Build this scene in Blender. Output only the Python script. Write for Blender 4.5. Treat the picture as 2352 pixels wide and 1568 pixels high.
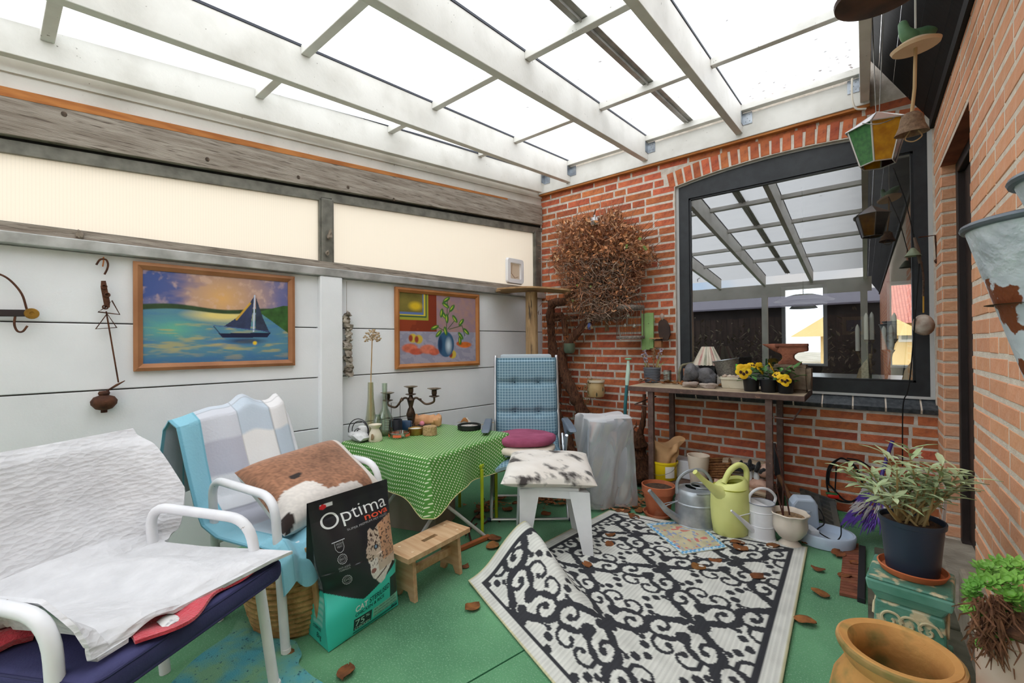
import bpy, bmesh, math, random
import numpy as np
from mathutils import Matrix, Vector
random.seed(7)
R = math.radians
PI = math.pi
for o in list(bpy.data.objects):
 bpy.data.objects.remove(o)
SC = bpy.context.scene
COL = SC.collection
# ------------------------------------------------------------------ camera
EYE = np.array([.0, .0, 1.15])
FPX, YAW, PITCH, ROLL = 989.66, .685591, .005792, -.0083825
_cp, _sp, _cr, _sr = math.cos(PITCH), math.sin(PITCH), math.cos(ROLL), math.sin(ROLL)
_lv = np.array([[math.cos(YAW), math.sin(YAW), 0], [0, 0, 1], [-math.sin(YAW), math.cos(YAW), 0]])
CX = np.array([_cr, _sr * _cp, -_sr * _sp]) @ _lv
CY = np.array([-_sr, _cr * _cp, -_cr * _sp]) @ _lv
CZ = np.array([0, _sp, _cp]) @ _lv
cam = bpy.data.cameras.new('camera')
cam.sensor_width = 36.0
cam.lens = 36.0 * FPX / 2352
cam.clip_start = .02
cam.clip_end = 200
camo = bpy.data.objects.new('camera', cam)
COL.objects.link(camo)
camo.matrix_world = Matrix(((CX[0], CY[0], -CZ[0], EYE[0]), (CX[1], CY[1], -CZ[1], EYE[1]), (CX[2], CY[2], -CZ[2], EYE[2]), (0, 0, 0, 1)))
SC.camera = camo
SC.cycles.max_bounces = 6
SC.cycles.diffuse_bounces = 3
SC.cycles.glossy_bounces = 2
SC.cycles.transmission_bounces = 4
SC.cycles.transparent_max_bounces = 12
# ------------------------------------------------------------------ sky (bright, mostly overcast day), exposure
SC.view_settings.view_transform = 'Standard'
SC.view_settings.look = 'None'
SC.view_settings.gamma = 1.0
SC.view_settings.use_curve_mapping = False
SC.view_settings.exposure = 1.68
W = bpy.data.worlds.new('sky')
SC.world = W
W.use_nodes = True
nt = W.node_tree
nt.nodes.clear()
wo = nt.nodes.new('ShaderNodeOutputWorld')
bg = nt.nodes.new('ShaderNodeBackground')
tc = nt.nodes.new('ShaderNodeTexCoord')
nz = nt.nodes.new('ShaderNodeTexNoise')
nz.inputs['Scale'].default_value = 2.2
nz.inputs['Detail'].default_value = 5
rp = nt.nodes.new('ShaderNodeValToRGB')
rp.color_ramp.elements[0].position = .30
rp.color_ramp.elements[0].color = (.50, .72, 1.0, 1)
rp.color_ramp.elements[1].position = .50
rp.color_ramp.elements[1].color = (.99, .99, .985, 1)
nt.links.new(tc.outputs['Generated'], nz.inputs['Vector'])
nt.links.new(nz.outputs['Fac'], rp.inputs['Fac'])
nt.links.new(rp.outputs['Color'], bg.inputs['Color'])
bg.inputs['Strength'].default_value = 1.0
nt.links.new(bg.outputs['Background'], wo.inputs['Surface'])
# ------------------------------------------------------------------ the place: datum lines and measured points
DB = 3.54                      # back wall plane, y
XR = .33                      # right wall plane, x
AL = .108136                  # left wall turns this much from the y axis
L0 = np.array([-2.50, DB, .0])
LU = np.array([-math.sin(AL), -math.cos(AL), .0])
LN = np.array([math.cos(AL), -math.sin(AL), .0])
SLOPE = .0955                 # roof rises towards the house
def ray(x, y):
 return (x - 1176) / FPX * CX + (784 - y) / FPX * CY + CZ
def on_z(x, y, z=.0):
 r = ray(x, y); return EYE + r * (z - EYE[2]) / r[2]
def on_y(x, y, Y=DB):
 r = ray(x, y); return EYE + r * Y / r[1]
def on_x(x, y, X=XR):
 r = ray(x, y); return EYE + r * X / r[0]
def on_l(x, y, off=.0):
 r = ray(x, y); return EYE + r * (((L0 + LN * off - EYE) @ LN) / (r @ LN))
def at_d(x, y, d):
 return EYE + ray(x, y) * d
def dep(p):
 return (np.array(p) - EYE) @ CZ
def lp(s, off, z):
 p = L0 + LU * s + LN * off; return np.array([p[0], p[1], z])
# ------------------------------------------------------------------ mesh helpers
def T(loc=(0, 0, 0), rz=.0, rx=.0, ry=.0, sc=1.0):
 m = Matrix.Translation(Vector(loc)) @ Matrix.Rotation(rz, 4, 'Z') @ Matrix.Rotation(ry, 4, 'Y') @ Matrix.Rotation(rx, 4, 'X')
 if sc != 1.0:
  m = m @ Matrix.Scale(sc, 4)
 return m
def frame3(d):
 d = Vector(d).normalized()
 up = Vector((0, 0, 1)) if abs(d.z) < .95 else Vector((1, 0, 0))
 a = d.cross(up).normalized()
 return a, a.cross(d).normalized()
class MB:
 """collects shapes; build() links them as ONE mesh object"""
 def __init__(s, M=None):
  s.v = []; s.f = []; s.M = M or Matrix.Identity(4); s.uv = None; s.cols = None
 def add(s, vs, fs):
  n = len(s.v)
  M = s.M
  s.v += [tuple(M @ Vector(p)) for p in vs]
  s.f += [tuple(i + n for i in f) for f in fs]
  return s
 def box(s, lo, hi, m=None):
  x0, y0, z0 = lo; x1, y1, z1 = hi
  vs = [(x0, y0, z0), (x1, y0, z0), (x1, y1, z0), (x0, y1, z0), (x0, y0, z1), (x1, y0, z1), (x1, y1, z1), (x0, y1, z1)]
  if m is not None:
   vs = [m @ Vector(p) for p in vs]
  return s.add(vs, [(0, 3, 2, 1), (4, 5, 6, 7), (0, 1, 5, 4), (1, 2, 6, 5), (2, 3, 7, 6), (3, 0, 4, 7)])
 def cbox(s, c, size, m=None):
  mm = Matrix.Translation(Vector(c)) @ (m if m is not None else Matrix.Identity(4))
  h = [q / 2 for q in size]
  return s.box((-h[0], -h[1], -h[2]), (h[0], h[1], h[2]), mm)
 def rbox(s, c, size, r=.01, m=None, seg=2):
  bm = bmesh.new()
  bmesh.ops.create_cube(bm, size=1)
  for v in bm.verts:
   v.co = Vector((v.co.x * size[0], v.co.y * size[1], v.co.z * size[2]))
  bmesh.ops.bevel(bm, geom=list(bm.edges), offset=r, segments=seg, profile=.5, affect='EDGES')
  mm = Matrix.Translation(Vector(c)) @ (m if m is not None else Matrix.Identity(4))
  bm.verts.index_update()
  s.add([mm @ v.co for v in bm.verts], [[v.index for v in f.verts] for f in bm.faces])
  bm.free(); return s
 def hexa(s, p):           # 8 corners: bottom ring 0-3, top ring 4-7
  return s.add(p, [(0, 3, 2, 1), (4, 5, 6, 7), (0, 1, 5, 4), (1, 2, 6, 5), (2, 3, 7, 6), (3, 0, 4, 7)])
 def bar(s, a, b, w, h, up=(0, 0, 1)):
  a = Vector(a); b = Vector(b); d = (b - a).normalized(); up = Vector(up)
  x = d.cross(up)
  if x.length < 1e-4:
   x = d.cross(Vector((1, 0, 0)))
  x.normalize(); y = x.cross(d).normalized()
  ps = []
  for q in (a, b):
   ps += [q - x * w / 2 - y * h / 2, q + x * w / 2 - y * h / 2, q + x * w / 2 + y * h / 2, q - x * w / 2 + y * h / 2]
  return s.add(ps, [(0, 1, 2, 3), (7, 6, 5, 4), (0, 4, 5, 1), (1, 5, 6, 2), (2, 6, 7, 3), (3, 7, 4, 0)])
 def tube(s, pts, r, n=8, closed=False, cap=True):
  pts = [Vector(p) for p in pts]; m = len(pts)
  rs = r if hasattr(r, '__len__') else [r] * m
  vs = []; fs = []
  prev = None
  for i, p in enumerate(pts):
   if closed:
    d = pts[(i + 1) % m] - pts[i - 1]
   else:
    d = pts[min(i + 1, m - 1)] - pts[max(i - 1, 0)]
   if d.length < 1e-9:
    d = Vector((0, 0, 1))
   d.normalize()
   if prev is None:
    a, b = frame3(d)
   else:
    a = prev - d * prev.dot(d)
    a = a.normalized() if a.length > 1e-6 else frame3(d)[0]
    b = a.cross(d).normalized()
   prev = a
   for k in range(n):
    t = 2 * PI * k / n
    vs.append(p + (a * math.cos(t) + b * math.sin(t)) * rs[i])
  rng = m if closed else m - 1
  for i in range(rng):
   j = (i + 1) % m
   for k in range(n):
    l = (k + 1) % n
    fs.append((i * n + k, j * n + k, j * n + l, i * n + l))
  if cap and not closed:
   fs.append(tuple(range(n))); fs.append(tuple(reversed(range((m - 1) * n, m * n))))
  return s.add(vs, fs)
 def lathe(s, prof, n=24, m=None, cap=True, sq=None):
  vs = []; fs = []
  for (r, z) in prof:
   for k in range(n):
    t = 2 * PI * k / n
    q = sq(t, r, z) if sq else 1.0
    p = Vector((r * q * math.cos(t), r * q * math.sin(t), z))
    vs.append(m @ p if m is not None else p)
  for i in range(len(prof) - 1):
   for k in range(n):
    l = (k + 1) % n
    fs.append((i * n + k, i * n + l, (i + 1) * n + l, (i + 1) * n + k))
  if cap:
   if prof[0][0] > 1e-5:
    fs.append(tuple(reversed(range(n))))
   if prof[-1][0] > 1e-5:
    fs.append(tuple(range((len(prof) - 1) * n, len(prof) * n)))
  return s.add(vs, fs)
 def grid(s, fn, nu, nv, thick=.0, wrap=False):
  vs = []
  for j in range(nv + 1):
   for i in range(nu + 1):
    vs.append(Vector(fn(i / nu, j / nv)))
  w = nu + 1
  fs = [(j * w + i, j * w + i + 1, (j + 1) * w + i + 1, (j + 1) * w + i) for j in range(nv) for i in range(nu)]
  if thick:
   nor = [Vector((0, 0, 0)) for _ in vs]
   for f in fs:
    q = (vs[f[2]] - vs[f[0]]).cross(vs[f[3]] - vs[f[1]])
    for k in f:
     nor[k] += q
   n0 = len(vs)
   back = [v - nn.normalized() * thick for v, nn in zip(vs, nor)]
   ring = [i for i in range(nu + 1)] + [j * w + nu for j in range(1, nv + 1)] + [nv * w + i for i in range(nu - 1, -1, -1)] + [j * w for j in range(nv - 1, 0, -1)]
   fb = [tuple(reversed([k + n0 for k in f])) for f in fs]
   L = len(ring)
   fr = [(ring[i], ring[i] + n0, ring[(i + 1) % L] + n0, ring[(i + 1) % L]) for i in range(L)]
   fs = fs + fb + fr; vs = vs + back
  return s.add(vs, fs)
 def prism(s, poly, t, m=None):   # poly in xz plane, thickness along y
  n = len(poly)
  vs = [Vector((x, -t / 2, z)) for x, z in poly] + [Vector((x, t / 2, z)) for x, z in poly]
  if m is not None:
   vs = [m @ v for v in vs]
  fs = [tuple(range(n)), tuple(reversed(range(n, 2 * n)))] + [(i, i + n, (i + 1) % n + n, (i + 1) % n) for i in range(n)]
  return s.add(vs, fs)
 def blob(s, c, rad, seed=0, amp=.15, sub=2, fr=2.0, m=None):
  bm = bmesh.new()
  bmesh.ops.create_icosphere(bm, subdivisions=sub, radius=1)
  rnd = random.Random(seed)
  ks = [(Vector((rnd.uniform(-1, 1), rnd.uniform(-1, 1), rnd.uniform(-1, 1))) * fr, rnd.uniform(0, 6.28)) for _ in range(6)]
  bm.verts.index_update()
  vs = []
  for v in bm.verts:
   q = 1 + amp * sum(math.sin(k.dot(v.co) * 2 + ph) for k, ph in ks) / 3
   p = Vector((v.co.x * rad[0], v.co.y * rad[1], v.co.z * rad[2])) * q
   vs.append((m @ p if m is not None else p) + Vector(c))
  s.add(vs, [[v.index for v in f.verts] for f in bm.faces])
  bm.free(); return s
 def build(s, name, mat, parent=None, smooth=False, base=None, cols=None, bevel=.0, uv=None):
  org = np.array(base if base is not None else (ORG.get(parent.name, (0, 0, 0)) if parent else (0, 0, 0)), float)
  me = bpy.data.meshes.new(name)
  vs = np.array(s.v, float).reshape(-1, 3) - org
  me.from_pydata(vs.tolist(), [], [list(f) for f in s.f])
  me.update()
  if smooth:
   me.polygons.foreach_set('use_smooth', [True] * len(me.polygons))
   if smooth != 'all':
    try:
     me.set_sharp_from_angle(angle=R(smooth if smooth is not True else 40))
    except Exception:
     pass
  if cols is not None:
   ca = me.color_attributes.new('print', 'FLOAT_COLOR', 'POINT')
   c4 = np.ones((len(me.vertices), 4), np.float32)
   c4[:len(cols), :3] = cols
   ca.data.foreach_set('color', c4.ravel())
  if uv is not None:
   li = np.zeros(len(me.loops), np.int32); me.loops.foreach_get('vertex_index', li)
   ul = me.uv_layers.new(name='cloth'); U = np.zeros((len(me.vertices), 2), np.float32); uva = np.array(uv, np.float32); U[:len(uva)] = uva
   if len(uva) * 2 == len(U):
    U[len(uva):] = uva
   ul.data.foreach_set('uv', U[li].ravel())
  if mat:
   me.materials.append(mat)
  o = bpy.data.objects.new(name, me)
  COL.objects.link(o)
  if parent:
   o.parent = parent
  else:
   o.location = org
  ORG[o.name] = org
  if bevel:
   b = o.modifiers.new('edge', 'BEVEL'); b.width = bevel; b.segments = 2; b.limit_method = 'ANGLE'
  return o
ORG = {}
def tag(o, label, cat, group=None):
 o['label'] = label; o['category'] = cat
 if group:
  o['group'] = group
 return o
def thing(name, label, cat, loc, group=None):
 o = bpy.data.objects.new(name, None)
 COL.objects.link(o)
 o.empty_display_size = .05
 o.location = loc
 ORG[o.name] = np.array(loc, float)
 return tag(o, label, cat, group)
def structure(name, loc=(0, 0, 0), label=None):
 o = bpy.data.objects.new(name, None)
 COL.objects.link(o)
 o.location = loc
 ORG[o.name] = np.array(loc, float)
 o['kind'] = 'structure'
 if label:
  o['label'] = label
 return o
def inst(name, me, parent, M):
 o = bpy.data.objects.new(name, me)
 COL.objects.link(o)
 o.parent = parent
 o.matrix_local = Matrix.Translation(-Vector(ORG.get(parent.name, (0, 0, 0)))) @ M
 return o
def copy_tree(src, parent=None):
 c = src.copy(); COL.objects.link(c); c.parent = parent
 for ch in list(src.children):
  copy_tree(ch, c)
 return c
# smooth curve through points
def spline(pts, n=8, closed=False):
 P = [Vector(p) for p in pts]; m = len(P); out = []
 rng = m if closed else m - 1
 for i in range(rng):
  p0 = P[(i - 1) % m] if closed or i > 0 else P[0] * 2 - P[1]
  p1 = P[i]; p2 = P[(i + 1) % m]
  p3 = P[(i + 2) % m] if closed or i + 2 < m else p2 * 2 - p1
  for k in range(n):
   t = k / n
   out.append(.5 * ((2 * p1) + (p2 - p0) * t + (2 * p0 - 5 * p1 + 4 * p2 - p3) * t * t + (3 * p1 - p0 - 3 * p2 + p3) * t ** 3))
 if not closed:
  out.append(P[-1])
 return out
def rnd_poly(pts, rad, n=6):
 """polyline with rounded corners"""
 P = [Vector(p) for p in pts]; out = [P[0]]
 for i in range(1, len(P) - 1):
  a = (P[i - 1] - P[i]); b = (P[i + 1] - P[i])
  r = min(rad, a.length * .48, b.length * .48)
  q0 = P[i] + a.normalized() * r; q2 = P[i] + b.normalized() * r
  for k in range(n + 1):
   t = k / n
   out.append(q0 * (1 - t) ** 2 + P[i] * 2 * t * (1 - t) + q2 * t * t)
 out.append(P[-1])
 return out
# cheap smooth noise for shapes and prints
class VN:
 def __init__(s, seed):
  s.g = np.random.RandomState(seed).rand(64, 64)
 def __call__(s, x, y):
  x = np.asarray(x, float); y = np.asarray(y, float)
  xi = np.floor(x).astype(int); yi = np.floor(y).astype(int)
  fx = x - xi; fy = y - yi
  fx = fx * fx * (3 - 2 * fx); fy = fy * fy * (3 - 2 * fy)
  g = s.g
  a = g[xi % 64, yi % 64]; b = g[(xi + 1) % 64, yi % 64]; c = g[xi % 64, (yi + 1) % 64]; d = g[(xi + 1) % 64, (yi + 1) % 64]
  return (a * (1 - fx) + b * fx) * (1 - fy) + (c * (1 - fx) + d * fx) * fy
 def fbm(s, x, y, o=4):
  r = 0; a = .5
  for k in range(o):
   r = r + a * s(x * 2 ** k + 7.3 * k, y * 2 ** k + 3.1 * k); a *= .5
  return r / (1 - .5 ** o)
# ------------------------------------------------------------------ materials
MATS = {}
def srgb(h):
 if isinstance(h, str):
  c = [int(h[i:i + 2], 16) / 255 for i in (0, 2, 4)]
 else:
  c = [q / 255 for q in h]
 return tuple(q / 12.92 if q <= .04045 else ((q + .055) / 1.055) ** 2.4 for q in c)
def mat(name, col, rough=.6, col2=None, scale=8.0, lo=.35, hi=.65, stretch=(1, 1, 1), bump=.0, bscale=None, metal=.0, rnd=.0, col3=None, scale3=30.0, lo3=.6, hi3=.7, spec=.35, attr=False, sheen=.0, wave=None, detail=4.0, coat=.0):
 """procedural surface: two noise-mixed colours, optional third fleck colour, per-object variation, relief"""
 if name in MATS:
  return MATS[name]
 m = bpy.data.materials.new(name); MATS[name] = m
 m.use_nodes = True
 t = m.node_tree; N = t.nodes; K = t.links
 b = N['Principled BSDF']
 b.inputs['Roughness'].default_value = rough
 b.inputs['Metallic'].default_value = metal
 b.inputs['Specular IOR Level'].default_value = spec
 if coat:
  b.inputs['Coat Weight'].default_value = coat
  b.inputs['Coat Roughness'].default_value = .15
 if sheen:
  b.inputs['Sheen Weight'].default_value = sheen
 c1 = srgb(col) + (1,)
 tcn = N.new('ShaderNodeTexCoord')
 mp = N.new('ShaderNodeMapping'); mp.inputs['Scale'].default_value = stretch
 K.new(tcn.outputs['Object'], mp.inputs['Vector'])
 cur = None
 if attr:
  a = N.new('ShaderNodeAttribute'); a.attribute_name = 'print'
  cur = a.outputs['Color']
 def noise(sc, det=detail):
  n = N.new('ShaderNodeTexNoise'); n.inputs['Scale'].default_value = sc; n.inputs['Detail'].default_value = det
  K.new(mp.outputs['Vector'], n.inputs['Vector']); return n.outputs['Fac']
 def ramp(src, a, bb):
  r = N.new('ShaderNodeMapRange'); r.inputs['From Min'].default_value = a; r.inputs['From Max'].default_value = bb
  K.new(src, r.inputs['Value']); return r.outputs['Result']
 def mix(fac, A, B):
  x = N.new('ShaderNodeMix'); x.data_type = 'RGBA'
  K.new(fac, x.inputs['Factor'])
  for sock, val in ((x.inputs[6], A), (x.inputs[7], B)):
   if isinstance(val, tuple):
    sock.default_value = val
   else:
    K.new(val, sock)
  return x.outputs[2]
 if cur is None:
  cur = c1
 if col2 is not None:
  cur = mix(ramp(noise(scale), lo, hi), cur, srgb(col2) + (1,))
 if wave is not None:           # (colour, scale, axis, distortion, lo, hi)
  w = N.new('ShaderNodeTexWave'); w.bands_direction = wave[2]; w.inputs['Scale'].default_value = wave[1]; w.inputs['Distortion'].default_value = wave[3]; w.inputs['Detail'].default_value = 2
  K.new(mp.outputs['Vector'], w.inputs['Vector'])
  cur = mix(ramp(w.outputs['Fac'], wave[4], wave[5]), cur, srgb(wave[0]) + (1,))
 if col3 is not None:
  cur = mix(ramp(noise(scale3), lo3, hi3), cur, srgb(col3) + (1,))
 if rnd:
  oi = N.new('ShaderNodeObjectInfo')
  hs = N.new('ShaderNodeHueSaturation')
  r1 = N.new('ShaderNodeMapRange'); r1.inputs['To Min'].default_value = 1 - rnd; r1.inputs['To Max'].default_value = 1 + rnd * .7
  K.new(oi.outputs['Random'], r1.inputs['Value']); K.new(r1.outputs['Result'], hs.inputs['Value'])
  ml = N.new('ShaderNodeMath'); ml.operation = 'MULTIPLY'; ml.inputs[1].default_value = 7.31
  fr = N.new('ShaderNodeMath'); fr.operation = 'FRACT'
  K.new(oi.outputs['Random'], ml.inputs[0]); K.new(ml.outputs[0], fr.inputs[0])
  r2 = N.new('ShaderNodeMapRange'); r2.inputs['To Min'].default_value = .5 - rnd * .015; r2.inputs['To Max'].default_value = .5 + rnd * .05
  K.new(fr.outputs[0], r2.inputs['Value']); K.new(r2.outputs['Result'], hs.inputs['Hue'])
  if isinstance(cur, tuple):
   hs.inputs['Color'].default_value = cur
  else:
   K.new(cur, hs.inputs['Color'])
  cur = hs.outputs['Color']
 if isinstance(cur, tuple):
  b.inputs['Base Color'].default_value = cur
 else:
  K.new(cur, b.inputs['Base Color'])
 if bump:
  bp = N.new('ShaderNodeBump'); bp.inputs['Strength'].default_value = bump; bp.inputs['Distance'].default_value = .01
  K.new(noise(bscale or scale * 3), bp.inputs['Height']); K.new(bp.outputs['Normal'], b.inputs['Normal'])
 return m
def glassy(name, tint, refl=.08, rough=.02):
 if name in MATS:
  return MATS[name]
 m = bpy.data.materials.new(name); MATS[name] = m; m.use_nodes = True
 t = m.node_tree; N = t.nodes; K = t.links; N.clear()
 out = N.new('ShaderNodeOutputMaterial'); mx = N.new('ShaderNodeMixShader')
 tr = N.new('ShaderNodeBsdfTransparent'); gl = N.new('ShaderNodeBsdfGlossy'); lw = N.new('ShaderNodeLayerWeight')
 lw.inputs['Blend'].default_value = .35
 tr.inputs['Color'].default_value = tint + (1,)
 gl.inputs['Roughness'].default_value = rough
 mr = N.new('ShaderNodeMapRange'); mr.inputs['To Min'].default_value = refl; mr.inputs['To Max'].default_value = min(1, refl + .6)
 K.new(lw.outputs['Facing'], mr.inputs['Value']); K.new(mr.outputs['Result'], mx.inputs['Fac'])
 K.new(tr.outputs[0], mx.inputs[1]); K.new(gl.outputs[0], mx.inputs[2]); K.new(mx.outputs[0], out.inputs['Surface'])
 return m
def sheet(name, col, trans=.6, clear=.0, rib=None, rough=.4):
 """translucent plastic: light passes through diffusely"""
 if name in MATS:
  return MATS[name]
 m = bpy.data.materials.new(name); MATS[name] = m; m.use_nodes = True
 t = m.node_tree; N = t.nodes; K = t.links; N.clear()
 out = N.new('ShaderNodeOutputMaterial')
 tl = N.new('ShaderNodeBsdfTranslucent'); df = N.new('ShaderNodeBsdfDiffuse'); mx = N.new('ShaderNodeMixShader')
 c = srgb(col) + (1,)
 tl.inputs['Color'].default_value = c; df.inputs['Color'].default_value = c
 mx.inputs['Fac'].default_value = trans
 if rib:
  tcn = N.new('ShaderNodeTexCoord'); w = N.new('ShaderNodeTexWave'); w.bands_direction = rib[1]; w.inputs['Scale'].default_value = rib[0]
  K.new(tcn.outputs['Object'], w.inputs['Vector'])
  r = N.new('ShaderNodeMapRange'); r.inputs['From Min'].default_value = .0; r.inputs['From Max'].default_value = .25
  K.new(w.outputs['Fac'], r.inputs['Value'])
  x = N.new('ShaderNodeMix'); x.data_type = 'RGBA'; x.inputs[6].default_value = tuple(q * rib[2] for q in c[:3]) + (1,); x.inputs[7].default_value = c
  K.new(r.outputs['Result'], x.inputs['Factor'])
  K.new(x.outputs[2], tl.inputs['Color']); K.new(x.outputs[2], df.inputs['Color'])
 K.new(df.outputs[0], mx.inputs[1]); K.new(tl.outputs[0], mx.inputs[2])
 last = mx.outputs[0]
 if clear:
  tp = N.new('ShaderNodeBsdfTransparent'); m2 = N.new('ShaderNodeMixShader'); m2.inputs['Fac'].default_value = clear
  K.new(last, m2.inputs[1]); K.new(tp.outputs[0], m2.inputs[2]); last = m2.outputs[0]
 gl = N.new('ShaderNodeBsdfGlossy'); gl.inputs['Roughness'].default_value = rough
 m3 = N.new('ShaderNodeMixShader'); m3.inputs['Fac'].default_value = .04
 K.new(last, m3.inputs[1]); K.new(gl.outputs[0], m3.inputs[2])
 K.new(m3.outputs[0], out.inputs['Surface'])
 return m
def mat_uv(name, base, line, kind, pitch, width, rough=.85, bump=.0):
 """woven pattern laid out on the cloth itself: kind 'check' = thin crossing lines, 'dots' = staggered dots"""
 if name in MATS:
  return MATS[name]
 m = bpy.data.materials.new(name); MATS[name] = m; m.use_nodes = True
 t = m.node_tree; N = t.nodes; K = t.links; b = N['Principled BSDF']
 b.inputs['Roughness'].default_value = rough; b.inputs['Specular IOR Level'].default_value = .25
 uvn = N.new('ShaderNodeUVMap'); uvn.uv_map = 'cloth'
 mp = N.new('ShaderNodeMapping'); mp.inputs['Scale'].default_value = (1 / pitch, 1 / pitch, 1)
 K.new(uvn.outputs['UV'], mp.inputs['Vector'])
 def mth(op, a, bv=None):
  q = N.new('ShaderNodeMath'); q.operation = op
  for i, v in enumerate((a, bv)):
   if v is None:
    continue
   if isinstance(v, (int, float)):
    q.inputs[i].default_value = v
   else:
    K.new(v, q.inputs[i])
  return q.outputs[0]
 sp = N.new('ShaderNodeSeparateXYZ'); K.new(mp.outputs['Vector'], sp.inputs[0])
 def cell(v):
  return mth('ABSOLUTE', mth('SUBTRACT', mth('FRACT', v), .5))
 if kind == 'check':
  fac = mth('GREATER_THAN', mth('MAXIMUM', cell(sp.outputs['X']), cell(sp.outputs['Y'])), .5 - width / pitch / 2)
 else:
  row = mth('FLOOR', sp.outputs['Y'])
  sh = mth('MULTIPLY', mth('MODULO', row, 2.0), .5)
  cx = cell(mth('ADD', sp.outputs['X'], sh)); cy = cell(sp.outputs['Y'])
  d2 = mth('ADD', mth('MULTIPLY', cx, cx), mth('MULTIPLY', cy, cy))
  fac = mth('LESS_THAN', d2, (width / pitch / 2) ** 2)
 nz_ = N.new('ShaderNodeTexNoise'); nz_.inputs['Scale'].default_value = 5.0
 x0 = N.new('ShaderNodeMix'); x0.data_type = 'RGBA'
 x0.inputs[6].default_value = srgb(base) + (1,); x0.inputs[7].default_value = tuple(q * .8 for q in srgb(base)) + (1,)
 K.new(nz_.outputs['Fac'], x0.inputs['Factor'])
 x = N.new('ShaderNodeMix'); x.data_type = 'RGBA'; x.inputs[7].default_value = srgb(line) + (1,)
 K.new(x0.outputs[2], x.inputs[6]); K.new(fac, x.inputs['Factor']); K.new(x.outputs[2], b.inputs['Base Color'])
 return m
# ================================================================== STRUCTURE
m_paint = mat('white painted timber', (224, 221, 214), .55, (200, 196, 187), 5, .45, .8, (1, 1, 1), .08, 60, col3=(120, 112, 100), scale3=55, lo3=.70, hi3=.76)
m_panel = mat('white painted concrete panel', (243, 244, 246), .7, (230, 231, 233), 2.5, .4, .8, bump=.12, bscale=120, rnd=.03)
m_wood_grey = mat('weathered grey timber', (128, 116, 104), .85, (176, 166, 154), 3, .3, .7, (1.2, 1.2, 16), .35, 20, col3=(92, 80, 70), scale3=9, lo3=.55, hi3=.72)
m_alu = mat('dull aluminium', (196, 196, 194), .45, (160, 160, 156), 10, metal=.6)
m_alu_dark = mat('grey glazing profile', (128, 126, 116), .5, (98, 96, 88), 14, metal=.3)
m_galv = mat('galvanised steel', (176, 182, 188), .38, (132, 138, 146), 18, metal=.75)
m_black = mat('black gap', (22, 22, 22), .8)
m_tarblack = mat('black stained boards', (26, 25, 25), .75, (12, 12, 13), 6, stretch=(1, 12, 1))
m_mortar = mat('lime mortar', (222, 212, 200), .95, (200, 188, 174), 25, bump=.5, bscale=160)
m_mortar_l = mat('pale lime mortar', (238, 226, 210), .95, (224, 208, 190), 25, bump=.5, bscale=160)
m_brick = mat('red brick', (206, 112, 76), .88, (176, 90, 64), 14, .35, .7, bump=.55, bscale=70, rnd=.26, col3=(128, 76, 62), scale3=24, lo3=.58, hi3=.8)
m_brick_l = mat('orange brick', (232, 172, 136), .88, (225, 155, 116), 9, .35, .7, bump=.35, bscale=90, rnd=.09, col3=(235, 186, 154), scale3=8, lo3=.55, hi3=.75)
m_carpet = mat('green outdoor carpet', (106, 174, 122), .95, (62, 126, 84), 1.5, .38, .66, bump=.6, bscale=420, col3=(142, 192, 152), scale3=170, lo3=.54, hi3=.72, sheen=.2)
m_concrete = mat('rough concrete', (168, 158, 142), .95, (128, 118, 104), 7, bump=.5, bscale=60)
m_darkslab = mat('mossy dark paving', (74, 72, 58), .9, (104, 100, 84), 7, bump=.4, bscale=50, col3=(60, 66, 40), scale3=5)
# ---- floor
floor = structure('floor', (0, 0, 0), 'green outdoor carpet covering the patio floor')
mb = MB()
mb.add([(-3.4, -2.2, 0), (.6, -2.2, 0), (.6, 3.6, 0), (-2.55, 3.6, 0)], [(0, 1, 2, 3)])
mb.build('carpet', m_carpet, floor)
# turned-up carpet edge along the brick wall
mb = MB()
mb.grid(lambda u, v: (-.62 + .90 * u, 3.40 + .115 * math.sin(v * PI / 2) + .008 * math.sin(u * 17), .004 + .075 * (1 - math.cos(v * PI / 2)) * (.75 + .3 * math.sin(u * 5 + 1))), 30, 8, .006)
mb.build('carpet_edge', m_carpet, floor, True)
# seam between two carpet lengths: a shallow ridge
a, b = on_z(1210, 1490), on_z(1075, 1568)
mb = MB(); d = (b - a); b = a + d * 2.0
mb.bar((a[0], a[1], .0005), (b[0], b[1], .0005), .004, .003)
mb.build('carpet_seam', mat('carpet seam', (28, 84, 50), .95), floor)
# paving slabs let into the floor by the right wall
for i, (x0, x1, y0, y1) in enumerate(((.00, .30, 2.42, 2.80), (.00, .30, 2.02, 2.40), (.02, .30, 1.62, 2.00), (.03, .30, 2.82, 3.10))):
 MB().rbox(((x0 + x1) / 2, (y0 + y1) / 2, .004), (x1 - x0, y1 - y0, .03), .006).build('paving_slab', m_darkslab, floor)
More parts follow.
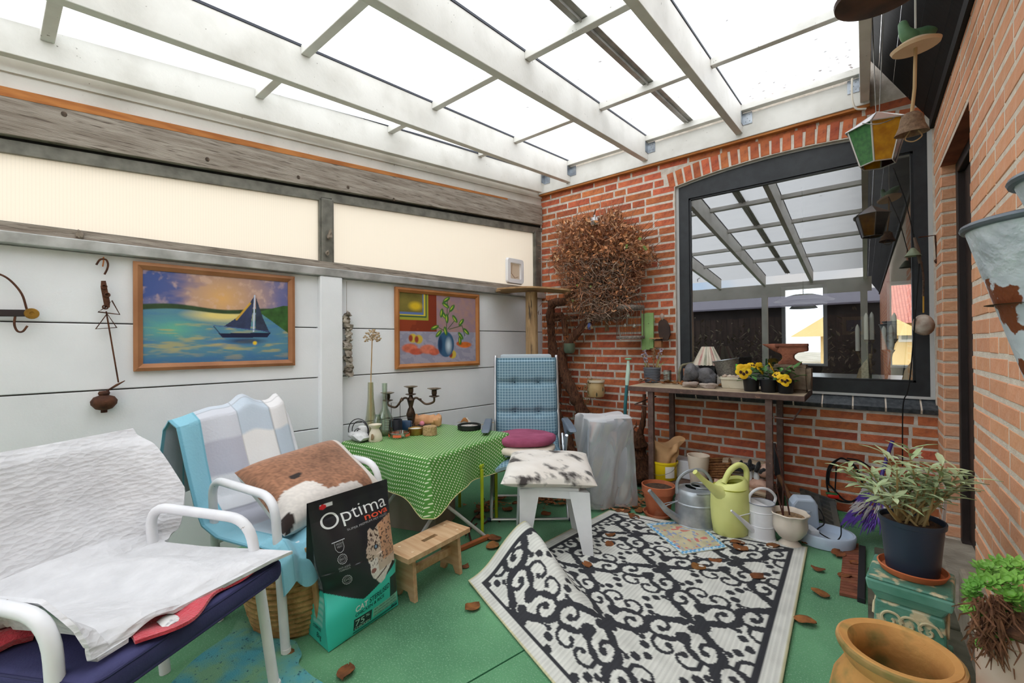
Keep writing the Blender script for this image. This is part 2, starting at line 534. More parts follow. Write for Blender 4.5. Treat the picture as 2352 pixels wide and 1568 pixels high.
# ---- left wall: concrete fence panels, post, glazing, weathered beam
wall_left = structure('wall_left', lp(0, 0, 0), 'white concrete panel wall with glazing strip and timber beam above')
SMAX = 5.6
def lbox(mb, s0, s1, o0, o1, za0, za1, zb0, zb1):
 """box on the left wall; z range za at s0 and zb at s1"""
 mb.hexa([lp(s0, o0, za0), lp(s0, o1, za0), lp(s1, o1, zb0), lp(s1, o0, zb0), lp(s0, o0, za1), lp(s0, o1, za1), lp(s1, o1, zb1), lp(s1, o0, zb1)])
 return mb
seams = (-.04, .285, .615, .944, 1.266, 1.602)
for (s0, s1) in ((.0, 2.05), (2.18, 4.20), (4.33, SMAX)):
 for z0, z1 in zip(seams[:-1], seams[1:]):
  lbox(MB(), s0, s1, -.045 + random.uniform(-.002, .002), random.uniform(-.002, .002), z0 + .003, z1 - .003, z0 + .003, z1 - .003).build('panel', m_panel, wall_left, bevel=.004)
lbox(MB(), 0, SMAX, -.06, -.030, -.05, 1.62, -.05, 1.62).build('panel_joint', mat('dark joint', (120, 120, 120), .9), wall_left)
for s0 in (2.045, 4.2):
 lbox(MB(), s0, s0 + .145, -.05, .045, -.04, 1.60, -.04, 1.60).build('post', m_panel, wall_left, bevel=.008)
# aluminium capping rail and the dusty sill above it
lbox(MB(), .0, SMAX, -.02, .05, 1.600, 1.652, 1.600, 1.652).build('rail', m_alu, wall_left, bevel=.004)
lbox(MB(), .0, SMAX, -.05, .028, 1.652, 1.695, 1.652, 1.695).build('sill_timber', m_wood_grey, wall_left)
ZB = lambda s: 2.523 - .0715 * s       # top of the weathered beam
ZG = lambda s: 2.262 - .0720 * s       # top of the glazing
# glazing panes (ribbed translucent plastic, cream with age)
m_glz = sheet('cream ribbed plastic', (238, 226, 208), .36, .0, (26.0, 'Y', .95))
for s0, s1 in ((.11, 2.10), (2.17, 4.25), (4.32, SMAX)):
 pane = MB().add([lp(s0, -.01, 1.69), lp(s1, -.01, 1.69), lp(s1, -.01, ZG(s1)), lp(s0, -.01, ZG(s0))], [(0, 3, 2, 1)]).build('glazing_pane', m_glz, wall_left)
 fr = MB()
 lbox(fr, s0 - .008, s0 + .012, -.02, .012, 1.69, ZG(s0), 1.69, ZG(s0))
 lbox(fr, s1 - .012, s1 + .008, -.02, .012, 1.69, ZG(s1), 1.69, ZG(s1))
 lbox(fr, s0, s1, -.02, .012, 1.685, 1.70, 1.685, 1.70)
 lbox(fr, s0, s1, -.02, .012, ZG(s0) - .012, ZG(s0) + .012, ZG(s1) - .012, ZG(s1) + .012)
 fr.build('pane_frame', m_alu_dark, pane)
for s0 in (2.10, 4.25):
 lbox(MB(), s0, s0 + .07, -.03, .024, 1.69, ZG(s0), 1.69, ZG(s0) - .003).build('mullion', m_alu_dark, wall_left, bevel=.004)
lbox(MB(), .03, .115, -.03, .02, 1.66, ZG(0), 1.66, ZG(0)).build('end_stile', m_alu_dark, wall_left, bevel=.004)
lbox(MB(), .0, SMAX, -.05, .010, ZG(0) + .01, ZG(0) + .045, ZG(SMAX) + .01, ZG(SMAX) + .045).build('head_channel', m_alu_dark, wall_left)
lbox(MB(), .0, SMAX, -.05, -.004, ZG(0) + .044, ZG(0) + .075, ZG(SMAX) + .044, ZG(SMAX) + .075).build('head_gap', m_black, wall_left)
# weathered beam, its unpainted orange upper edge is fresh timber
lbox(MB(), .02, SMAX, -.02, .03, ZG(0) + .07, ZB(0), ZG(SMAX) + .055, ZB(SMAX)).build('beam', m_wood_grey, wall_left, bevel=.003)
m_fresh = mat('fresh orange timber edge', (190, 124, 66), .8, (160, 96, 48), 6, stretch=(1, 1, 8))
lbox(MB(), .5, SMAX, -.01, .0315, ZB(.5) - .014, ZB(.5) + .001, ZB(SMAX) - .058, ZB(SMAX) + .001).build('beam_edge', m_fresh, wall_left)
# knots of the beam: proud dark discs
m_knot = mat('timber knot', (66, 56, 48), .9, (104, 88, 74), 60)
for x, y in ((148, 262), (477, 366), (686, 407), (800, 430), (905, 458)):
 p = on_l(x, y, .031)
 MB(T(p, AL) @ Matrix.Rotation(PI / 2, 4, 'Y')).lathe([(.012, 0), (.009, .0012), (.0, .002)], 12).build('knot', m_knot, wall_left)
lbox(MB(), .0, SMAX, -.04, .0, ZB(0), ZB(0) + .16, ZB(SMAX), ZB(SMAX) + .16).build('fascia_board', m_paint, wall_left)
lbox(MB(), .0, SMAX, -.04, .012, ZB(0) + .078, ZB(0) + .098, ZB(SMAX) + .078, ZB(SMAX) + .098).build('fascia_strip', m_paint, wall_left)
# spider webs and dust balls caught on the glazing
m_dust = mat('dust and cobweb', (150, 138, 124), .95, (120, 108, 96), 30)
for x, y, r in ((757, 540, .035), (183, 538, .022), (752, 580, .02)):
 p = on_l(x, y, .035)
 MB().blob(p, (r * .6, r * .5, r), int(x), .5, 2).build('dust_clump', m_dust, wall_left, True)
# ---- brick bonding helper
def brick_mesh(name, L, Hh, Dd, m, seed):
 rnd = random.Random(seed)
 bm = bmesh.new(); bmesh.ops.create_cube(bm, size=1)
 for v in bm.verts:
  v.co = Vector((v.co.x * L + rnd.uniform(-.0025, .0025), v.co.y * Dd, v.co.z * Hh + rnd.uniform(-.0018, .0018)))
 fe = [e for e in bm.edges if all(v.co.y < 0 for v in e.verts)]
 bmesh.ops.bevel(bm, geom=fe, offset=.0035, segments=1, affect='EDGES')
 me = bpy.data.meshes.new(name); bm.to_mesh(me); bm.free(); me.materials.append(m)
 return me
CO = .0667
BH = CO - .0140
stretch_me = [brick_mesh('brick_stretcher', .227, BH, .05, m_brick, i) for i in range(6)]
head_me = [brick_mesh('brick_header', .108, BH, .05, m_brick, 50 + i) for i in range(4)]
stretch_r = [brick_mesh('brick_stretcher_pale', .227, BH, .05, m_brick_l, 90 + i) for i in range(5)]
head_r = [brick_mesh('brick_header_pale', .108, BH, .05, m_brick_l, 120 + i) for i in range(4)]
rb = random.Random(21)
def lay_course(parent, x0, x1, z, place, off, S, Hd, mixed=True):
 """bricks from x0 to x1 along a course; place(x,z) -> matrix of the brick centre"""
 x = x0 - off
 gap = .0125
 while x < x1 - .03:
  header = mixed and rb.random() < .16
  L = .108 if header else .227
  a, b = max(x, x0), min(x + L, x1)
  x += L + gap
  if b - a < .035:
   continue
  me = rb.choice(Hd if (b - a) < .15 else S)
  full = .108 if me in Hd else .227
  Mx = place((a + b) / 2, z) @ Matrix.Diagonal(((b - a) / full, 1, 1, 1))
  inst('brick', me, parent, Mx)
# ---- back wall
ARC_X, ARC_Z, ARC_R = -.43, 2.478, 4.18
arc = lambda x: ARC_Z - (x - ARC_X) ** 2 / (2 * ARC_R)
WX0, WX1, WZ0 = -1.178, .322, .80
wall_back = structure('wall_back', (0, DB, 0), 'red brick house wall around the big window')
mb = MB()
yb = DB - .0002
mb.box((-2.62, yb, -.05), (WX0, DB + .30, 2.95))
mb.box((WX0, yb, -.05), (WX1, DB + .30, WZ0 - .06))
n = 16
for i in range(n):
 xa = WX0 + (WX1 - WX0) * i / n; xb = WX0 + (WX1 - WX0) * (i + 1) / n
 mb.hexa([(xa, yb, arc(xa)), (xb, yb, arc(xb)), (xb, DB + .3, arc(xb)), (xa, DB + .3, arc(xa)), (xa, yb, 2.95), (xb, yb, 2.95), (xb, DB + .3, 2.95), (xa, DB + .3, 2.95)])
mb.box((WX1, yb, -.05), (1.2, DB + .30, 2.95))
mb.build('mortar', m_mortar, wall_back)
pl_b = lambda x, z: Matrix.Translation(Vector((x, DB + .023 + rb.uniform(-.0015, .0015), z)))
for k in range(-10, 31):
 z = .636 + CO * k + CO / 2
 if z < .0 or z > 2.66:
  continue
 off = (.0, .12, .05, .16)[k % 4] + rb.uniform(-.01, .01)
 if z < WZ0 - .10:
  lay_course(wall_back, -2.505, XR, z, pl_b, off, stretch_me, head_me)
 elif z < 2.42:
  lay_course(wall_back, -2.505, WX0 - .004, z, pl_b, off, stretch_me, head_me)
 elif z < 2.60:
  lay_course(wall_back, -2.505, -1.255 - (z - 2.42) * .25, z, pl_b, off, stretch_me, head_me)
 else:
  lay_course(wall_back, -2.505, XR, z, pl_b, off, stretch_me, head_me)
# soldier course arching over the window
sold_me = [brick_mesh('brick_soldier', .052, .122, .05, m_brick, 200 + i) for i in range(4)]
ns = 24
for i in range(ns):
 x = -1.205 + (XR + .0 - -1.205) * i / (ns - 1)
 if x > .31:
  continue
 ang = -(x - ARC_X) / ARC_R
 Mx = Matrix.Translation(Vector((x, DB + .0215, arc(x) + .066))) @ Matrix.Rotation(-ang, 4, 'Y')
 inst('brick', rb.choice(sold_me), wall_back, Mx)
# thin closing course that follows the arch
clos_me = [brick_mesh('brick_closer', .205, .030, .05, m_brick, 300 + i) for i in range(3)]
for i in range(7):
 x = -1.08 + .215 * i
 ang = -(x - ARC_X) / ARC_R
 if x < .25:
  inst('brick', rb.choice(clos_me), wall_back, Matrix.Translation(Vector((x, DB + .025, arc(x) + .156))) @ Matrix.Rotation(-ang, 4, 'Y'))
# glazed sill tiles
m_sill = mat('black glazed sill tile', (58, 62, 66), .35, (84, 88, 92), 40, col3=(150, 150, 148), scale3=120, lo3=.68, hi3=.75)
x = WX0
while x < XR - .01:
 xe = min(x + .152, XR)
 MB().hexa([(x, 3.515, .712), (xe, 3.515, .712), (xe, DB + .06, .74), (x, DB + .06, .74), (x, 3.50, .742), (xe, 3.50, .742), (xe, DB + .06, .805), (x, DB + .06, .805)]).build('sill_tile', m_sill, wall_back, bevel=.003)
 x += .160
MB().hexa([(WX0, 3.517, .714), (XR, 3.517, .714), (XR, DB + .06, .742), (WX0, DB + .06, .742), (WX0, 3.503, .738), (XR, 3.503, .738), (XR, DB + .06, .800), (WX0, DB + .06, .800)]).build('sill_mortar', m_mortar_l, wall_back)
# plaster stop where wall meets the fence
MB().box((-2.525, DB - .012, 1.60), (-2.497, DB + .02, 2.50)).build('mortar_fillet', mat('white filler', (222, 218, 210), .9), wall_back)
# ---- right wall with the door opening
DY0, DY1, DZ = 2.455, 3.300, 2.098
wall_right = structure('wall_right', (XR, 0, 0), 'orange brick house wall beside the door')
mb = MB()
xb = XR - .0002
mb.box((xb, DY1, -.05), (XR + .30, DB + .2, 2.50)).box((xb, DY0, DZ), (XR + .30, DY1, 2.50)).box((xb, -2.2, .15), (XR + .30, DY0, 2.50))
mb.build('mortar', m_mortar_l, wall_right)
pl_r = lambda y, z: Matrix.Translation(Vector((XR + .023 + rb.uniform(-.0012, .0012), y, z))) @ Matrix.Rotation(-PI / 2, 4, 'Z')
for k in range(-16, 21):
 z = 1.098 + .0675 * k + .0338
 if z < .03 or z > 2.47:
  continue
 off = (.0, .12)[k % 2] + rb.uniform(-.008, .008)
 if z < DZ + .02:
  if z > .25:
   lay_course(wall_right, 1.45, DY0, z, pl_r, off, stretch_r, head_r)
  lay_course(wall_right, DY1, DB, z, pl_r, .02 + off * .5, stretch_r, head_r, False)
  # the far jamb of the opening shows its own brick ends
  inst('brick', head_r[k % 4], wall_right, Matrix.Translation(Vector((XR + .056, DY1 + .021, z))))
 else:
  lay_course(wall_right, 1.45, DB, z, pl_r, off, stretch_r, head_r)
# the run of wall that only the window's reflection sees
m_brickfar = bpy.data.materials.new('brickwork out of view'); m_brickfar.use_nodes = True
_t = m_brickfar.node_tree; _b = _t.nodes.new('ShaderNodeTexBrick'); _c = _t.nodes.new('ShaderNodeTexCoord'); _m = _t.nodes.new('ShaderNodeMapping')
_m.inputs['Rotation'].default_value = (0, PI / 2, PI / 2)
_b.inputs['Color1'].default_value = srgb((224, 154, 116)) + (1,); _b.inputs['Color2'].default_value = srgb((186, 100, 62)) + (1,); _b.inputs['Mortar'].default_value = srgb((222, 206, 186)) + (1,)
_b.inputs['Scale'].default_value = 1.0; _b.inputs['Brick Width'].default_value = .24; _b.inputs['Row Height'].default_value = .0675; _b.inputs['Mortar Size'].default_value = .006
_t.links.new(_c.outputs['Object'], _m.inputs['Vector']); _t.links.new(_m.outputs['Vector'], _b.inputs['Vector']); _t.links.new(_b.outputs['Color'], _t.nodes['Principled BSDF'].inputs['Base Color'])
MB().box((XR, -8.0, .22), (XR + .02, 1.44, 2.5)).build('plain_run', m_brickfar, wall_right)
MB().rbox((XR - .005, .9, .10), (.09, 3.12, .30), .015).build('plinth', m_concrete, wall_right)
MB().rbox((XR + .10, (DY0 + DY1) / 2, .03), (.30, DY1 - DY0 + .06, .10), .012).build('threshold', m_concrete, wall_right)
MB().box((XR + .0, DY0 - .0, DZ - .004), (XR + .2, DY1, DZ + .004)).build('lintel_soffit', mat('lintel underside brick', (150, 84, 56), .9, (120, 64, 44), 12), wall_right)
# ---- door (dark brown, set back in the opening)
m_door = mat('dark brown door paint', (52, 42, 40), .45, (44, 35, 33), 8)
door = structure('door_1', (XR, DY0, .08), 'dark brown house door set back in the brick opening')
fr = MB()
fr.box((XR + .057, DY1 - .045, .08), (XR + .13, DY1 - .001, DZ - .005)).box((XR + .057, DY0 + .001, .08), (XR + .13, DY0 + .05, DZ - .005)).box((XR + .057, DY0 + .05, DZ - .06), (XR + .13, DY1 - .045, DZ - .005))
fr.build('door_frame', m_door, door, bevel=.004)
MB().box((XR + .085, DY0 + .05, .10), (XR + .125, DY1 - .045, DZ - .06)).build('door_leaf', m_door, door, bevel=.003)
MB().box((XR + .070, DY1 - .012, .08), (XR + .074, DY1 + .001, DZ - .01)).build('mastic_joint', m_mortar_l, door)
# ---- ceiling: rafters, noggins, translucent sheets
ceil = structure('ceiling', (0, 0, 2.4), 'white timber lean-to roof with translucent plastic sheets')
RB = lambda y: 2.668 - SLOPE * (3.49 - y)       # rafter underside
RH = .190
YN, YF = -1.80, 3.492
def hanger(parent, x, y, z, right=True):
 """steel angle bracket in the corner of rafter and ledger"""
 g = MB()
 sx = 1 if right else -1
 g.box((x, y - .003, z), (x + sx * .062, y, z + .085)) if right else g.box((x - .062, y - .003, z), (x, y, z + .085))
 g.box((min(x, x + sx * .003), y - .055, z), (max(x, x + sx * .003), y, z + .085))
 for q in ((.02, .02), (.045, .02), (.02, .065), (.045, .065), (.032, .042)):
  g.lathe([(.004, 0), (.003, .002), (0, .003)], 8, T((x + sx * q[0], y - .003, z + q[1])) @ Matrix.Rotation(PI / 2, 4, 'X'))
 g.build('joist_hanger', m_galv, parent)
RX = (-2.128, -1.379, -.670)
RW = .046
for i, x in enumerate(RX):
 ra = MB().hexa([(x - RW, YN, RB(YN)), (x, YN, RB(YN)), (x, YF, RB(YF)), (x - RW, YF, RB(YF)), (x - RW, YN, RB(YN) + RH), (x, YN, RB(YN) + RH), (x, YF, RB(YF) + RH), (x - RW, YF, RB(YF) + RH)]).build('rafter', m_paint, ceil, bevel=.003)
 hanger(ra, x + .0005, 3.490, RB(3.49) + .055)
 # rubber strip on top of the rafter
 MB().hexa([(x - .05, YN, RB(YN) + RH), (x + .004, YN, RB(YN) + RH), (x + .004, YF, RB(YF) + RH), (x - .05, YF, RB(YF) + RH), (x - .05, YN, RB(YN) + RH + .012), (x + .004, YN, RB(YN) + RH + .012), (x + .004, YF, RB(YF) + RH + .012), (x - .05, YF, RB(YF) + RH + .012)]).build('glazing_strip', mat('dark rubber strip', (60, 62, 70), .6), ra)
# wall-side rafter follows the fence
s0, s1 = .08, 5.35
ra = lbox(MB(), s0, s1, .035, .08, 2.632, 2.632 + .185, 2.632 - .068 * 5.27, 2.817 - .068 * 5.27).build('rafter', m_paint, ceil, bevel=.003)
lbox(MB(), s0, s1, .03, .086, 2.817, 2.829, 2.817 - .068 * 5.27, 2.829 - .068 * 5.27).build('glazing_strip', MATS['dark rubber strip'], ra)
p = lp(.10, .081, 0)
hanger(ra, p[0] + .008, 3.490, RB(3.49) + .05)
lbox(MB(), s0, s1, -.05, .04, 2.80, 2.83, 2.80 - .068 * 5.27, 2.83 - .068 * 5.27).build('sky_stop_board', m_paint, ceil)  # added opaque board, keeps sky light out of the gap behind the rafter
# house-side rafter
x = .040
ra = MB().hexa([(x - RW, YN, RB(YN) - .01), (x, YN, RB(YN) - .01), (x, YF, RB(YF) - .02), (x - RW, YF, RB(YF) - .02), (x - RW, YN, RB(YN) + RH), (x, YN, RB(YN) + RH), (x, YF, RB(YF) + RH), (x - RW, YF, RB(YF) + RH)]).build('rafter', m_paint, ceil, bevel=.003)
hanger(ra, x - RW - .0005, 3.490, RB(3.49) + .055, False)
# ledger on the brick wall, with the slim batten on top
MB().box((-2.50, 3.492, 2.634), (.042, 3.537, 2.80)).build('ledger', m_paint, ceil, bevel=.003)
MB().box((-2.50, 3.500, 2.618), (.042, 3.545, 2.634)).build('ledger_edge', m_fresh, ceil)
zt = RB(3.47) + RH
MB().box((-2.47, 3.440, zt - .045), (.0, 3.490, zt - .002)).build('ledger_batten', m_paint, ceil, bevel=.003)
# noggins between the rafters
xs = [None, -2.128, -1.379, -.670, .040]
for yn in (2.665, 1.835, 1.005, .175, -.655):
 zt = RB(yn) + RH
 for a in range(4):
  if a == 0:
   s_ = (DB - yn) / math.cos(AL); pl = lp(s_, .08, 0); x0 = pl[0]
  else:
   x0 = xs[a]
  x1 = xs[a + 1] - RW
  MB().hexa([(x0, yn - .023, zt - .040), (x1, yn - .023, zt - .040), (x1, yn + .023, zt - .036), (x0, yn + .023, zt - .036), (x0, yn - .023, zt + .004), (x1, yn - .023, zt + .004), (x1, yn + .023, zt + .008), (x0, yn + .023, zt + .008)]).build('noggin', m_paint, ceil, bevel=.003)
# translucent sheets
m_roof = sheet('clear ribbed roof sheet', (246, 248, 250), .93, .0, (22.0, 'X', .97))
ZS = lambda y: RB(y) + RH + .012
def roof_sheet(xa0, xa1, xb0, xb1):
 MB().add([(xa0, YN - .12, ZS(YN - .12)), (xa1, YN - .12, ZS(YN - .12)), (xb1, YF + .03, ZS(YF + .03)), (xb0, YF + .03, ZS(YF + .03))], [(0, 3, 2, 1)]).build('roof_sheet', m_roof, ceil)
roof_sheet(-3.10, -2.152, -2.50, -2.152); roof_sheet(-2.150, -1.055, -2.150, -1.055); roof_sheet(-1.025, -.005, -1.025, -.005)
# glazing bar between two sheets
g = MB()
for (xa, xb, za, zb) in ((-1.075, -1.040, -.004, .010), (-1.040, -1.034, -.020, .012), (-1.034, -1.005, -.004, .010)):
 g.hexa([(xa, YN, ZS(YN) + za), (xb, YN, ZS(YN) + za), (xb, YF, ZS(YF) + za), (xa, YF, ZS(YF) + za), (xa, YN, ZS(YN) + zb), (xb, YN, ZS(YN) + zb), (xb, YF, ZS(YF) + zb), (xa, YF, ZS(YF) + zb)])
g.build('glazing_bar', mat('grey aluminium bar', (176, 174, 168), .4, (150, 148, 142), 12, metal=.4), ceil)
# lower header beam and posts at the open side, seen mirrored in the window
MB().box((-3.05, YN - .05, RB(YN) - .20), (.10, YN, RB(YN) + .03)).build('header_beam', m_paint, ceil)
for x in (-2.9, -1.4, .0):
 MB().box((x - .045, YN - .05, .0), (x + .045, YN + .04, RB(YN) - .2)).build('roof_post', m_paint, ceil)
# dead leaves lying on the sheets outside
m_leafd = mat('dead leaf', (150, 92, 50), .8, (110, 66, 38), 30, rnd=.3)
g = MB(); rl = random.Random(5)
for i in range(70):
 if i < 40:
  x, y = rl.uniform(-.6, -.02), 3.46 - abs(rl.gauss(0, .22))
 else:
  x, y = rl.uniform(-2.4, -.1), rl.uniform(1.6, 3.4)
 a = rl.uniform(0, 6.28); r = rl.uniform(.008, .022)
 z = ZS(y) + .004
 c, s_ = math.cos(a) * r, math.sin(a) * r
 g.add([(x + c, y + s_, z + .003), (x - s_ * .5, y + c * .5, z), (x - c, y - s_, z + .004), (x + s_ * .5, y - c * .5, z)], [(0, 1, 2, 3)])
o = g.build('roof_leaves', m_leafd, ceil); o['kind'] = 'stuff'
# black eave between the lean-to and the house wall
eave = MB()
for i in range(5):
 xa = XR + .02 - .066 * i; xb_ = xa - .064
 za = 2.39 + .115 * i; zb = za + .112
 eave.hexa([(xa, -8.0, za), (xb_, -8.0, zb), (xb_, DB, zb), (xa, DB, za), (xa, -8.0, za + .02), (xb_, -8.0, zb + .02), (xb_, DB, zb + .02), (xa, DB, za + .02)])
eave.build('eave_boards', m_tarblack, ceil)
MB().box((XR - .02, -8.0, 2.40), (XR + .3, DB, 2.60)).build('wall_plate', m_tarblack, ceil)
# ---- the big window and the room behind it
m_frame = mat('anthracite window frame', (44, 47, 50), .4, (36, 38, 41), 20)
m_glass = glassy('window glass', (.90, .93, .92), .26, .0)
win = structure('window_1', (0, DB, WZ0), 'big dark framed window in the brick wall')
fy0, fy1 = DB + .035, DB + .095
gx0, gx1, gz0, gz1 = -1.082, .240, .895, 2.305
ox0, ox1 = WX0 + .018, WX1 - .018
f = MB()
f.box((ox0, fy0, WZ0 + .008), (gx0, fy1, arc(ox0) - .005)).box((gx1, fy0, WZ0 + .008), (ox1, fy1, arc(ox1) - .005)).box((gx0, fy0, WZ0 + .008), (gx1, fy1, gz0))
n = 12
for i in range(n):
 xa = gx0 + (gx1 - gx0) * i / n; xb = gx0 + (gx1 - gx0) * (i + 1) / n
 f.hexa([(xa, fy0, gz1), (xb, fy0, gz1), (xb, fy1, gz1), (xa, fy1, gz1), (xa, fy0, arc(xa) - .006), (xb, fy0, arc(xb) - .006), (xb, fy1, arc(xb) - .006), (xa, fy1, arc(xa) - .006)])
f.build('window_frame', m_frame, win)
e = MB()
for lo, hi in (((gx0, fy0 + .012, gz0), (gx0 + .012, fy1, gz1)), ((gx1 - .012, fy0 + .012, gz0), (gx1, fy1, gz1)), ((gx0, fy0 + .012, gz0), (gx1, fy1, gz0 + .012)), ((gx0, fy0 + .012, gz1 - .012), (gx1, fy1, gz1))):
 e.box(lo, hi)
e.build('glazing_bead', mat('dark glazing bead', (30, 32, 34), .35), win)
MB().add([(gx0, DB + .062, gz0), (gx1, DB + .062, gz0), (gx1, DB + .062, gz1), (gx0, DB + .062, gz1)], [(0, 1, 2, 3)]).build('glass', m_glass, win)
s_ = MB()
s_.box((WX0 - .002, fy0 - .004, WZ0), (ox0 + .002, fy1, arc(ox0))).box((ox1 - .002, fy0 - .012, WZ0), (XR + .005, fy1, arc(ox1) - .0)).box((WX0, fy0 - .004, WZ0 - .004), (XR, fy1, WZ0 + .012))
for i in range(n):
 xa = ox0 + (ox1 - ox0) * i / n; xb = ox0 + (ox1 - ox0) * (i + 1) / n
 s_.hexa([(xa, fy0 - .004, arc(xa) - .009), (xb, fy0 - .004, arc(xb) - .009), (xb, fy1, arc(xb) - .009), (xa, fy1, arc(xa) - .009), (xa, fy0 - .004, arc(xa) + .001), (xb, fy0 - .004, arc(xb) + .001), (xb, fy1, arc(xb) + .001), (xa, fy1, arc(xa) + .001)])
s_.build('mastic', mat('grey mastic', (196, 196, 194), .7), win)
# interior
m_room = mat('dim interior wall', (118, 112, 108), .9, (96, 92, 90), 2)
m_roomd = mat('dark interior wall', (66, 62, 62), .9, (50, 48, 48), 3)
ry0, ry1, rx0, rx1 = DB + .30, 8.2, -2.9, 2.6
inner = structure('wall_interior', (0, ry1, 0), 'far wall of the room behind the window')
fx = []
for (x0, y0, x1, y1) in ((1795, 660, 1902, 880), (2036, 648, 2105, 880)):
 a = on_y(x0, y0, ry1); b = on_y(x1, y1, ry1); fx.append((a[0], b[0], b[2], a[2]))
(wa0, wa1, wz0a, wz1a), (wb0, wb1, wz0b, wz1b) = fx
zs = .80
g = MB()
g.box((rx0, ry1, 0), (wa0, ry1 + .2, 2.8)).box((wa1, ry1, 0), (wb0, ry1 + .2, 2.8)).box((wb1 + .5, ry1, 0), (rx1, ry1 + .2, 2.8))
g.box((wa0, ry1, 0), (wa1, ry1 + .2, zs)).box((wb0, ry1, 0), (wb1 + .5, ry1 + .2, zs)).box((wa0, ry1, wz1a), (wa1, ry1 + .2, 2.8)).box((wb0, ry1, wz1b), (wb1 + .5, ry1 + .2, 2.8))
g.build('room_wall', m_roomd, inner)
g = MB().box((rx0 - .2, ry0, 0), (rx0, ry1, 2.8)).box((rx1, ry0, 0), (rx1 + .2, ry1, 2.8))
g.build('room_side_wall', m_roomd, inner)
MB().box((rx0, ry0, 2.7), (rx1, ry1, 2.8)).build('room_ceiling', m_room, inner)
MB().box((rx0, ry0, .1), (rx1, ry1, .2)).build('room_floor', mat('brown interior floor', (96, 76, 60), .6), inner)
MB().box((WX0, DB + .10, .80), (XR, DB + .32, .835)).build('inner_sill', mat('grey inner sill', (170, 170, 168), .5), inner)
m_wfr = mat('pale window frame', (188, 196, 202), .5)
g = MB()
for (x0, x1, z1) in ((wa0, wa1, wz1a), (wb0, wb1 + .5, wz1b)):
 g.box((x0, ry1 - .03, zs), (x0 + .05, ry1 + .05, z1)).box((x1 - .05, ry1 - .03, zs), (x1, ry1 + .05, z1)).box((x0, ry1 - .03, z1 - .05), (x1, ry1 + .05, z1)).box((x0, ry1 - .06, zs - .03), (x1, ry1 + .05, zs))
g.build('far_window_frame', m_wfr, inner)
# candelabra with white candles just inside the glass
m_brass = mat('dull brass', (120, 104, 74), .35, (84, 72, 52), 20, metal=.8)
m_wax = mat('white candle wax', (236, 234, 224), .5)
def candelabra(pts, base_px, label):
 Y = DB + .20
 bp = on_y(base_px[0], base_px[1], Y); zb = .835
 t = thing('candlestick', label, 'candlestick', (bp[0], Y, zb), 'candlesticks behind the window')
 MB(T((bp[0], Y, zb))).lathe([(.05, 0), (.05, .008), (.012, .02), (.006, .06), (.006, .10), (0, .10)], 16).build('foot', m_brass, t, True)
 for i, (x, yt, ybm) in enumerate(pts):
  a = on_y(x, yt, Y); b = on_y(x, ybm, Y)
  yy = Y + (.02, -.02, .03)[i % 3]
  MB().tube(spline([(bp[0], Y, zb + .05), (bp[0] * .6 + b[0] * .4, yy, zb + (b[2] - zb) * .45), (b[0], yy, b[2] - .02)], 6), .005, 6).build('arm', m_brass, t, True)
  MB(T((b[0], yy, b[2]))).lathe([(.004, -.03), (.014, -.012), (.020, .0), (.0, .002)], 12).build('cup', m_brass, t, True)
  h = a[2] - b[2]
  MB(T((b[0], yy, b[2]))).lathe([(.0125, 0), (.0125, h * .82), (.010, h * .9), (.003, h * .985), (0, h)], 12).build('candle', m_wax, t, True)
candelabra(((1970, 744, 806), (1990, 718, 780), (2003, 715, 780)), (2000, 874), 'brass candlestick with three white candles, left one behind the window glass')
candelabra(((2031, 748, 803), (2047, 745, 803), (2055, 717, 778)), (2035, 874), 'brass candlestick with three white candles, right one behind the window glass')
# white tabletop in the room
a = on_z(1850, 862, .78);
t = thing('indoor_table', 'white tabletop seen through the window behind the anvil', 'table', (-.45, 5.15, .2))
MB().rbox((-.45, 5.15, .79), (1.5, 1.1, .04), .01).build('table_top', mat('white laminate', (226, 228, 228), .3), t)
for x in (-1.1, .2):
 for y in (4.72, 5.58):
  MB().box((x - .03, y - .03, .2), (x + .03, y + .03, .77)).build('leg', m_wfr, t)
# layered pendant lamp
p = on_y(1845, 690, 5.2)
t = thing('pendant_lamp', 'white layered pendant lamp hanging in the room behind the window', 'lamp', tuple(p))
for k, (r, z) in enumerate(((.26, .0), (.20, -.04), (.12, -.075))):
 MB(T(p)).lathe([(r * .35, z + .06), (r * .8, z + .025), (r, z), (r * .98, z - .004), (r * .3, z + .05)], 28, cap=False).build('shade', mat('white lamp metal', (214, 218, 216), .4), t, True)
MB(T(p)).tube([(0, 0, .05), (0, 0, 2.70 - p[2])], .004, 6).build('cord', m_black, t)
# framed picture on the far wall
a = on_y(1934, 728, ry1 - .02); b = on_y(1990, 768, ry1 - .02)
t = thing('wall_picture', 'small dark blue picture on the far wall inside the room', 'picture', ((a[0] + b[0]) / 2, ry1 - .02, b[2]))
MB().box((a[0], ry1 - .03, b[2]), (b[0], ry1 - .005, a[2])).build('picture_frame', mat('dark gilt', (92, 76, 56), .5), t)
MB().box((a[0] + .05, ry1 - .034, b[2] + .05), (b[0] - .05, ry1 - .03, a[2] - .05)).build('canvas', mat('dark blue print', (34, 42, 62), .6, (60, 70, 90), 3), t)
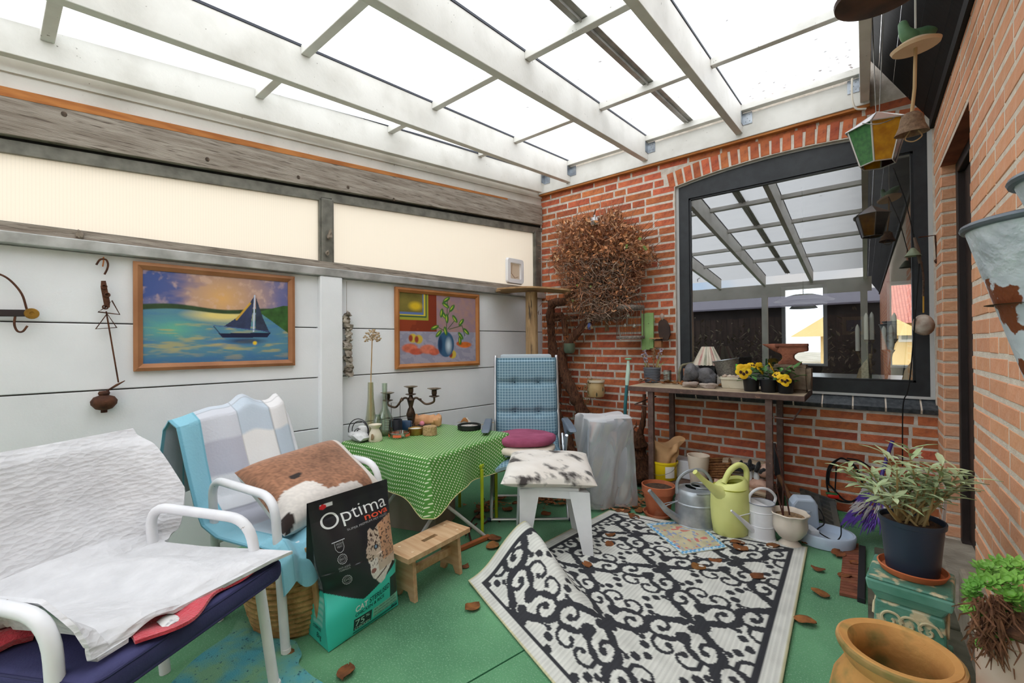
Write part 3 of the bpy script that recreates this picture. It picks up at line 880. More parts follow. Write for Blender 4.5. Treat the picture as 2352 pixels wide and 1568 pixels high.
# wicker bottle and wooden board on the inner sill
p = on_y(1976, 872, DB + .22)
tag(MB(T((p[0], DB + .22, .836), 0, 0, R(14))).lathe([(.028, 0), (.036, .04), (.036, .12), (.022, .17), (.010, .20), (.010, .235), (0, .235)], 16).build('wicker_bottle', mat('plaited straw', (200, 180, 142), .8, (156, 136, 100), 90, bump=.6, bscale=120), None, True, base=(p[0], DB + .22, .836)), 'leaning straw covered bottle beside the candlesticks indoors', 'bottle')
p = on_y(2092, 872, DB + .2)
tag(MB(T((p[0], DB + .2, .836))).prism([(-.055, 0), (.035, 0), (.035, .20), (.02, .21), (-.03, .12)], .02).build('wooden_board', mat('pale sawn wood', (206, 170, 118), .7, (186, 148, 98), 10), None, base=(p[0], DB + .2, .836)), 'pale wooden board standing inside at the right end of window', 'board')
# neighbour house across the street
hy = 24.0
t = thing('neighbour_house', 'yellow house with red tiled roof seen through the far window', 'building', (7.0, hy, 0))
m_yel = mat('yellow render', (236, 206, 148), .9, (226, 196, 138), 1)
m_rtile = mat('red roof tiles', (186, 120, 106), .8, (168, 102, 92), 6, wave=((150, 88, 80), 3.0, 'X', .0, .6, .9))
a = on_y(2040, 735, hy); b = on_y(2100, 735, hy)
ze = on_y(2070, 737, hy)[2]
a = on_y(1884, 735, hy)
MB().box((a[0], hy, -1), (a[0] + 16, hy + 8, ze)).build('wall', m_yel, t)
a = on_y(2040, 735, hy)
zr = on_y(2070, 664, hy)[2]
MB().hexa([(a[0] - .2, hy - .5, ze - .1), (a[0] + 14, hy - .5, ze - .1), (a[0] + 14, hy + 8, ze), (a[0] - .2, hy + 8, ze), (a[0] - .2, hy + 3.5, zr + .6), (a[0] + 14, hy + 3.5, zr + .6), (a[0] + 14, hy + 4, zr + .6), (a[0] - .2, hy + 4, zr + .6)]).build('roof', m_rtile, t)
MB().hexa([(a[0] - 3.4, hy - .8, ze - .6), (a[0] + 1.2, hy - .8, ze - .6), (a[0] + 1.2, hy + 3, ze - .5), (a[0] - 3.4, hy + 3, ze - .5), (a[0] - 1.2, hy - .8, zr - .4), (a[0] - 1.0, hy - .8, zr - .4), (a[0] - 1.0, hy + 3, zr - .4), (a[0] - 1.2, hy + 3, zr - .4)]).build('gable', m_yel, t)
wa = on_y(2063, 756, hy - .05); wb = on_y(2094, 785, hy - .05)
w = MB().box((wa[0], hy - .08, wb[2]), (wb[0] + 1.2, hy + .1, wa[2])).build('window', mat('white house window', (226, 228, 226), .5), t)
MB().box((wa[0] + .1, hy - .1, wb[2] + .1), (wb[0] + 1.1, hy - .07, wa[2] - .1)).build('pane', mat('grey pane', (150, 160, 160), .2), w)
# ground outside, garden fence and hedge at the open side (the window mirrors them)
gr = structure('ground', (0, 0, -.06), 'garden ground')
MB().add([(-60, -60, -.06), (60, -60, -.06), (60, 60, -.06), (-60, 60, -.06)], [(0, 1, 2, 3)]).build('soil', mat('garden soil and gravel', (176, 170, 158), .95, (146, 142, 128), 1.2), gr)
t = thing('garden_fence', 'dark board fence across the garden mirrored in the window', 'fence', (-2, -7.0, -.06))
m_fb = mat('dark fence board', (70, 58, 54), .9, (50, 42, 40), 3, stretch=(8, 8, 1), rnd=.25)
fb = MB().box((-.07, -.012, 0), (.07, .012, 1.9)).build('board', m_fb, None); fm = fb.data; bpy.data.objects.remove(fb)
for i in range(46):
 inst('board', fm, t, Matrix.Translation((-7 + .155 * i, -7.0, -.06 + random.uniform(-.02, .02))))
g = MB(); rh = random.Random(3)
for i in range(2600):
 x = rh.uniform(-6.5, .2); z = abs(rh.gauss(.7, .45)); y = -6.2 + rh.gauss(0, .25)
 a = rh.uniform(0, 6.28); r = rh.uniform(.03, .09); e_ = rh.uniform(-1, 1)
 c, s_ = math.cos(a) * r, math.sin(a) * r
 g.add([(x + c, y + s_, z + r * e_), (x - s_ * .4, y + c * .4, z), (x - c, y - s_, z - r * e_), (x + s_ * .4, y - c * .4, z)], [(0, 1, 2, 3)])
o = g.build('garden_hedge', mat('dry hedge', (104, 92, 78), .9, (66, 66, 44), 2), None, base=(-2, -6.2, -.06)); tag(o, 'bare tangled hedge mirrored in the window glass', 'hedge'); o['kind'] = 'stuff'
t = thing('garden_shed', 'low shed with lilac grey corrugated roof mirrored in the window', 'shed', (-5.0, -9.5, -.06))
MB().box((-8, -11.5, -.06), (1.5, -8.5, 2.3)).build('wall', mat('dark shed boards', (72, 66, 64), .9, (52, 48, 48), 2), t)
MB().hexa([(-8.3, -8.2, 2.2), (1.8, -8.2, 2.2), (1.8, -11.8, 2.9), (-8.3, -11.8, 2.9), (-8.3, -8.2, 2.25), (1.8, -8.2, 2.25), (1.8, -11.8, 2.95), (-8.3, -11.8, 2.95)]).build('roof', mat('lilac grey corrugated roof', (132, 130, 146), .6), t)
# ================================================================== LEFT SIDE: chairs, bag, table
m_tube = mat('white enamelled steel tube', (240, 240, 242), .35, (224, 224, 228), 6, col3=(150, 140, 128), scale3=45, lo3=.70, hi3=.74)
m_sling = mat('pale woven chair sling', (214, 210, 200), .8, (196, 192, 182), 30)
def garden_chair(loc, rz, label):
 """tube armchair; local x forward, y to its left; origin at floor below the seat centre"""
 M = T(loc, rz)
 t = thing('garden_chair', label, 'chair', loc, 'white tube garden chairs')
 for s in (-1, 1):
  y = s * .265
  loop = rnd_poly([(-.16, y * 1.02, .0), (-.22, y, .585), (.20, y, .57), (.285, y * 1.05, .0)], .085, 7)
  MB(M).tube(loop, .0165, 12).build('arm_loop', m_tube, t, True)
  MB(M).lathe([(.0175, 0), (.0175, .03), (.0165, .032)], 10, T((.285, y * 1.05, 0))).build('foot_cap', mat('white plastic cap', (226, 226, 222), .5), t, True)
 MB(M).tube(rnd_poly([(.22, -.24, .365), (-.26, -.24, .325), (-.46, -.24, .80), (-.46, .24, .80), (-.26, .24, .325), (.22, .24, .365)], .06, 6), .0135, 10).build('seat_frame', m_tube, t, True)
 MB(M).tube([(.228, -.262, .362), (.228, .262, .362)], .0135, 10).build('cross_bar', m_tube, t, True)
 MB(M).tube([(-.18, -.262, .33), (-.18, .262, .33)], .0135, 10).build('cross_bar', m_tube, t, True)
 pr = [(.22, .372), (.0, .342), (-.24, .332), (-.30, .43), (-.38, .62), (-.45, .78)]
 def sl(u, v):
  k = v * (len(pr) - 1); i = min(int(k), len(pr) - 2); f = k - i
  return (pr[i][0] * (1 - f) + pr[i + 1][0] * f, (u - .5) * .46, pr[i][1] * (1 - f) + pr[i + 1][1] * f - .012 * math.sin(u * PI))
 MB(M).grid(sl, 8, 20, .004).build('sling', m_sling, t, True)
 return t
C1, A1 = (-1.658, .233, .0), R(27)
C2, A2 = (-2.007, .918, .0), R(12)
garden_chair(C1, A1, 'white tube garden chair under the white quilt, nearest the camera')
garden_chair(C2, A2, 'white tube garden chair under the patchwork blanket, behind the pet food bag')
# navy seat cushion of the near chair
M1 = T(C1, A1)
t = thing('seat_cushion', 'thick navy blue box cushion on the near garden chair', 'cushion', tuple(M1 @ Vector((.04, 0, .40))))
def cush(u, v):
 return None
MB(M1 @ T((.035, 0, .405), 0, 0, R(-3))).rbox((0, 0, 0), (.58, .55, .065), .022, None, 4).build('cushion_body', mat('navy canvas', (62, 62, 104), .8, (52, 52, 90), 12, bump=.15, bscale=200), t, True)
for z in (-.0235, .0235):
 ring = rnd_poly([(-.28, -.268, z), (.286, -.268, z), (.286, .268, z), (-.28, .268, z), (-.28, -.268, z)], .03, 4)
 MB(M1 @ T((.035, 0, .405), 0, 0, R(-3))).tube(ring, .004, 6).build('piping', mat('navy piping', (44, 44, 82), .7), t, True)
# red towel and white paper peeping out under the quilt
vn = VN(3)
m_red = mat('red terry towel', (214, 70, 84), .95, (190, 48, 64), 20, bump=.6, bscale=150, sheen=.4)
def towel(u, v):
 x = .17 + (.118 + .040 * math.sin(u * 2.6)) * v + .02 * math.sin(u * 9 + 1) * v; y = -.20 + .36 * u + .01 * math.sin(v * 7)
 z = .458 + .010 * float(vn(u * 5, v * 3)) + .004 * math.sin(u * 14) - .002 * v + .012 * max(0, v - .6)
 return (x, -y, z)
o = MB(M1).grid(towel, 24, 12, .008).build('red_towel', m_red, None, True, base=tuple(M1 @ Vector((.2, 0, .47))))
tag(o, 'crumpled red towel peeping out between white quilt and navy cushion', 'towel')
def paper(u, v):
 return (.262 + .05 * v, .03 - .12 * u - .02 * v, .459 + .004 * math.sin(u * 9))
o = MB(M1).grid(paper, 8, 4, .002).build('crumpled_paper', mat('white printed cloth', (226, 224, 222), .8, (170, 168, 172), 60, .5, .7), None, True, base=tuple(M1 @ Vector((.27, .03, .47))))
tag(o, 'scrap of white cloth below the red towel on the navy cushion', 'cloth')
# second red towel and folded greys by the left frame edge, on a low stool
p = on_z(30, 1450, .42)
o = MB().grid(lambda u, v: (p[0] - .16 + .30 * u, p[1] - .10 + .13 * v, .44 + .025 * float(vn(u * 6 + 9, v * 4)) + .012 * math.sin(u * 16)), 24, 12, .02).build('red_towel', m_red, None, True, base=(p[0], p[1], .42))
tag(o, 'folded dark red towel beyond the near chair at the left frame edge', 'towel')
# the white quilt thrown over the near chair
m_quilt = mat('white quilted cotton', (218, 217, 219), .9, (206, 205, 207), 14, bump=.0, sheen=.2)
_t = m_quilt.node_tree; _N = _t.nodes; _K = _t.links
_tc = _N.new('ShaderNodeTexCoord'); _vo = _N.new('ShaderNodeTexVoronoi'); _vo.inputs['Scale'].default_value = 55; _bp = _N.new('ShaderNodeBump'); _bp.inputs['Strength'].default_value = .55; _bp.inputs['Distance'].default_value = .006
_mp = _N.new('ShaderNodeMapping'); _mp.inputs['Scale'].default_value = (.7, .7, 1.6); _K.new(_tc.outputs['Object'], _mp.inputs['Vector']); _K.new(_mp.outputs['Vector'], _vo.inputs['Vector'])
_nn = _N.new('ShaderNodeTexNoise'); _nn.inputs['Scale'].default_value = 45; _nn.inputs['Detail'].default_value = 3; _K.new(_mp.outputs['Vector'], _nn.inputs['Vector'])
_mm = _N.new('ShaderNodeMath'); _mm.operation = 'ADD'; _K.new(_vo.outputs['Distance'], _mm.inputs[0]); _K.new(_nn.outputs['Fac'], _mm.inputs[1])
_K.new(_mm.outputs[0], _bp.inputs['Height']); _K.new(_bp.outputs['Normal'], _N['Principled BSDF'].inputs['Normal'])
prq = [(-.50, .42), (-.505, .62), (-.49, .79), (-.455, .83), (-.42, .79), (-.36, .62), (-.285, .50), (-.20, .468), (.0, .466), (.15, .472), (.265, .478), (.305, .476), (.322, .466)]
vq = VN(11)
def quilt(u, v):
 k = v * (len(prq) - 1); i = min(int(k), len(prq) - 2); f = k - i
 f2 = f * f * (3 - 2 * f) * .5 + f * .5
 x = prq[i][0] * (1 - f2) + prq[i + 1][0] * f2; z = prq[i][1] * (1 - f2) + prq[i + 1][1] * f2
 seat = min(1, max(0, (v - .42) / .2)); seat = seat * seat * (3 - 2 * seat)
 y = -.275 + .83 * u                       # u=0 far side, u=1 near side
 ym = .24 + .315 * min(1, max(0, (-.02 - x) / .16))
 y = -.275 + (ym + .275) * u
 y -= .10 * (1 - u) ** 2 * min(1, max(0, (.60 - v) / .2))
 if v < .55:                                 # widens a little down the back
  y += -.0 * (1 - u)
 # diagonal front edge: pulled back towards the near side, forward at the far corner
 x += seat * max(0, (v - .6) / .4) * (.020 - .065 * min(1, u / .62) ** 1.2)
 if u < .12:
  x += seat * max(0, (v - .6) / .4) * .015 * (.12 - u) / .12
 # over the near arm and down outside it
 if y > .20:
  q = (y - .20) / .355
  arm = math.exp(-((y - .275) / .055) ** 2)
  lift = seat * arm * (.150 if x > -.25 else .05) * min(1, max(0, (.34 - x) / .2))
  drop = seat * max(0, y - .31) * 1.5
  z = z + lift - drop
  y = y - .35 * seat * max(0, y - .31)
 # slouch where it slides off the far arm
 if y < -.15:
  q = (-.15 - y) / .125
  if .3 < v < .62:
   z -= .02 * q * math.sin((v - .3) / .32 * PI); x += .06 * q * q * math.sin((v - .3) / .32 * PI)
 fo = float(vq(u * 4 + 2, v * 5)) - .5
 z += .035 * fo * (.25 + .75 * seat); x += .03 * fo * (1 - seat)
 z += .012 * seat * math.sin(u * 11 + v * 6)
 return (x, -y, max(z, .458 + .05 * max(0, x)) if x > -.2 and y < .3 else z)
o = MB(M1).grid(quilt, 90, 110, .010).build('quilt', m_quilt, None, True, base=tuple(M1 @ Vector((0, 0, .48))))
tag(o, 'white quilted bedspread thrown over the near garden chair', 'quilt')
# patchwork blanket over the back of the far chair
M2 = T(C2, A2)
prb = [(-.56, .46), (-.555, .64), (-.53, .80), (-.49, .855), (-.425, .82), (-.355, .64), (-.28, .47), (-.21, .40), (-.10, .375), (.10, .385), (.24, .388), (.285, .34), (.30, .24)]
vb = VN(23)
PATCH = [(236, 234, 234), (206, 214, 224), (222, 222, 226), (188, 188, 200), (198, 210, 222), (238, 236, 234), (212, 214, 222), (176, 178, 194)]
BL = (142, 200, 218)
nu, nv = 130, 150
def blanket(u, v):
 k = v * (len(prb) - 1); i = min(int(k), len(prb) - 2); f = k - i
 x = prb[i][0] * (1 - f) + prb[i + 1][0] * f; z = prb[i][1] * (1 - f) + prb[i + 1][1] * f
 y = -.315 + .60 * u                      # u=0 near/left edge
 back = max(.0, 1 - max(0, (v - .50) / .12)); back = min(1, back)
 # pulled-up points at the top where it hangs on the frame corners
 pk = math.exp(-((u - .56) / .09) ** 2) * .045 + math.exp(-((u - .86) / .06) ** 2) * .030 - .035 * max(0, .3 - u) / .3
 z += pk * math.exp(-((v - .25) / .15) ** 2)
 if u > .86:                                # right side falls away behind
  q = (u - .86) / .14
  z -= .20 * q * q * back; x -= .05 * q * back
 fo = float(vb(u * 5, v * 4)) - .5
 x += .045 * fo * back + .012 * math.sin(u * 17 + v * 3) * back
 z += .02 * fo * (1 - back)
 if v > .78:                                # front fall: only the near strip hangs
  y = -.315 + .60 * (u * .36 + .03); x += .01 * math.sin(u * 14)
  z += .02 * math.sin(u * 9)
 return (x, y, z)
bcol = []
rp_ = random.Random(4)
pg = {}
AC = [.0]
for q0, q1 in zip(prb[:-1], prb[1:]):
 AC.append(AC[-1] + math.hypot(q1[0] - q0[0], q1[1] - q0[1]))
for j in range(nv + 1):
 for i in range(nu + 1):
  u, v = i / nu, j / nv
  kk = v * (len(prb) - 1); ki = min(int(kk), len(prb) - 2); cu = (u * .60 - .102) / .165; cv = (AC[ki] + (AC[ki + 1] - AC[ki]) * (kk - ki)) / .165 + .35
  if u < .17 or v > .77 or u > .985:
   c = BL
  else:
   key = (int(cu + .0), int(cv))
   if key not in pg:
    pg[key] = rp_.choice(PATCH)
   c = pg[key]
   if abs(cu - round(cu)) < .022 or abs(cv - round(cv)) < .022:
    c = tuple(q * .86 for q in c)
  if v < .23 and u >= .02:
   c = (186, 188, 200) if u < .3 else c
  if u < .02:
   c = (112, 172, 192)
  if .155 < u < .17:
   c = (122, 184, 204)
  bcol.append(srgb(c))
o = MB(M2).grid(blanket, nu, nv, .006).build('patchwork_blanket', mat('patchwork cotton', (200, 200, 200), .9, attr=True, bump=.2, bscale=90, sheen=.2), None, True, base=tuple(M2 @ Vector((-.3, 0, .42))), cols=np.array(bcol + bcol))
tag(o, 'pale patchwork blanket with sky blue border over the far garden chair', 'blanket')
# cushion printed with a fawn
MP = T((-1.965, .955, .525), R(10)) @ Matrix.Rotation(R(30), 4, 'Y') @ Matrix.Rotation(R(5), 4, 'X')
pn = VN(31)
def pillow_shape(u, v, w, h, th, side):
 a, b = u * 2 - 1, v * 2 - 1
 e = max(.0, (1 - a ** 4) * (1 - b ** 4)) ** .5
 pin = 1 - .06 * (1 - abs(a)) * 0 - .05 * (1 - b * b) * 0
 x = a * w / 2 * (1 - .05 * (1 - b * b)); y = b * h / 2 * (1 - .05 * (1 - a * a))
 return (x, y, side * th / 2 * e)
def pillow(M, w, h, th, n=36):
 mb = MB(M)
 mb.grid(lambda u, v: pillow_shape(u, v, w, h, th, 1), n, n)
 mb.grid(lambda u, v: pillow_shape(1 - u, v, w, h, th, -1), n, n)
 return mb
nP = 60
cols = []
for side in (0, 1):
 for j in range(nP + 1):
  for i in range(nP + 1):
   u, v = i / nP, j / nP
   if side == 0:     # u: front(1) to back(0); v: near(0) to far(1)
    fur = pn.fbm(u * 9, v * 9, 3); fine = pn(u * 60, v * 60)
    c = np.array(srgb((164, 116, 88))) * (.65 + .6 * fine) * (.72 + .5 * fur)
    dd = math.hypot((u - .42) / .30, (v - .62) / .42)
    if dd < 1:
     c = c * (.55 + .45 * dd)
    if math.hypot((u - 1.0) / .34, (v - .16) / .34) < .75 + .6 * fur or math.hypot((u - 1.0) / .16, (v - .6) / .25) < .6 + .6 * fur:       # cream chest and muzzle
     c = np.array(srgb((232, 224, 216))) * (.9 + .15 * fine)
    if math.hypot((u - .52) / .035, (v - .26) / .06) < 1:
     c = np.array(srgb((40, 30, 28)))
    if math.hypot((u - .93) / .08, (v - .04) / .05) < 1:
     c = np.array(srgb((54, 40, 36)))
    if v > .88:
     c = np.array(srgb((224, 214, 204)))
   else:
    c = np.array(srgb((220, 212, 204)))
   cols.append(np.clip(c, 0, 1))
o = pillow(MP, .40, .50, .19, nP).build('animal_cushion', mat('printed plush', (200, 170, 150), .9, attr=True, sheen=.3), None, True, base=tuple(MP @ Vector((0, 0, -.08))), cols=np.array(cols))
tag(o, 'plump cushion printed with a brown animal on the far garden chair', 'cushion')
# woven basket behind the bag
bc = (-1.885, .845, .0)
t = thing('basket', 'round woven straw basket on the floor under the far chair', 'basket', bc)
m_straw = mat('plaited water hyacinth', (196, 158, 104), .85, (150, 112, 66), 22, bump=.8, bscale=70)
bk = MB(T(bc))
for k in range(13):
 z = .012 + k * .0215; r = .155 + .035 * math.sin(k / 12 * PI * .8)
 bk.tube([(r * math.cos(a) * (1 + .006 * math.sin(a * 22 + k * PI)), r * math.sin(a) * (1 + .006 * math.sin(a * 22 + k * PI)), z) for a in [2 * PI * q / 66 for q in range(66)]], .0125, 6, True)
bk.lathe([(.0, .006), (.15, .006), (.150, .012)], 24)
bk.build('basket_body', m_straw, t, True)
MB(T(bc)).tube([(.178 * math.cos(a), .178 * math.sin(a), .292) for a in [2 * PI * q / 40 for q in range(40)]], .014, 8, True).build('rim', m_straw, t, True)
MB().tube(spline([(-1.66, .84, .01), (-1.672, .825, .12), (-1.680, .815, .24), (-1.70, .80, .36)], 5), [.012] * 16, 8).build('handle', mat('peeled stick', (196, 156, 110), .8, (166, 124, 82), 20), t, True)
# ---- pet food bag
A = np.array([-1.562, .812, .004]); B = np.array([-1.605, 1.154, .004])
Tt = np.array([-1.628, .766, .556]); Ut = np.array([-1.634, 1.118, .560])
Ab = np.array([-1.750, .815, .004]); Bb = np.array([-1.775, 1.175, .004])
t = thing('pet_food_bag', 'black and teal pet food bag with a leopard head standing by the step stool', 'bag', tuple((A + B + Ab + Bb) / 4))
FN = np.array([.985, .12, .1])
def bag_front(u, v):
 lo = A * (1 - u) + B * u; hi = Tt * (1 - u) + Ut * u
 p = lo * (1 - v) + hi * v
 bulge = .050 * math.sin(u * PI) ** .6 * math.sin(min(1, v / .86) * PI) ** .75
 # pinched waist fold at the left where the filled part ends
 fold = -.030 * math.exp(-((v - .36) / .09) ** 2) * math.exp(-(u / .28) ** 2)
 wr = .003 * math.sin(u * 19 + v * 7) * (v > .5)
 p = p + FN * (bulge + fold + wr)
 p[1] += .028 * math.exp(-((v - .36) / .12) ** 2) * (1 - u) ** 2
 return p
def bag_back(u, v):
 lo = Ab * (1 - u) + Bb * u; hi = (Tt - FN * .004) * (1 - u) + (Ut - FN * .004) * u
 p = lo * (1 - v) + hi * v
 return p - FN * .03 * math.sin(u * PI) * math.sin(v * PI)
def bag_side(w):
 def fn(u, v):     # u: front 0 -> back 1
  a = bag_front(w, v); b = bag_back(w, v)
  p = a * (1 - u) + b * u
  inn = .035 * math.sin(u * PI) * min(1, v * 2.2)
  p[1] += inn * (1 if w == 0 else -1)
  return p
 return fn
TEAL, BLK = np.array(srgb((64, 208, 190))), np.array(srgb((36, 37, 42)))
def teal_edge(u):
 return .365 - .30 * u if u < .42 else .239 + .20 * (u - .42)
nb, mbv = 150, 200
cn = VN(77)
LEO = [(.50, .60), (.52, .655), (.56, .70), (.59, .775), (.64, .79), (.68, .76), (.76, .80), (.86, .82), (1.0, .835), (1.0, .45), (.97, .44), (.92, .455), (.86, .43), (.80, .40), (.745, .36), (.68, .345), (.63, .37), (.60, .40), (.555, .42), (.53, .46), (.535, .53)]
def inpoly(x, y, P):
 c = False; n = len(P)
 for i in range(n):
  x0, y0 = P[i]; x1, y1 = P[i - 1]
  if (y0 > y) != (y1 > y) and x < (x1 - x0) * (y - y0) / (y1 - y0) + x0:
   c = not c
 return c
cols = []
for j in range(mbv + 1):
 for i in range(nb + 1):
  u, v = i / nb, j / mbv
  c = TEAL if v < teal_edge(u) else BLK
  if v > .94:
   c = np.array(srgb((30, 31, 36)))
  vo = v; v = (v + .045) / .94
  if inpoly(u, v, LEO):
   f1 = float(cn(u * 70, v * 90)); f2 = float(cn.fbm(u * 8, v * 8, 3))
   c = np.array(srgb((214, 190, 172))) * (.75 + .4 * f2)
   if u < .66 and v < .56 or v < .45:
    c = np.array(srgb((236, 226, 220))) * (.85 + .25 * f1)
   if u > .74 and v > .52:
    c = np.array(srgb((202, 152, 120))) * (.75 + .5 * f2)
   if f1 > .70 and v > .50:
    c = np.array(srgb((74, 54, 48)))
   if math.hypot((u - .665) / .035, (v - .640) / .020) < 1:
    c = np.array(srgb((40, 34, 38)))
   if math.hypot((u - .668) / .018, (v - .640) / .012) < 1:
    c = np.array(srgb((120, 150, 178)))
   if math.hypot((u - .575) / .040, (v - .475) / .018) < 1:
    c = np.array(srgb((146, 92, 86)))
   if abs(v - (.400 + .25 * (u - .60))) < .006 and .60 < u < .80:
    c = np.array(srgb((90, 60, 56)))
  v = vo
  # red and white sticker at the top
  if math.hypot((u - .16) / .045, (v - .945) / .016) < 1:
   c = np.array(srgb((206, 40, 44)))
  elif .12 < u < .28 and .935 < v < .962:
   c = np.array(srgb((222, 222, 222)))
  if v < teal_edge(u) and .84 < u < .99 and .115 < v < .275 + .0:
   c = np.array(srgb((30, 62, 62)))
  if .30 < u < .55 and .035 < v < .125:
   c = np.array(srgb((32, 52, 54)))
  if .57 < u < .98 and .045 < v < .118 and v < teal_edge(u):
   c = np.array(srgb((150, 214, 190))) if (int((v - .045) / .0245) % 1 == 0) else c
  if .30 < u < .98 and .010 < v < .030:
   c = np.array(srgb((24, 110, 106)))
  cols.append(c)
m_bag = mat('printed woven plastic', (40, 40, 44), .33, attr=True, spec=.5)
MB().grid(lambda u, v: bag_front(u, v), nb, mbv).build('front_panel', m_bag, t, True, cols=np.array(cols))
cols = []
for j in range(81):
 for i in range(41):
  u, v = i / 40, j / 80
  c = TEAL if v < .36 - .06 * u else BLK
  if c is BLK and .25 < u < .8 and .34 < v < .80:
   c = np.array(srgb((120, 124, 130))) * (.45 + 1.0 * float(cn(u * 26, v * 120)))
  if v < .30 and .25 < u < .72 and .10 < v:
   c = np.array(srgb((150, 224, 212))) if (j % 3) else TEAL
  cols.append(c)
MB().grid(bag_side(0), 40, 80).build('side_gusset', m_bag, t, True, cols=np.array(cols))
MB().grid(bag_side(1), 12, 40).build('side_gusset', m_bag, t, True, cols=np.array([TEAL if (k // 13) / 40 < .36 else BLK for k in range(13 * 41)]))
MB().grid(bag_back, 12, 40).build('back_panel', m_bag, t, True, cols=np.array([TEAL if (k // 13) / 40 < .36 else BLK for k in range(13 * 41)]))
MB().add([A, B, Bb, Ab], [(0, 3, 2, 1)]).build('bag_base', mat('teal plastic', (64, 208, 190), .4), t)
# lettering on the front, laid onto the surface
def lettering(txt, u0, v0, hgt, colour, name, parent, surf, width=None, shear=.0, off=.0015, bold=.0, ext=.36, exh=.56, rise=.0):
 cu = bpy.data.curves.new('txt', 'FONT'); cu.body = txt; cu.size = 1.0; cu.offset = bold; cu.shear = shear
 o = bpy.data.objects.new('txt', cu); COL.objects.link(o)
 dg = bpy.context.evaluated_depsgraph_get(); me = bpy.data.meshes.new_from_object(o.evaluated_get(dg))
 bm = bmesh.new(); bm.from_mesh(me)
 bmesh.ops.triangulate(bm, faces=list(bm.faces))
 bmesh.ops.subdivide_edges(bm, edges=[e for e in bm.edges if e.calc_length() > .25], cuts=2)
 bm.to_mesh(me); bm.free()
 n = len(me.vertices); co = np.zeros(n * 3, np.float32); me.vertices.foreach_get('co', co); co = co.reshape(-1, 3)
 w = co[:, 0].max(); k = hgt / .72
 kx = (width / w) if width else k
 out = []
 for q in co:
  u = u0 + q[0] * kx / ext; v = v0 + (q[1] * k + rise * q[0] * kx) / exh
  out.append(tuple(np.array(surf(u, v)) + FN_OF(surf) * off))
 mb = MB(); mb.add(out, [list(pp.vertices) for pp in me.polygons])
 bpy.data.objects.remove(o); bpy.data.curves.remove(cu); bpy.data.meshes.remove(me)
 return mb.build(name, colour, parent)
_FN = {}
def FN_OF(s):
 return _FN.get(s, np.array([0, 0, 1.0]))
_FN[bag_front] = FN / np.linalg.norm(FN)
_FN[bag_side] = np.array([0, -1.0, 0])
m_wl = mat('white print', (236, 236, 236), .4); m_ol = mat('orange print', (232, 92, 66), .4); m_gl = mat('grey print', (176, 176, 180), .4); m_dl = mat('dark teal print', (22, 64, 66), .4); m_tl = mat('light teal print', (190, 234, 220), .4)
lettering('O', .08, .790, .062, m_wl, 'lettering', t, bag_front, .084, bold=-.008)
lettering('ptima', .325, .805, .054, m_wl, 'lettering', t, bag_front, .225, bold=-.006)
lettering('nova', .60, .762, .026, m_ol, 'lettering', t, bag_front, .128, bold=.012)
lettering('SUPER PREMIUM PET FOOD', .36, .740, .008, m_gl, 'lettering', t, bag_front, .205)
lettering('CAT', .315, .172, .022, m_wl, 'lettering', t, bag_front, .058, bold=.02, rise=.10)
lettering('STERILISED', .50, .185, .021, m_dl, 'lettering', t, bag_front, .118, bold=.01, rise=.10)
lettering('CHICKEN & RICE', .315, .138, .014, m_dl, 'lettering', t, bag_front, .150, bold=.01, rise=.08)
lettering('75', .315, .067, .026, m_tl, 'lettering', t, bag_front, .046, bold=.0)
lettering('%', .455, .092, .012, m_tl, 'lettering', t, bag_front, .022)
lettering('CHICKEN', .315, .042, .010, m_tl, 'lettering', t, bag_front, .076, bold=.01)
lettering('40% FRESH CHICKEN', .58, .098, .008, m_dl, 'lettering', t, bag_front, .125)
lettering('30% DEHYDRATED CHICKEN', .58, .074, .008, m_dl, 'lettering', t, bag_front, .135)
lettering('5% HYDROLYZED CHICKEN', .58, .050, .008, m_dl, 'lettering', t, bag_front, .135)
lettering('8KG', .865, .020, .014, m_dl, 'lettering', t, bag_front, .036, bold=.01)
for k, (u, v) in enumerate(((.235, .66), (.235, .575), (.235, .50), (.235, .42))):
 # small print badges: ring or shield with lines
 g = MB(); nrm = _FN[bag_front] * .0012
 if k in (1, 3):
  pts = [np.array(bag_front(u + .05 * math.cos(a) * (1 + .06 * math.cos(a * 14)), v + .032 * math.sin(a) * (1 + .06 * math.cos(a * 14)))) + nrm for a in [2 * PI * q / 56 for q in range(56)]]
  g.tube(pts, .0012, 4, True)
  g.tube([np.array(bag_front(u + .034 * math.cos(a), v + .021 * math.sin(a))) + nrm for a in [2 * PI * q / 30 for q in range(30)]], .0006, 4, True)
 elif k == 0:
  g.tube([np.array(bag_front(u + a, v + b)) + nrm for a, b in ((-.05, .035), (.05, .035), (.05, -.01), (.03, -.032), (0, -.040), (-.03, -.032), (-.05, -.01))], .0012, 4, True)
  g.tube([np.array(bag_front(u + a, v + .037)) + nrm for a in (-.075, -.03, .03, .075)], .002, 4)
 g.build('badge', m_gl, t)
lettering('FRESH', .198, .672, .008, m_gl, 'lettering', t, bag_front, .028)
lettering('MEAT', .203, .653, .008, m_gl, 'lettering', t, bag_front, .024)
lettering('BEST', .206, .569, .008, m_gl, 'lettering', t, bag_front, .022)
lettering('ANTI AGING', .170, .512, .008, m_gl, 'lettering', t, bag_front, .048)
lettering('FORMULA', .175, .494, .008, m_gl, 'lettering', t, bag_front, .044)
lettering('GMO', .203, .413, .010, m_gl, 'lettering', t, bag_front, .026)
side0 = bag_side(0)
_FN[side0] = np.array([.25, -.95, .1])
def side_flip(u, v):
 return side0(1 - u, v)
_FN[side_flip] = _FN[side0]
lettering('STERILISE', .30, .085, .013, m_dl, 'lettering', t, side_flip, .062, ext=.17)
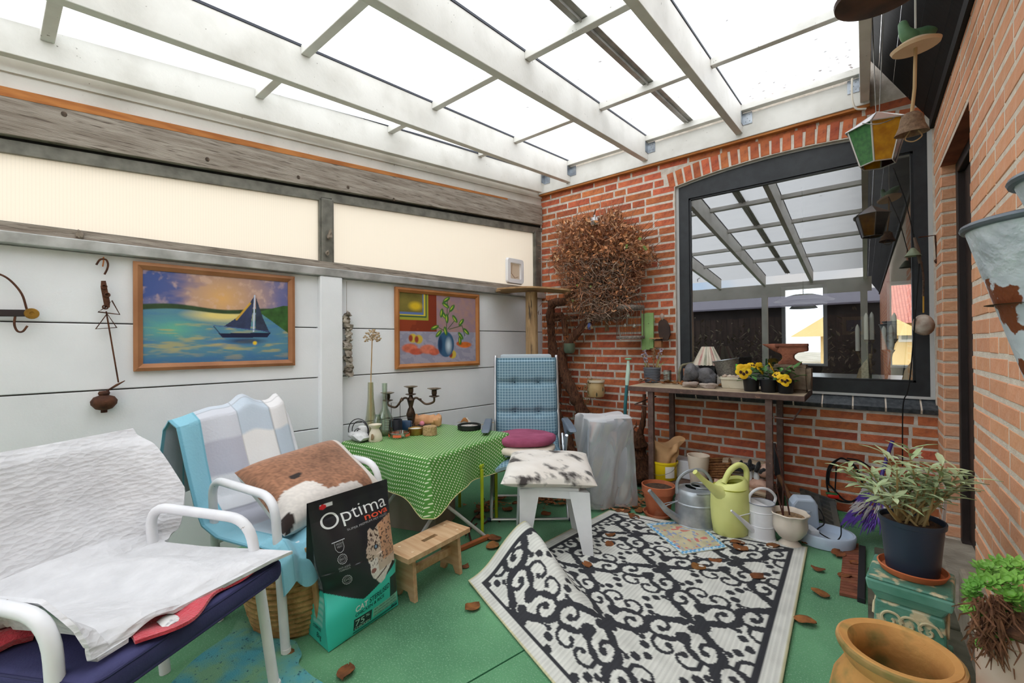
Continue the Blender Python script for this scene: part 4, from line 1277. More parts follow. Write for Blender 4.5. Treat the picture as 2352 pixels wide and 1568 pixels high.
lettering('8kg', .48, .035, .020, m_dl, 'lettering', t, side_flip, .036, ext=.17)
# ---- wooden step stool
c = [on_z(930, 1288, .215), on_z(1067, 1217, .215), on_z(1027, 1198, .215), on_z(907, 1250, .215)]
ctr = sum(c) / 4; ex = c[1] - c[0]; ang = math.atan2(ex[1], ex[0])
Ms = T((ctr[0], ctr[1], 0), ang)
SL, SW = .40, .165
t = thing('step_stool', 'small pale wooden step stool with hand slot beside the pet food bag', 'stool', (ctr[0], ctr[1], 0))
m_pine = mat('bare pine', (206, 172, 134), .7, (182, 140, 100), 4, .35, .7, (1, 9, 9), .15, 40)
g = MB(Ms)
zt0, zt1 = .195, .217
hx, hy2 = .045, .012
for lo, hi in (((-SL / 2, -SW / 2, zt0), (SL / 2, -hy2, zt1)), ((-SL / 2, hy2, zt0), (SL / 2, SW / 2, zt1)), ((-SL / 2, -hy2, zt0), (-hx, hy2, zt1)), ((hx, -hy2, zt0), (SL / 2, hy2, zt1))):
 g.box(lo, hi)
g.build('step_top', m_pine, t)
for s in (-1, 1):
 leg = [(-SW / 2 + .012, 0), (-SW / 2 + .045, 0), (-.02, .035), (.02, .035), (SW / 2 - .045, 0), (SW / 2 - .012, 0), (SW / 2 - .028, .195), (-SW / 2 + .028, .195)]
 MB(Ms @ T((s * (SL / 2 - .055), 0, 0), PI / 2)).prism(leg, .020).build('leg', m_pine, t, bevel=.002)
MB(Ms).box((-SL / 2 + .06, -.009, .085), (SL / 2 - .06, .009, .125)).build('stretcher', m_pine, t, bevel=.002)
for x in (-.145, .145):
 for y in (-.045, .045):
  MB(Ms).lathe([(.007, .217), (.0065, .2185), (0, .219)], 10, T((x, y, 0))).build('peg', mat('pale wood peg', (222, 196, 160), .7), t)
# ================================================================== TABLE AND WHAT STANDS ON IT
ZT = .556
tc_ = [on_z(790, 1012, ZT), on_z(985, 1052, ZT), on_z(1168, 993, ZT), on_z(985, 968, ZT)]
tcen = sum(tc_) / 4
t = thing('folding_table', 'low white folding table hidden under the green tablecloth', 'table', (tcen[0], tcen[1], 0))
ins = [tcen + (c - tcen) * .985 for c in tc_]
g = MB().hexa([(c[0], c[1], ZT - .030) for c in ins] + [(c[0], c[1], ZT - .006) for c in ins]); g.build('table_top', mat('white table board', (226, 224, 220), .6), t)
m_wst = mat('white painted steel', (226, 224, 222), .45, (200, 196, 190), 20)
a = on_z(1113, 1230, .012); b = on_z(1032, 1290, .012)
for k, off in enumerate((.0, -.42)):
 dx = np.array([off * .99, -off * .06, 0])
 p0 = a + dx; p1 = np.array([a[0] - .10, a[1] - .52, .012]) + dx
 mid = (p0 + p1) / 2
 MB().tube([p0, (mid[0] - .03, mid[1], .27), (p1[0] * .6 + mid[0] * .4 - .10, p1[1] * .5 + mid[1] * .5, ZT - .035)], .010, 8).build('leg', m_wst, t, True)
 MB().tube([p1, (mid[0] - .03, mid[1], .27), (p0[0] * .8 + mid[0] * .2 - .10, p0[1] * .5 + mid[1] * .5, ZT - .035)], .010, 8).build('leg', m_wst, t, True)
m_rbw = mat('reddish hardwood bar', (186, 108, 62), .6, (160, 86, 48), 6)
p0 = on_z(1124, 1231, .014); p1 = on_z(1052, 1262, .014)
MB().bar(p0, p1 + (p1 - p0) * 1.2, .026, .022).build('foot_bar', m_rbw, t, bevel=.003)
# the cloth: square oilcloth, lying flat with its skirt falling in folds
m_cloth = mat_uv('green dotted oilcloth', (88, 148, 66), (214, 226, 190), 'dots', .0195, .0100, .42)
fx_ = (tc_[1] - tc_[0]); fy_ = (tc_[3] - tc_[0])
NS, NR = 288, 34
def per(tt):
 """point on the table outline, 4 sides"""
 k = (tt % 1.0) * 4; i = int(k) % 4; f = k - int(k)
 return tc_[i] * (1 - f) + tc_[(i + 1) % 4] * f
vs, uvs = [], []
drop_side = [.20, .205, .10, .06]
ww = .74
for j in range(NR + 1):
 for i in range(NS):
  tt = i / NS
  e = per(tt); k = tt * 4; sd = int(k) % 4; f = k - int(k)
  cd = min(f, 1 - f)                                   # closeness to a corner
  q = e - tcen; qn = q / np.linalg.norm(q[:2])
  sq = [np.array(x, float) for x in ((-.5, -.5), (.5, -.5), (.5, .5), (-.5, .5))]
  fl = (sq[sd] * (1 - f) + sq[(sd + 1) % 4] * f) * ww
  if j <= 12:
   r = j / 12
   p = tcen + q * r; z = ZT
   uv = fl * r
   if r > .97:
    z -= .002
  else:
   r = (j - 12) / (NR - 12)
   near_corner = math.exp(-(cd / .16) ** 2)
   dl = drop_side[sd] * (1 - f) * .5 + drop_side[sd] * f * .5 + drop_side[sd] * .5
   nxt = drop_side[(sd + 1) % 4] if f > .5 else drop_side[(sd - 1) % 4]
   w_ = max(0, .5 - cd) ; dl = dl * (1 - .5 * max(0, 1 - cd * 5)) + nxt * .5 * max(0, 1 - cd * 5)
   dl = dl + .085 * near_corner * (1.0 if sd in (0, 1) and not (sd == 1 and f > .5) and not (sd == 0 and f < .5) else .2)
   side_n = np.array([tc_[(sd + 1) % 4][1] - tc_[sd][1], -(tc_[(sd + 1) % 4][0] - tc_[sd][0]), .0]); side_n /= np.linalg.norm(side_n)
   out = side_n * (1 - near_corner * .6) + qn * near_corner * .6
   flare = .008 + .030 * r + near_corner * .055 * r + .018 * r * math.sin(tt * 2 * PI * 7 + .6) + .006 * r * math.sin(tt * 2 * PI * 13)
   flare *= (.25 if sd in (2, 3) else 1)
   rr = r ** 1.0
   p = e + out * flare; z = ZT - .002 - dl * rr
   uv = fl * (1 + dl * rr * 2 / ww)
  vs.append((p[0], p[1], z)); uvs.append((uv[0] + 2, uv[1] + 2))
fs = [(j * NS + i, j * NS + (i + 1) % NS, (j + 1) * NS + (i + 1) % NS, (j + 1) * NS + i) for j in range(1, NR) for i in range(NS)]
fs += [(0, NS + i, NS + (i + 1) % NS) for i in range(NS)]
fs = [tuple(reversed(f)) if False else f for f in fs]
g = MB(); g.add(vs, fs)
t = thing('tablecloth', 'green oilcloth with small white dots draped over the low table', 'tablecloth', (tcen[0], tcen[1], ZT - .01))
g.build('cloth', m_cloth, t, 50, uv=uvs)
hem = MB(); hem.tube([Vector(vs[NR * NS + i]) for i in range(NS)], .0028, 5, True); hem.build('hem', mat('pale yellow binding', (206, 196, 140), .7), t, True)
# lime green stool under the table
lg = [on_z(1108, 1232), on_z(1140, 1190), on_z(1018, 1200)]
lg.append(lg[1] + lg[2] - lg[0])
lc = sum(lg) / 4
t = thing('lime_stool', 'lime green stool with straight tube legs under the table', 'stool', (lc[0], lc[1], 0))
m_lime = mat('lime green enamel', (178, 194, 40), .4, (160, 176, 34), 10)
for p in lg:
 MB().tube([(p[0], p[1], 0), (p[0], p[1], .40)], .0105, 10).build('leg', m_lime, t, True)
MB().hexa([(p[0], p[1], .40) for p in (lg[0], lg[1], lg[3], lg[2])] + [(p[0], p[1], .425) for p in (lg[0], lg[1], lg[3], lg[2])]).build('seat', m_lime, t, bevel=.006)
# grey-brown carton
p = on_z(985, 1240);
t = thing('carton', 'plain grey brown cardboard box standing under the table', 'box', (p[0] - .18, p[1] + .18, 0))
Mc = T((p[0] - .23, p[1] + .14, 0), R(20))
m_card = mat('grey brown cardboard', (164, 148, 134), .85, (148, 132, 118), 4)
MB(Mc).box((-.17, -.13, 0), (.17, .13, .22)).build('box_body', m_card, t, bevel=.002)
MB(Mc).box((-.17, -.13, .2205), (.17, -.002, .224)).build('flap', m_card, t)
MB(Mc).box((-.17, .002, .2205), (.17, .13, .224)).build('flap', m_card, t)
# ---- objects on the table
TS = lambda p, rz=.0: T(p, rz, sc=1.55)
ZC = ZT + .001
def ontab(x, y):
 return on_z(x, y, ZC)
m_bronze = mat('tarnished bronze', (92, 74, 58), .38, (54, 44, 38), 25, metal=.7)
# candelabrum
p = ontab(944, 984); Mt = T(p, R(36), sc=1.45)
t = thing('candelabrum', 'tarnished bronze candelabrum with three arms on the green cloth', 'candlestick', tuple(p))
MB(Mt).lathe([(.042, 0), (.040, .006), (.020, .014), (.012, .025), (.016, .045), (.021, .07), (.014, .095), (.009, .105), (.014, .125), (.018, .140), (.010, .155), (.007, .165), (0, .166)], 18, sq=lambda a, r, z: 1 + .08 * math.cos(a * 8) * (.02 < z < .1)).build('stem', m_bronze, t, True)
for k, (sx, hz) in enumerate(((-1, .145), (1, .165), (0, .175))):
 if sx:
  MB(Mt).tube(spline([(0, 0, .135), (sx * .025, 0, .150), (sx * .045, 0, .140), (sx * .075, 0, .105 if sx < 0 else .12), (sx * .112, 0, .115 if sx < 0 else .13), (sx * .116, 0, hz - .012)], 6), .0052, 8).build('arm', m_bronze, t, True)
  MB(Mt).blob((sx * .045, 0, .142), (.010, .008, .009), k, .3, 1).build('arm_leaf', m_bronze, t, True)
 x = sx * .116
 cup = MB(Mt).lathe([(.006, hz - .014), (.026, hz - .008), (.025, hz - .005), (.010, hz - .003), (.013, hz + .006), (.013, hz + .020), (.009, hz + .022)], 14, T((x, 0, 0))).build('cup', m_bronze, t, True)
 MB(Mt).lathe([(.009, hz + .021), (.031, hz + .030), (.031, hz + .032), (.008, hz + .025)], 16, T((x, 0, 0)), sq=lambda a, r, z: 1 + .12 * math.cos(a * 4)).build('drip_pan', mat('tarnished silver', (176, 164, 144), .35, (130, 118, 100), 30, metal=.7), cup, True)
# tall glass bottles
m_clear = glassy('clear greenish glass', (.86, .92, .86), .07, .02)
m_clear2 = glassy('clear yellowish glass', (.90, .90, .78), .07, .02)
m_water = glassy('stale water', (.80, .80, .62), .05, .02)
def bottle(px, top, prof, label, m, liq=None):
 p = ontab(*px); d = dep(p); h = at_d(px[0], top, d)[2] - p[2]
 t = thing('glass_bottle', label, 'bottle', tuple(p), 'glass bottles on the table')
 MB(T(p)).lathe([(r * 1.5, z * h) for r, z in prof], 20, cap=False).build('bottle_glass', m, t, True)
 if liq:
  MB(T(p)).lathe([(0, .004), (liq[0] * 1.45, .004), (liq[0] * 1.45, liq[1]), (0, liq[1])], 16).build('water', m_water, t, True)
 return p, h
pb, hb = bottle((852, 1003), 878, [(.0, .005), (.034, .0), (.034, .06), (.020, .40), (.013, .70), (.0115, 1.0), (.0100, 1.0), (.0115, .7), (.018, .4), (.032, .07), (0, .03)], 'slender pale yellow glass bottle holding the dried flower', m_clear2)
bottle((884, 998), 880, [(.0, .005), (.038, .0), (.038, .30), (.014, .52), (.010, .7), (.012, 1.0), (.0105, 1.0), (.0085, .7), (.012, .5), (.036, .3), (.036, .04), (0, .03)], 'clear glass bottle with long thin neck beside the black lantern', m_clear, (.034, .022))
bottle((868, 1006), 952, [(.0, .01), (.017, .0), (.018, .8), (.012, .9), (.013, 1.0), (.011, 1.0), (.010, .9), (.0165, .8), (.016, .05), (0, .04)], 'short plain glass vial in front of the tall bottles', m_clear)
# dried allium head standing in the first bottle
tp = at_d(855, 775, dep(pb))
t = thing('dried_flower', 'dried round flower head on a long straw stem standing in the bottle', 'flower', tuple(pb))
m_straw2 = mat('dry straw', (196, 160, 112), .9, (164, 128, 84), 20)
MB().tube(spline([(pb[0], pb[1], pb[2] + .01), (pb[0] + .004, pb[1], pb[2] + hb), (pb[0] - .002, pb[1] + .004, (pb[2] + tp[2]) / 2 + .06), tuple(tp)], 8), .0032, 6).build('stem', m_straw2, t, True)
g = MB(); rf = random.Random(8)
for i in range(60):
 a = rf.uniform(0, 6.28); e = math.acos(rf.uniform(-.5, 1)); d = Vector((math.sin(e) * math.cos(a), math.sin(e) * math.sin(a), math.cos(e)))
 r = rf.uniform(.040, .055)
 g.tube([Vector(tp), Vector(tp) + d * r], .0006, 3)
 g.blob(Vector(tp) + d * r, (.0075, .0075, .006), i, .3, 1)
g.build('flower_head', mat('dry seed head', (206, 184, 150), .9, (160, 128, 92), 60), t, True)
# ceramic oil burner
p = ontab(862, 1012)
t = thing('oil_burner', 'cream ceramic oil burner with round opening on the cloth', 'oil burner', tuple(p))
m_cream = mat('cream ceramic', (228, 218, 196), .5, (214, 202, 178), 8)
MB(TS(p)).lathe([(.026, 0), (.028, .01), (.024, .030), (.016, .045), (.015, .05), (.024, .062), (.025, .066), (.020, .062), (0, .054)], 20).build('burner_body', m_cream, t, True)
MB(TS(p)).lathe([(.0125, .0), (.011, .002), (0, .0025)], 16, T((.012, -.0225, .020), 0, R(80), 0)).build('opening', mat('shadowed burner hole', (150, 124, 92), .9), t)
# wire napkin holder with a white stone
p = ontab(825, 1012)
t = thing('napkin_holder', 'black wire holder with curled arches on a white rough stone', 'holder', tuple(p))
MB(TS(p)).blob((0, 0, .018), (.058, .040, .018), 4, .18, 2).build('stone', mat('white rough stone', (226, 226, 224), .9, (190, 190, 188), 30, bump=.6, bscale=60), t, True)
for k, (r, ph) in enumerate(((.046, 0), (.036, .1))):
 pts = [(r * math.cos(a), -.004 + .010 * k, .040 + r * 1.05 * math.sin(a)) for a in [PI * 1.05 - q / 14 * PI * 1.35 for q in range(15)]]
 pts += [(r * .55 * math.cos(a) + r * .1, -.004 + .010 * k, .028 + r * .5 * math.sin(a)) for a in [-.6 - q / 8 * 4.0 for q in range(9)]]
 MB(TS(p, R(25))).tube(spline(pts, 3), .0018, 6).build('wire', mat('dark wire', (58, 56, 58), .4, metal=.6), t, True)
# black lantern with wire frame
p = ontab(909, 994)
t = thing('candle_lantern', 'black tapered candle lantern with tall wire handle', 'lantern', tuple(p))
MB(TS(p)).lathe([(.026, 0), (.030, .004), (.026, .055), (.024, .060), (.022, .060), (.023, .01), (0, .008)], 20).build('lantern_cup', mat('matt black metal', (36, 38, 46), .5), t, True)
MB(TS(p, R(20))).tube([(-.024, 0, .0), (-.022, 0, .13), (.022, 0, .13), (.024, 0, .0)], .0012, 5).build('wire_handle', MATS['dark wire'], t)
for k in range(5):
 a = k / 5 * 6.28
 MB(TS(p)).bar((.027 * math.cos(a), .027 * math.sin(a), .058), (.029 * math.cos(a), .029 * math.sin(a), .004), .004, .002).build('rib', MATS['matt black metal'], t)
# glass ashtray with orange print
p = ontab(917, 1004)
t = thing('glass_ashtray', 'flat round glass dish with orange printed rim at the cloth front', 'ashtray', tuple(p))
MB(TS(p)).lathe([(0, .003), (.036, .003), (.042, .006), (.043, .022), (.039, .023), (.036, .010), (0, .008)], 26).build('dish', glassy('thick pressed glass', (.88, .86, .84), .16, .08), t, True)
for k in range(5):
 a0 = k * 1.26
 MB(TS(p)).grid(lambda u, v: (.0436 * math.cos(a0 + u * .8), .0436 * math.sin(a0 + u * .8), .007 + .010 * v), 8, 1, .0006).build('print_patch', mat('orange print on glass', (232, 112, 76), .4), t)
# gold tin candle, cork block
p = ontab(955, 997)
t = thing('tin_candle', 'candle in a shallow gold tin beside the cork block', 'candle', tuple(p))
MB(TS(p)).lathe([(.031, 0), (.032, .002), (.032, .028), (.030, .0285), (.0295, .022)], 26, cap=False).build('tin', mat('gold tin', (196, 160, 92), .3, (150, 116, 60), 12, metal=.85), t, True)
MB(TS(p)).lathe([(.0, .001), (.029, .001), (.029, .023), (.0, .024)], 24).build('wax', m_wax, t, True)
p = ontab(988, 998)
o = MB(TS(p)).lathe([(.029, 0), (.030, .001), (.029, .036), (.028, .037), (0, .037)], 24, sq=lambda a, r, z: 1 + .05 * math.cos(3 * a)).build('cork_block', mat('brown cork', (190, 160, 116), .9, (160, 130, 90), 90, bump=.3, bscale=140), None, 35, base=tuple(p))
tag(o, 'round brown cork block next to the gold tin candle', 'block')
# rolled orange cloth bag, pink ball, black torch, blue packet, pot of lids, wire rack
p = ontab(976, 980)
t = thing('cloth_roll', 'peach coloured cloth roll tied at both ends behind the candelabrum', 'cloth', tuple(p))
Mr = T((p[0], p[1] + .02, p[2] + .043), R(42), sc=1.55) @ Matrix.Rotation(PI / 2, 4, 'Y')
MB(Mr).lathe([(.0, -.062), (.018, -.062), (.031, -.050), (.024, -.040), (.028, -.020), (.027, .015), (.028, .032), (.021, .040), (.030, .055), (.022, .066), (0, .064)], 18, sq=lambda a, r, z: 1 + .10 * math.cos(a * 5 + z * 60)).build('roll', mat('peach cotton', (232, 178, 132), .9, (212, 150, 104), 16), t, True)
p = ontab(970, 980)
o = MB().blob((p[0] + .035, p[1] - .03, p[2] + .032), (.019, .019, .019), 1, .02, 2).build('pink_ball', mat('pink rubber', (232, 140, 160), .5), None, True, base=(p[0] + .025, p[1] - .02, p[2]))
tag(o, 'small pink ball lying on the black torch', 'ball')
a = ontab(958, 984); b = ontab(990, 981)
o = MB().tube([a + np.array([0, 0, .012]), (a + b) / 2 + np.array([0, 0, .012]), b + np.array([0, 0, .012])], [.012, .011, .014], 10).build('torch', mat('black plastic', (40, 40, 42), .5), None, True, base=tuple(a))
tag(o, 'short black torch lying in front of the peach cloth roll', 'torch')
p = ontab(925, 990)
o = MB(T((p[0] - .01, p[1] + .02, p[2] + .036), R(35), sc=1.5) @ Matrix.Rotation(R(-14), 4, 'X')).rbox((0, 0, 0), (.07, .028, .046), .006).build('blue_packet', mat('dark blue foil', (38, 66, 96), .3, (180, 196, 206), 26, .6, .75), None, True, base=(p[0], p[1], p[2]))
tag(o, 'dark blue and silver packet standing left of the candelabrum', 'packet')
p = ontab(836, 1006)
o = MB(TS(p)).lathe([(.022, 0), (.0225, .012), (.0215, .013), (.0225, .016), (.0225, .028), (.0215, .029), (.0225, .033), (.0225, .046), (.021, .050), (0, .050)], 18).build('white_jar', mat('white plastic', (232, 232, 230), .5), None, True, base=tuple(p))
tag(o, 'stack of small white plastic lids by the white wall post', 'jar')
p = ontab(905, 990)
t = thing('wire_rack', 'fine dark wire rack behind the black lantern', 'rack', tuple(p))
Mw = T((p[0], p[1] + .03, p[2]), R(38), sc=1.5)
for k in range(5):
 MB(Mw).tube([(-.06, 0, .012 + k * .012), (.07, 0, .010 + k * .012)], .0010, 4).build('wire', MATS['dark wire'], t)
for x in (-.06, .07):
 MB(Mw).tube([(x, 0, 0), (x, 0, .075)], .0014, 4).build('upright', MATS['dark wire'], t)
# round black ashtray
p = ontab(1078, 985)
t = thing('black_ashtray', 'round black ashtray with white filling on the cloth', 'ashtray', tuple(p))
MB(TS(p)).lathe([(.048, 0), (.052, .003), (.053, .020), (.049, .022), (.046, .020), (.045, .008), (0, .006)], 30).build('dish', mat('black ribbed plastic', (34, 38, 36), .55, (24, 26, 25), 60), t, True)
MB(TS(p)).lathe([(.0, .007), (.044, .008), (.043, .013), (.0, .015)], 24).build('ash_filling', mat('pale ash', (210, 206, 200), .95, (150, 136, 124), 70, bump=.6, bscale=120), t, True)
p = ontab(1062, 972)
o = MB(TS(p)).add([(-.045, 0, 0), (.03, .01, 0), (.02, .012, .030), (.005, .004, .012), (-.045, .03, 0), (.03, .035, 0)], [(0, 1, 2, 3), (0, 4, 5, 1), (0, 3, 2, 5, 4), (1, 5, 2)]).build('shell_piece', mat('pale shell', (230, 220, 208), .6), None, base=(p[0], p[1], p[2]))
tag(o, 'pale shell fragment behind the black ashtray', 'shell')
p = ontab(1062, 975)
o = MB(T((p[0] + .01, p[1] + .01, p[2]), R(40), sc=1.6)).grid(lambda u, v: (.035 * (u - .5), .018 * (v - .5), .012 + .014 * math.sin(u * 3) * (.4 + v)), 8, 5, .002).build('dry_leaf', m_leafd, None, True, base=tuple(p))
tag(o, 'curled brown leaf on the table behind the black ashtray', 'leaf')
a = ontab(1102, 977); b = ontab(1134, 972)
o = MB().tube([a + np.array([0, 0, .005]), b + np.array([0, 0, .007])], .003, 6).build('pencil', mat('pale wood pencil', (222, 196, 156), .6), None, base=tuple(a))
tag(o, 'pale stick lying right of the black ashtray', 'pencil')
# ================================================================== RECLINER, STOOL, WRAPPED BOX, PAINTINGS, WALL THINGS, RUG
CAMZ = YAW
# ---- high-backed recliner with blue checked pad
m_check = mat_uv('blue checked cotton', (106, 138, 156), (168, 194, 204), 'check', .021, .0032, .9)
m_plas = mat('slate grey plastic', (104, 116, 130), .5)
m_altube = mat('polished aluminium tube', (206, 208, 212), .3, metal=.8)
rc = at_d(1213, 1040, 3.02); RCX, RCY = rc[0], rc[1]
MRC = T((RCX, RCY, 0), CAMZ)                 # local x = to the right seen from the camera, y = away
t = thing('recliner', 'aluminium recliner garden chair with grey plastic arms in the corner', 'chair', (RCX, RCY, 0))
for s in (-1, 1):
 x = s * .235
 MB(MRC).tube(spline([(x, .15, .36), (x, .22, .62), (x, .30, 1.00), (x, .315, 1.06)], 6), .012, 10).build('back_tube', m_altube, t, True)
 MB(MRC).tube([(x * 1.05, .19, .02), (x * 1.05, -.20, .55)], .011, 8).build('leg', m_altube, t, True)
 MB(MRC).tube(rnd_poly([(x * 1.08, .10, .50), (x * 1.06, -.20, .12), (x * 1.06, -.235, .018)], .08, 5), .011, 8).build('leg', m_altube, t, True)
 MB(MRC).tube([(x, .16, .36), (x, -.26, .385)], .012, 8).build('seat_tube', m_altube, t, True)
 # moulded arm
 arm = [(-.24, .0), (-.20, .018), (.02, .026), (.20, .022), (.23, .0), (.14, -.012), (.05, -.055), (.0, -.062), (-.03, -.055), (-.10, -.012)]
 MB(MRC @ T((s * .285, .0, .575), R(90))).prism(arm, .055).build('arm_rest', m_plas, t, bevel=.012)
 MB(MRC).tube([(s * .27, .01, .52), (s * .255, .06, .36)], .011, 8).build('arm_post', m_altube, t, True)
MB(MRC).tube([(-.25, -.235, .018), (.25, -.235, .018)], .010, 8).build('foot_bar', m_altube, t, True)
MB(MRC).tube([(-.25, .19, .02), (.25, .19, .02)], .010, 8).build('foot_bar', m_altube, t, True)
for s in (-1, 1):
 MB(MRC).tube([(s * .25, -.235, .018), (s * .275, -.235, .018)], .013, 8).build('foot_cap', mat('navy plastic cap', (44, 54, 78), .5), t, True)
MB(MRC).rbox((0, .325, 1.03), (.40, .05, .08), .02).build('head_pad', mat('pale grey sling', (176, 186, 192), .9), t, True)
def pad_xy(u, v):     # v 0 at the seat front, up the back to 1
 pp = [(-.25, .415), (.10, .40), (.165, .47), (.20, .64), (.24, .84), (.265, 1.045)]
 L_ = [0, .35, .44, .615, .82, 1.03]
 d = v * L_[-1]
 for i in range(5):
  if d <= L_[i + 1] + 1e-6:
   f = (d - L_[i]) / (L_[i + 1] - L_[i]); return pp[i][0] * (1 - f) + pp[i + 1][0] * f, pp[i][1] * (1 - f) + pp[i + 1][1] * f, d
 return pp[-1] + (L_[-1],)
def pad(u, v):
 y, z, d = pad_xy(u, v)
 x = (u - .5) * .445
 a = abs(u - .5) * 2
 puff = .040 * (1 - a ** 6) ** .5
 for dd in (.44, .62, .84):
  puff -= .020 * math.exp(-((d - dd) / .022) ** 2)
  for uu in (.30, .70):
   puff -= .022 * math.exp(-(((u - uu) / .06) ** 2 + ((d - dd) / .03) ** 2))
 if v > .98:
  puff *= .4
 k = min(1, max(0, (d - .33) / .10))
 return (x, y - puff * k, z + puff * (1 - k))
NU, NV = 56, 110
t2 = thing('chair_pad', 'buttoned blue checked pad on the high back recliner', 'cushion', (RCX, RCY, .40))
g = MB(MRC); g.grid(pad, NU, NV, .03)
uv = [((i / NU) * .445, pad_xy(0, j / NV)[2]) for j in range(NV + 1) for i in range(NU + 1)]
g.build('pad', m_check, t2, True, uv=uv)
for dd in (.62, .84):
 for uu in (.30, .70):
  p = pad(uu, dd / 1.03)
  MB(MRC).blob((p[0], p[1] - .002, p[2]), (.007, .004, .007), 1, .0, 1).build('button', mat('dark blue button', (52, 72, 90), .6), t2, True)
edge = [pad(.0, j / 40) for j in range(41)]
MB(MRC).tube(edge, .006, 6).build('piping', mat('blue piping', (74, 104, 122), .8), t2, True)
MB(MRC).tube([pad(1.0, j / 40) for j in range(41)], .006, 6).build('piping', MATS['blue piping'], t2, True)
# loose checked seat flap, cream pad and pink pad stacked on the seat
def round_pad(cx, cy, z, rx, ry, th, rz, seed):
 mb = MB(MRC @ T((cx, cy, z), rz))
 vnn = VN(seed)
 pr = [(.0, .0), (.55, .004), (.9, .004), (.985, th * .3), (1.0, th * .5), (.985, th * .72), (.92, th * .93), (.6, th), (.3, th * .97), (0, th * .95)]
 vs, fs = [], []; n = 40
 for (r, zz) in pr:
  for k in range(n):
   a = 2 * PI * k / n
   w = 1 + .03 * math.sin(a * 3 + seed) + .02 * math.sin(a * 5)
   vs.append((rx * r * w * math.cos(a), ry * r * w * math.sin(a), zz + (.010 * (float(vnn(3 * r * math.cos(a) + 5, 3 * r * math.sin(a) + 5)) - .5) if zz > th * .6 else 0)))
 for i in range(len(pr) - 1):
  for k in range(n):
   l = (k + 1) % n; fs.append((i * n + k, i * n + l, (i + 1) * n + l, (i + 1) * n + k))
 mb.add(vs, fs); return mb
g = MB(MRC); fl_ = lambda u, v: ((u - .5) * .50, -.34 + .36 * v, .405 + .018 * math.sin(u * 3.1) - .02 * (1 - v) + .012 * math.sin(v * 8) - .03 * (abs(u - .5) * 2) ** 3)
g.grid(fl_, 40, 30, .022)
o = g.build('seat_pad', m_check, None, True, base=(RCX, RCY, .39), uv=[(i / 40 * .5, j / 30 * .36) for j in range(31) for i in range(41)])
tag(o, 'flat blue checked seat pad beneath the cream cushion on the recliner', 'cushion')
o = round_pad(-.03, -.12, .428, .215, .20, .050, 0, 5).build('cream_pad', mat('cream cotton', (232, 222, 206), .9, (214, 202, 184), 9, col3=(80, 70, 64), scale3=14, lo3=.70, hi3=.74), None, True, base=tuple(MRC @ Vector((-.02, -.10, .43))))
tag(o, 'round cream pad under the pink pad on the recliner', 'cushion')
o = round_pad(-.03, -.09, .480, .215, .185, .062, 0, 9).build('pink_pad', mat('dusky pink cotton', (166, 86, 116), .92, (148, 72, 100), 12, bump=.3, bscale=160), None, True, base=tuple(MRC @ Vector((-.045, -.10, .47))))
tag(o, 'round dusky pink seat pad topmost on the recliner', 'cushion')
# ---- white plastic stool with the cowhide cushion
legs = [on_z(1353, 1278), on_z(1326, 1220)]
dv = legs[0] - legs[1]; perp = np.array([-1.0, -.52, 0]); perp /= np.linalg.norm(perp)
legs += [legs[0] + perp * .36, legs[1] + perp * .36]
sc_ = sum(legs) / 4
t = thing('plastic_stool', 'white plastic stool with tapering legs under the cowhide cushion', 'stool', (sc_[0], sc_[1], 0))
m_wpl = mat('white plastic stool', (236, 238, 240), .4, (222, 224, 226), 6)
for p in legs:
 q = sc_ + (p - sc_) * .80
 d = (sc_ - p)[:2]; d = d / np.linalg.norm(d); n_ = np.array([-d[1], d[0]])
 def ring(c, w, z):
  return [(c[0] - d[0] * w + n_[0] * 0, c[1] - d[1] * w, z), (c[0] + n_[0] * w + d[0] * w * .5, c[1] + n_[1] * w + d[1] * w * .5, z), (c[0] + d[0] * w * .15, c[1] + d[1] * w * .15, z), (c[0] - n_[0] * w + d[0] * w * .5, c[1] - n_[1] * w + d[1] * w * .5, z)]
 MB().hexa(ring(p, .030, .0) + ring(q, .062, .345)).build('leg', m_wpl, t)
ang = math.atan2(perp[1], perp[0])
Mst = T((sc_[0], sc_[1], 0), ang)
MB(Mst).rbox((0, 0, .352), (.345, .30, .025), .012).build('seat', m_wpl, t, True)
MB(Mst).box((-.165, -.142, .30), (.165, -.134, .345)).build('apron', m_wpl, t)
MB(Mst).box((-.165, .134, .30), (.165, .142, .345)).build('apron', m_wpl, t)
m_cow = mat('cowhide print', (232, 226, 218), .9, (216, 208, 198), 6, col3=(66, 60, 58), scale3=9, lo3=.55, hi3=.66, stretch=(.8, 1.5, 1.0), sheen=.3)
cc = at_d(1275, 1100, dep((sc_[0], sc_[1], .40)))
Mcow = T((sc_[0] - .01, sc_[1] - .01, .425), CAMZ + R(-5)) @ Matrix.Rotation(R(9), 4, 'X')
vc = VN(44)
def cow(side):
 def fn(u, v):
  a, b = u * 2 - 1, v * 2 - 1
  if side < 0:
   a = -a
  e = max(.0, (1 - a ** 4) * (1 - b ** 4)) ** .5
  wd = .245 * (1.06 - .10 * (b > 0) * b)
  return (a * wd * (1 - .05 * (1 - b * b)), b * .21 * (1 - .05 * (1 - a * a)), side * (.052 * e * (1 + .35 * (float(vc(u * 3, v * 3)) - .5)) - (.020 * math.exp(-((a / .25) ** 2 + ((b - .55) / .2) ** 2)) if side > 0 else 0)))
 return fn
mbc = MB(Mcow); mbc.grid(cow(1), 40, 40); mbc.grid(cow(-1), 40, 40)
o = mbc.build('cowhide_cushion', m_cow, None, True, base=(sc_[0], sc_[1], .37))
tag(o, 'white and black cowhide patterned cushion on the plastic stool', 'cushion')
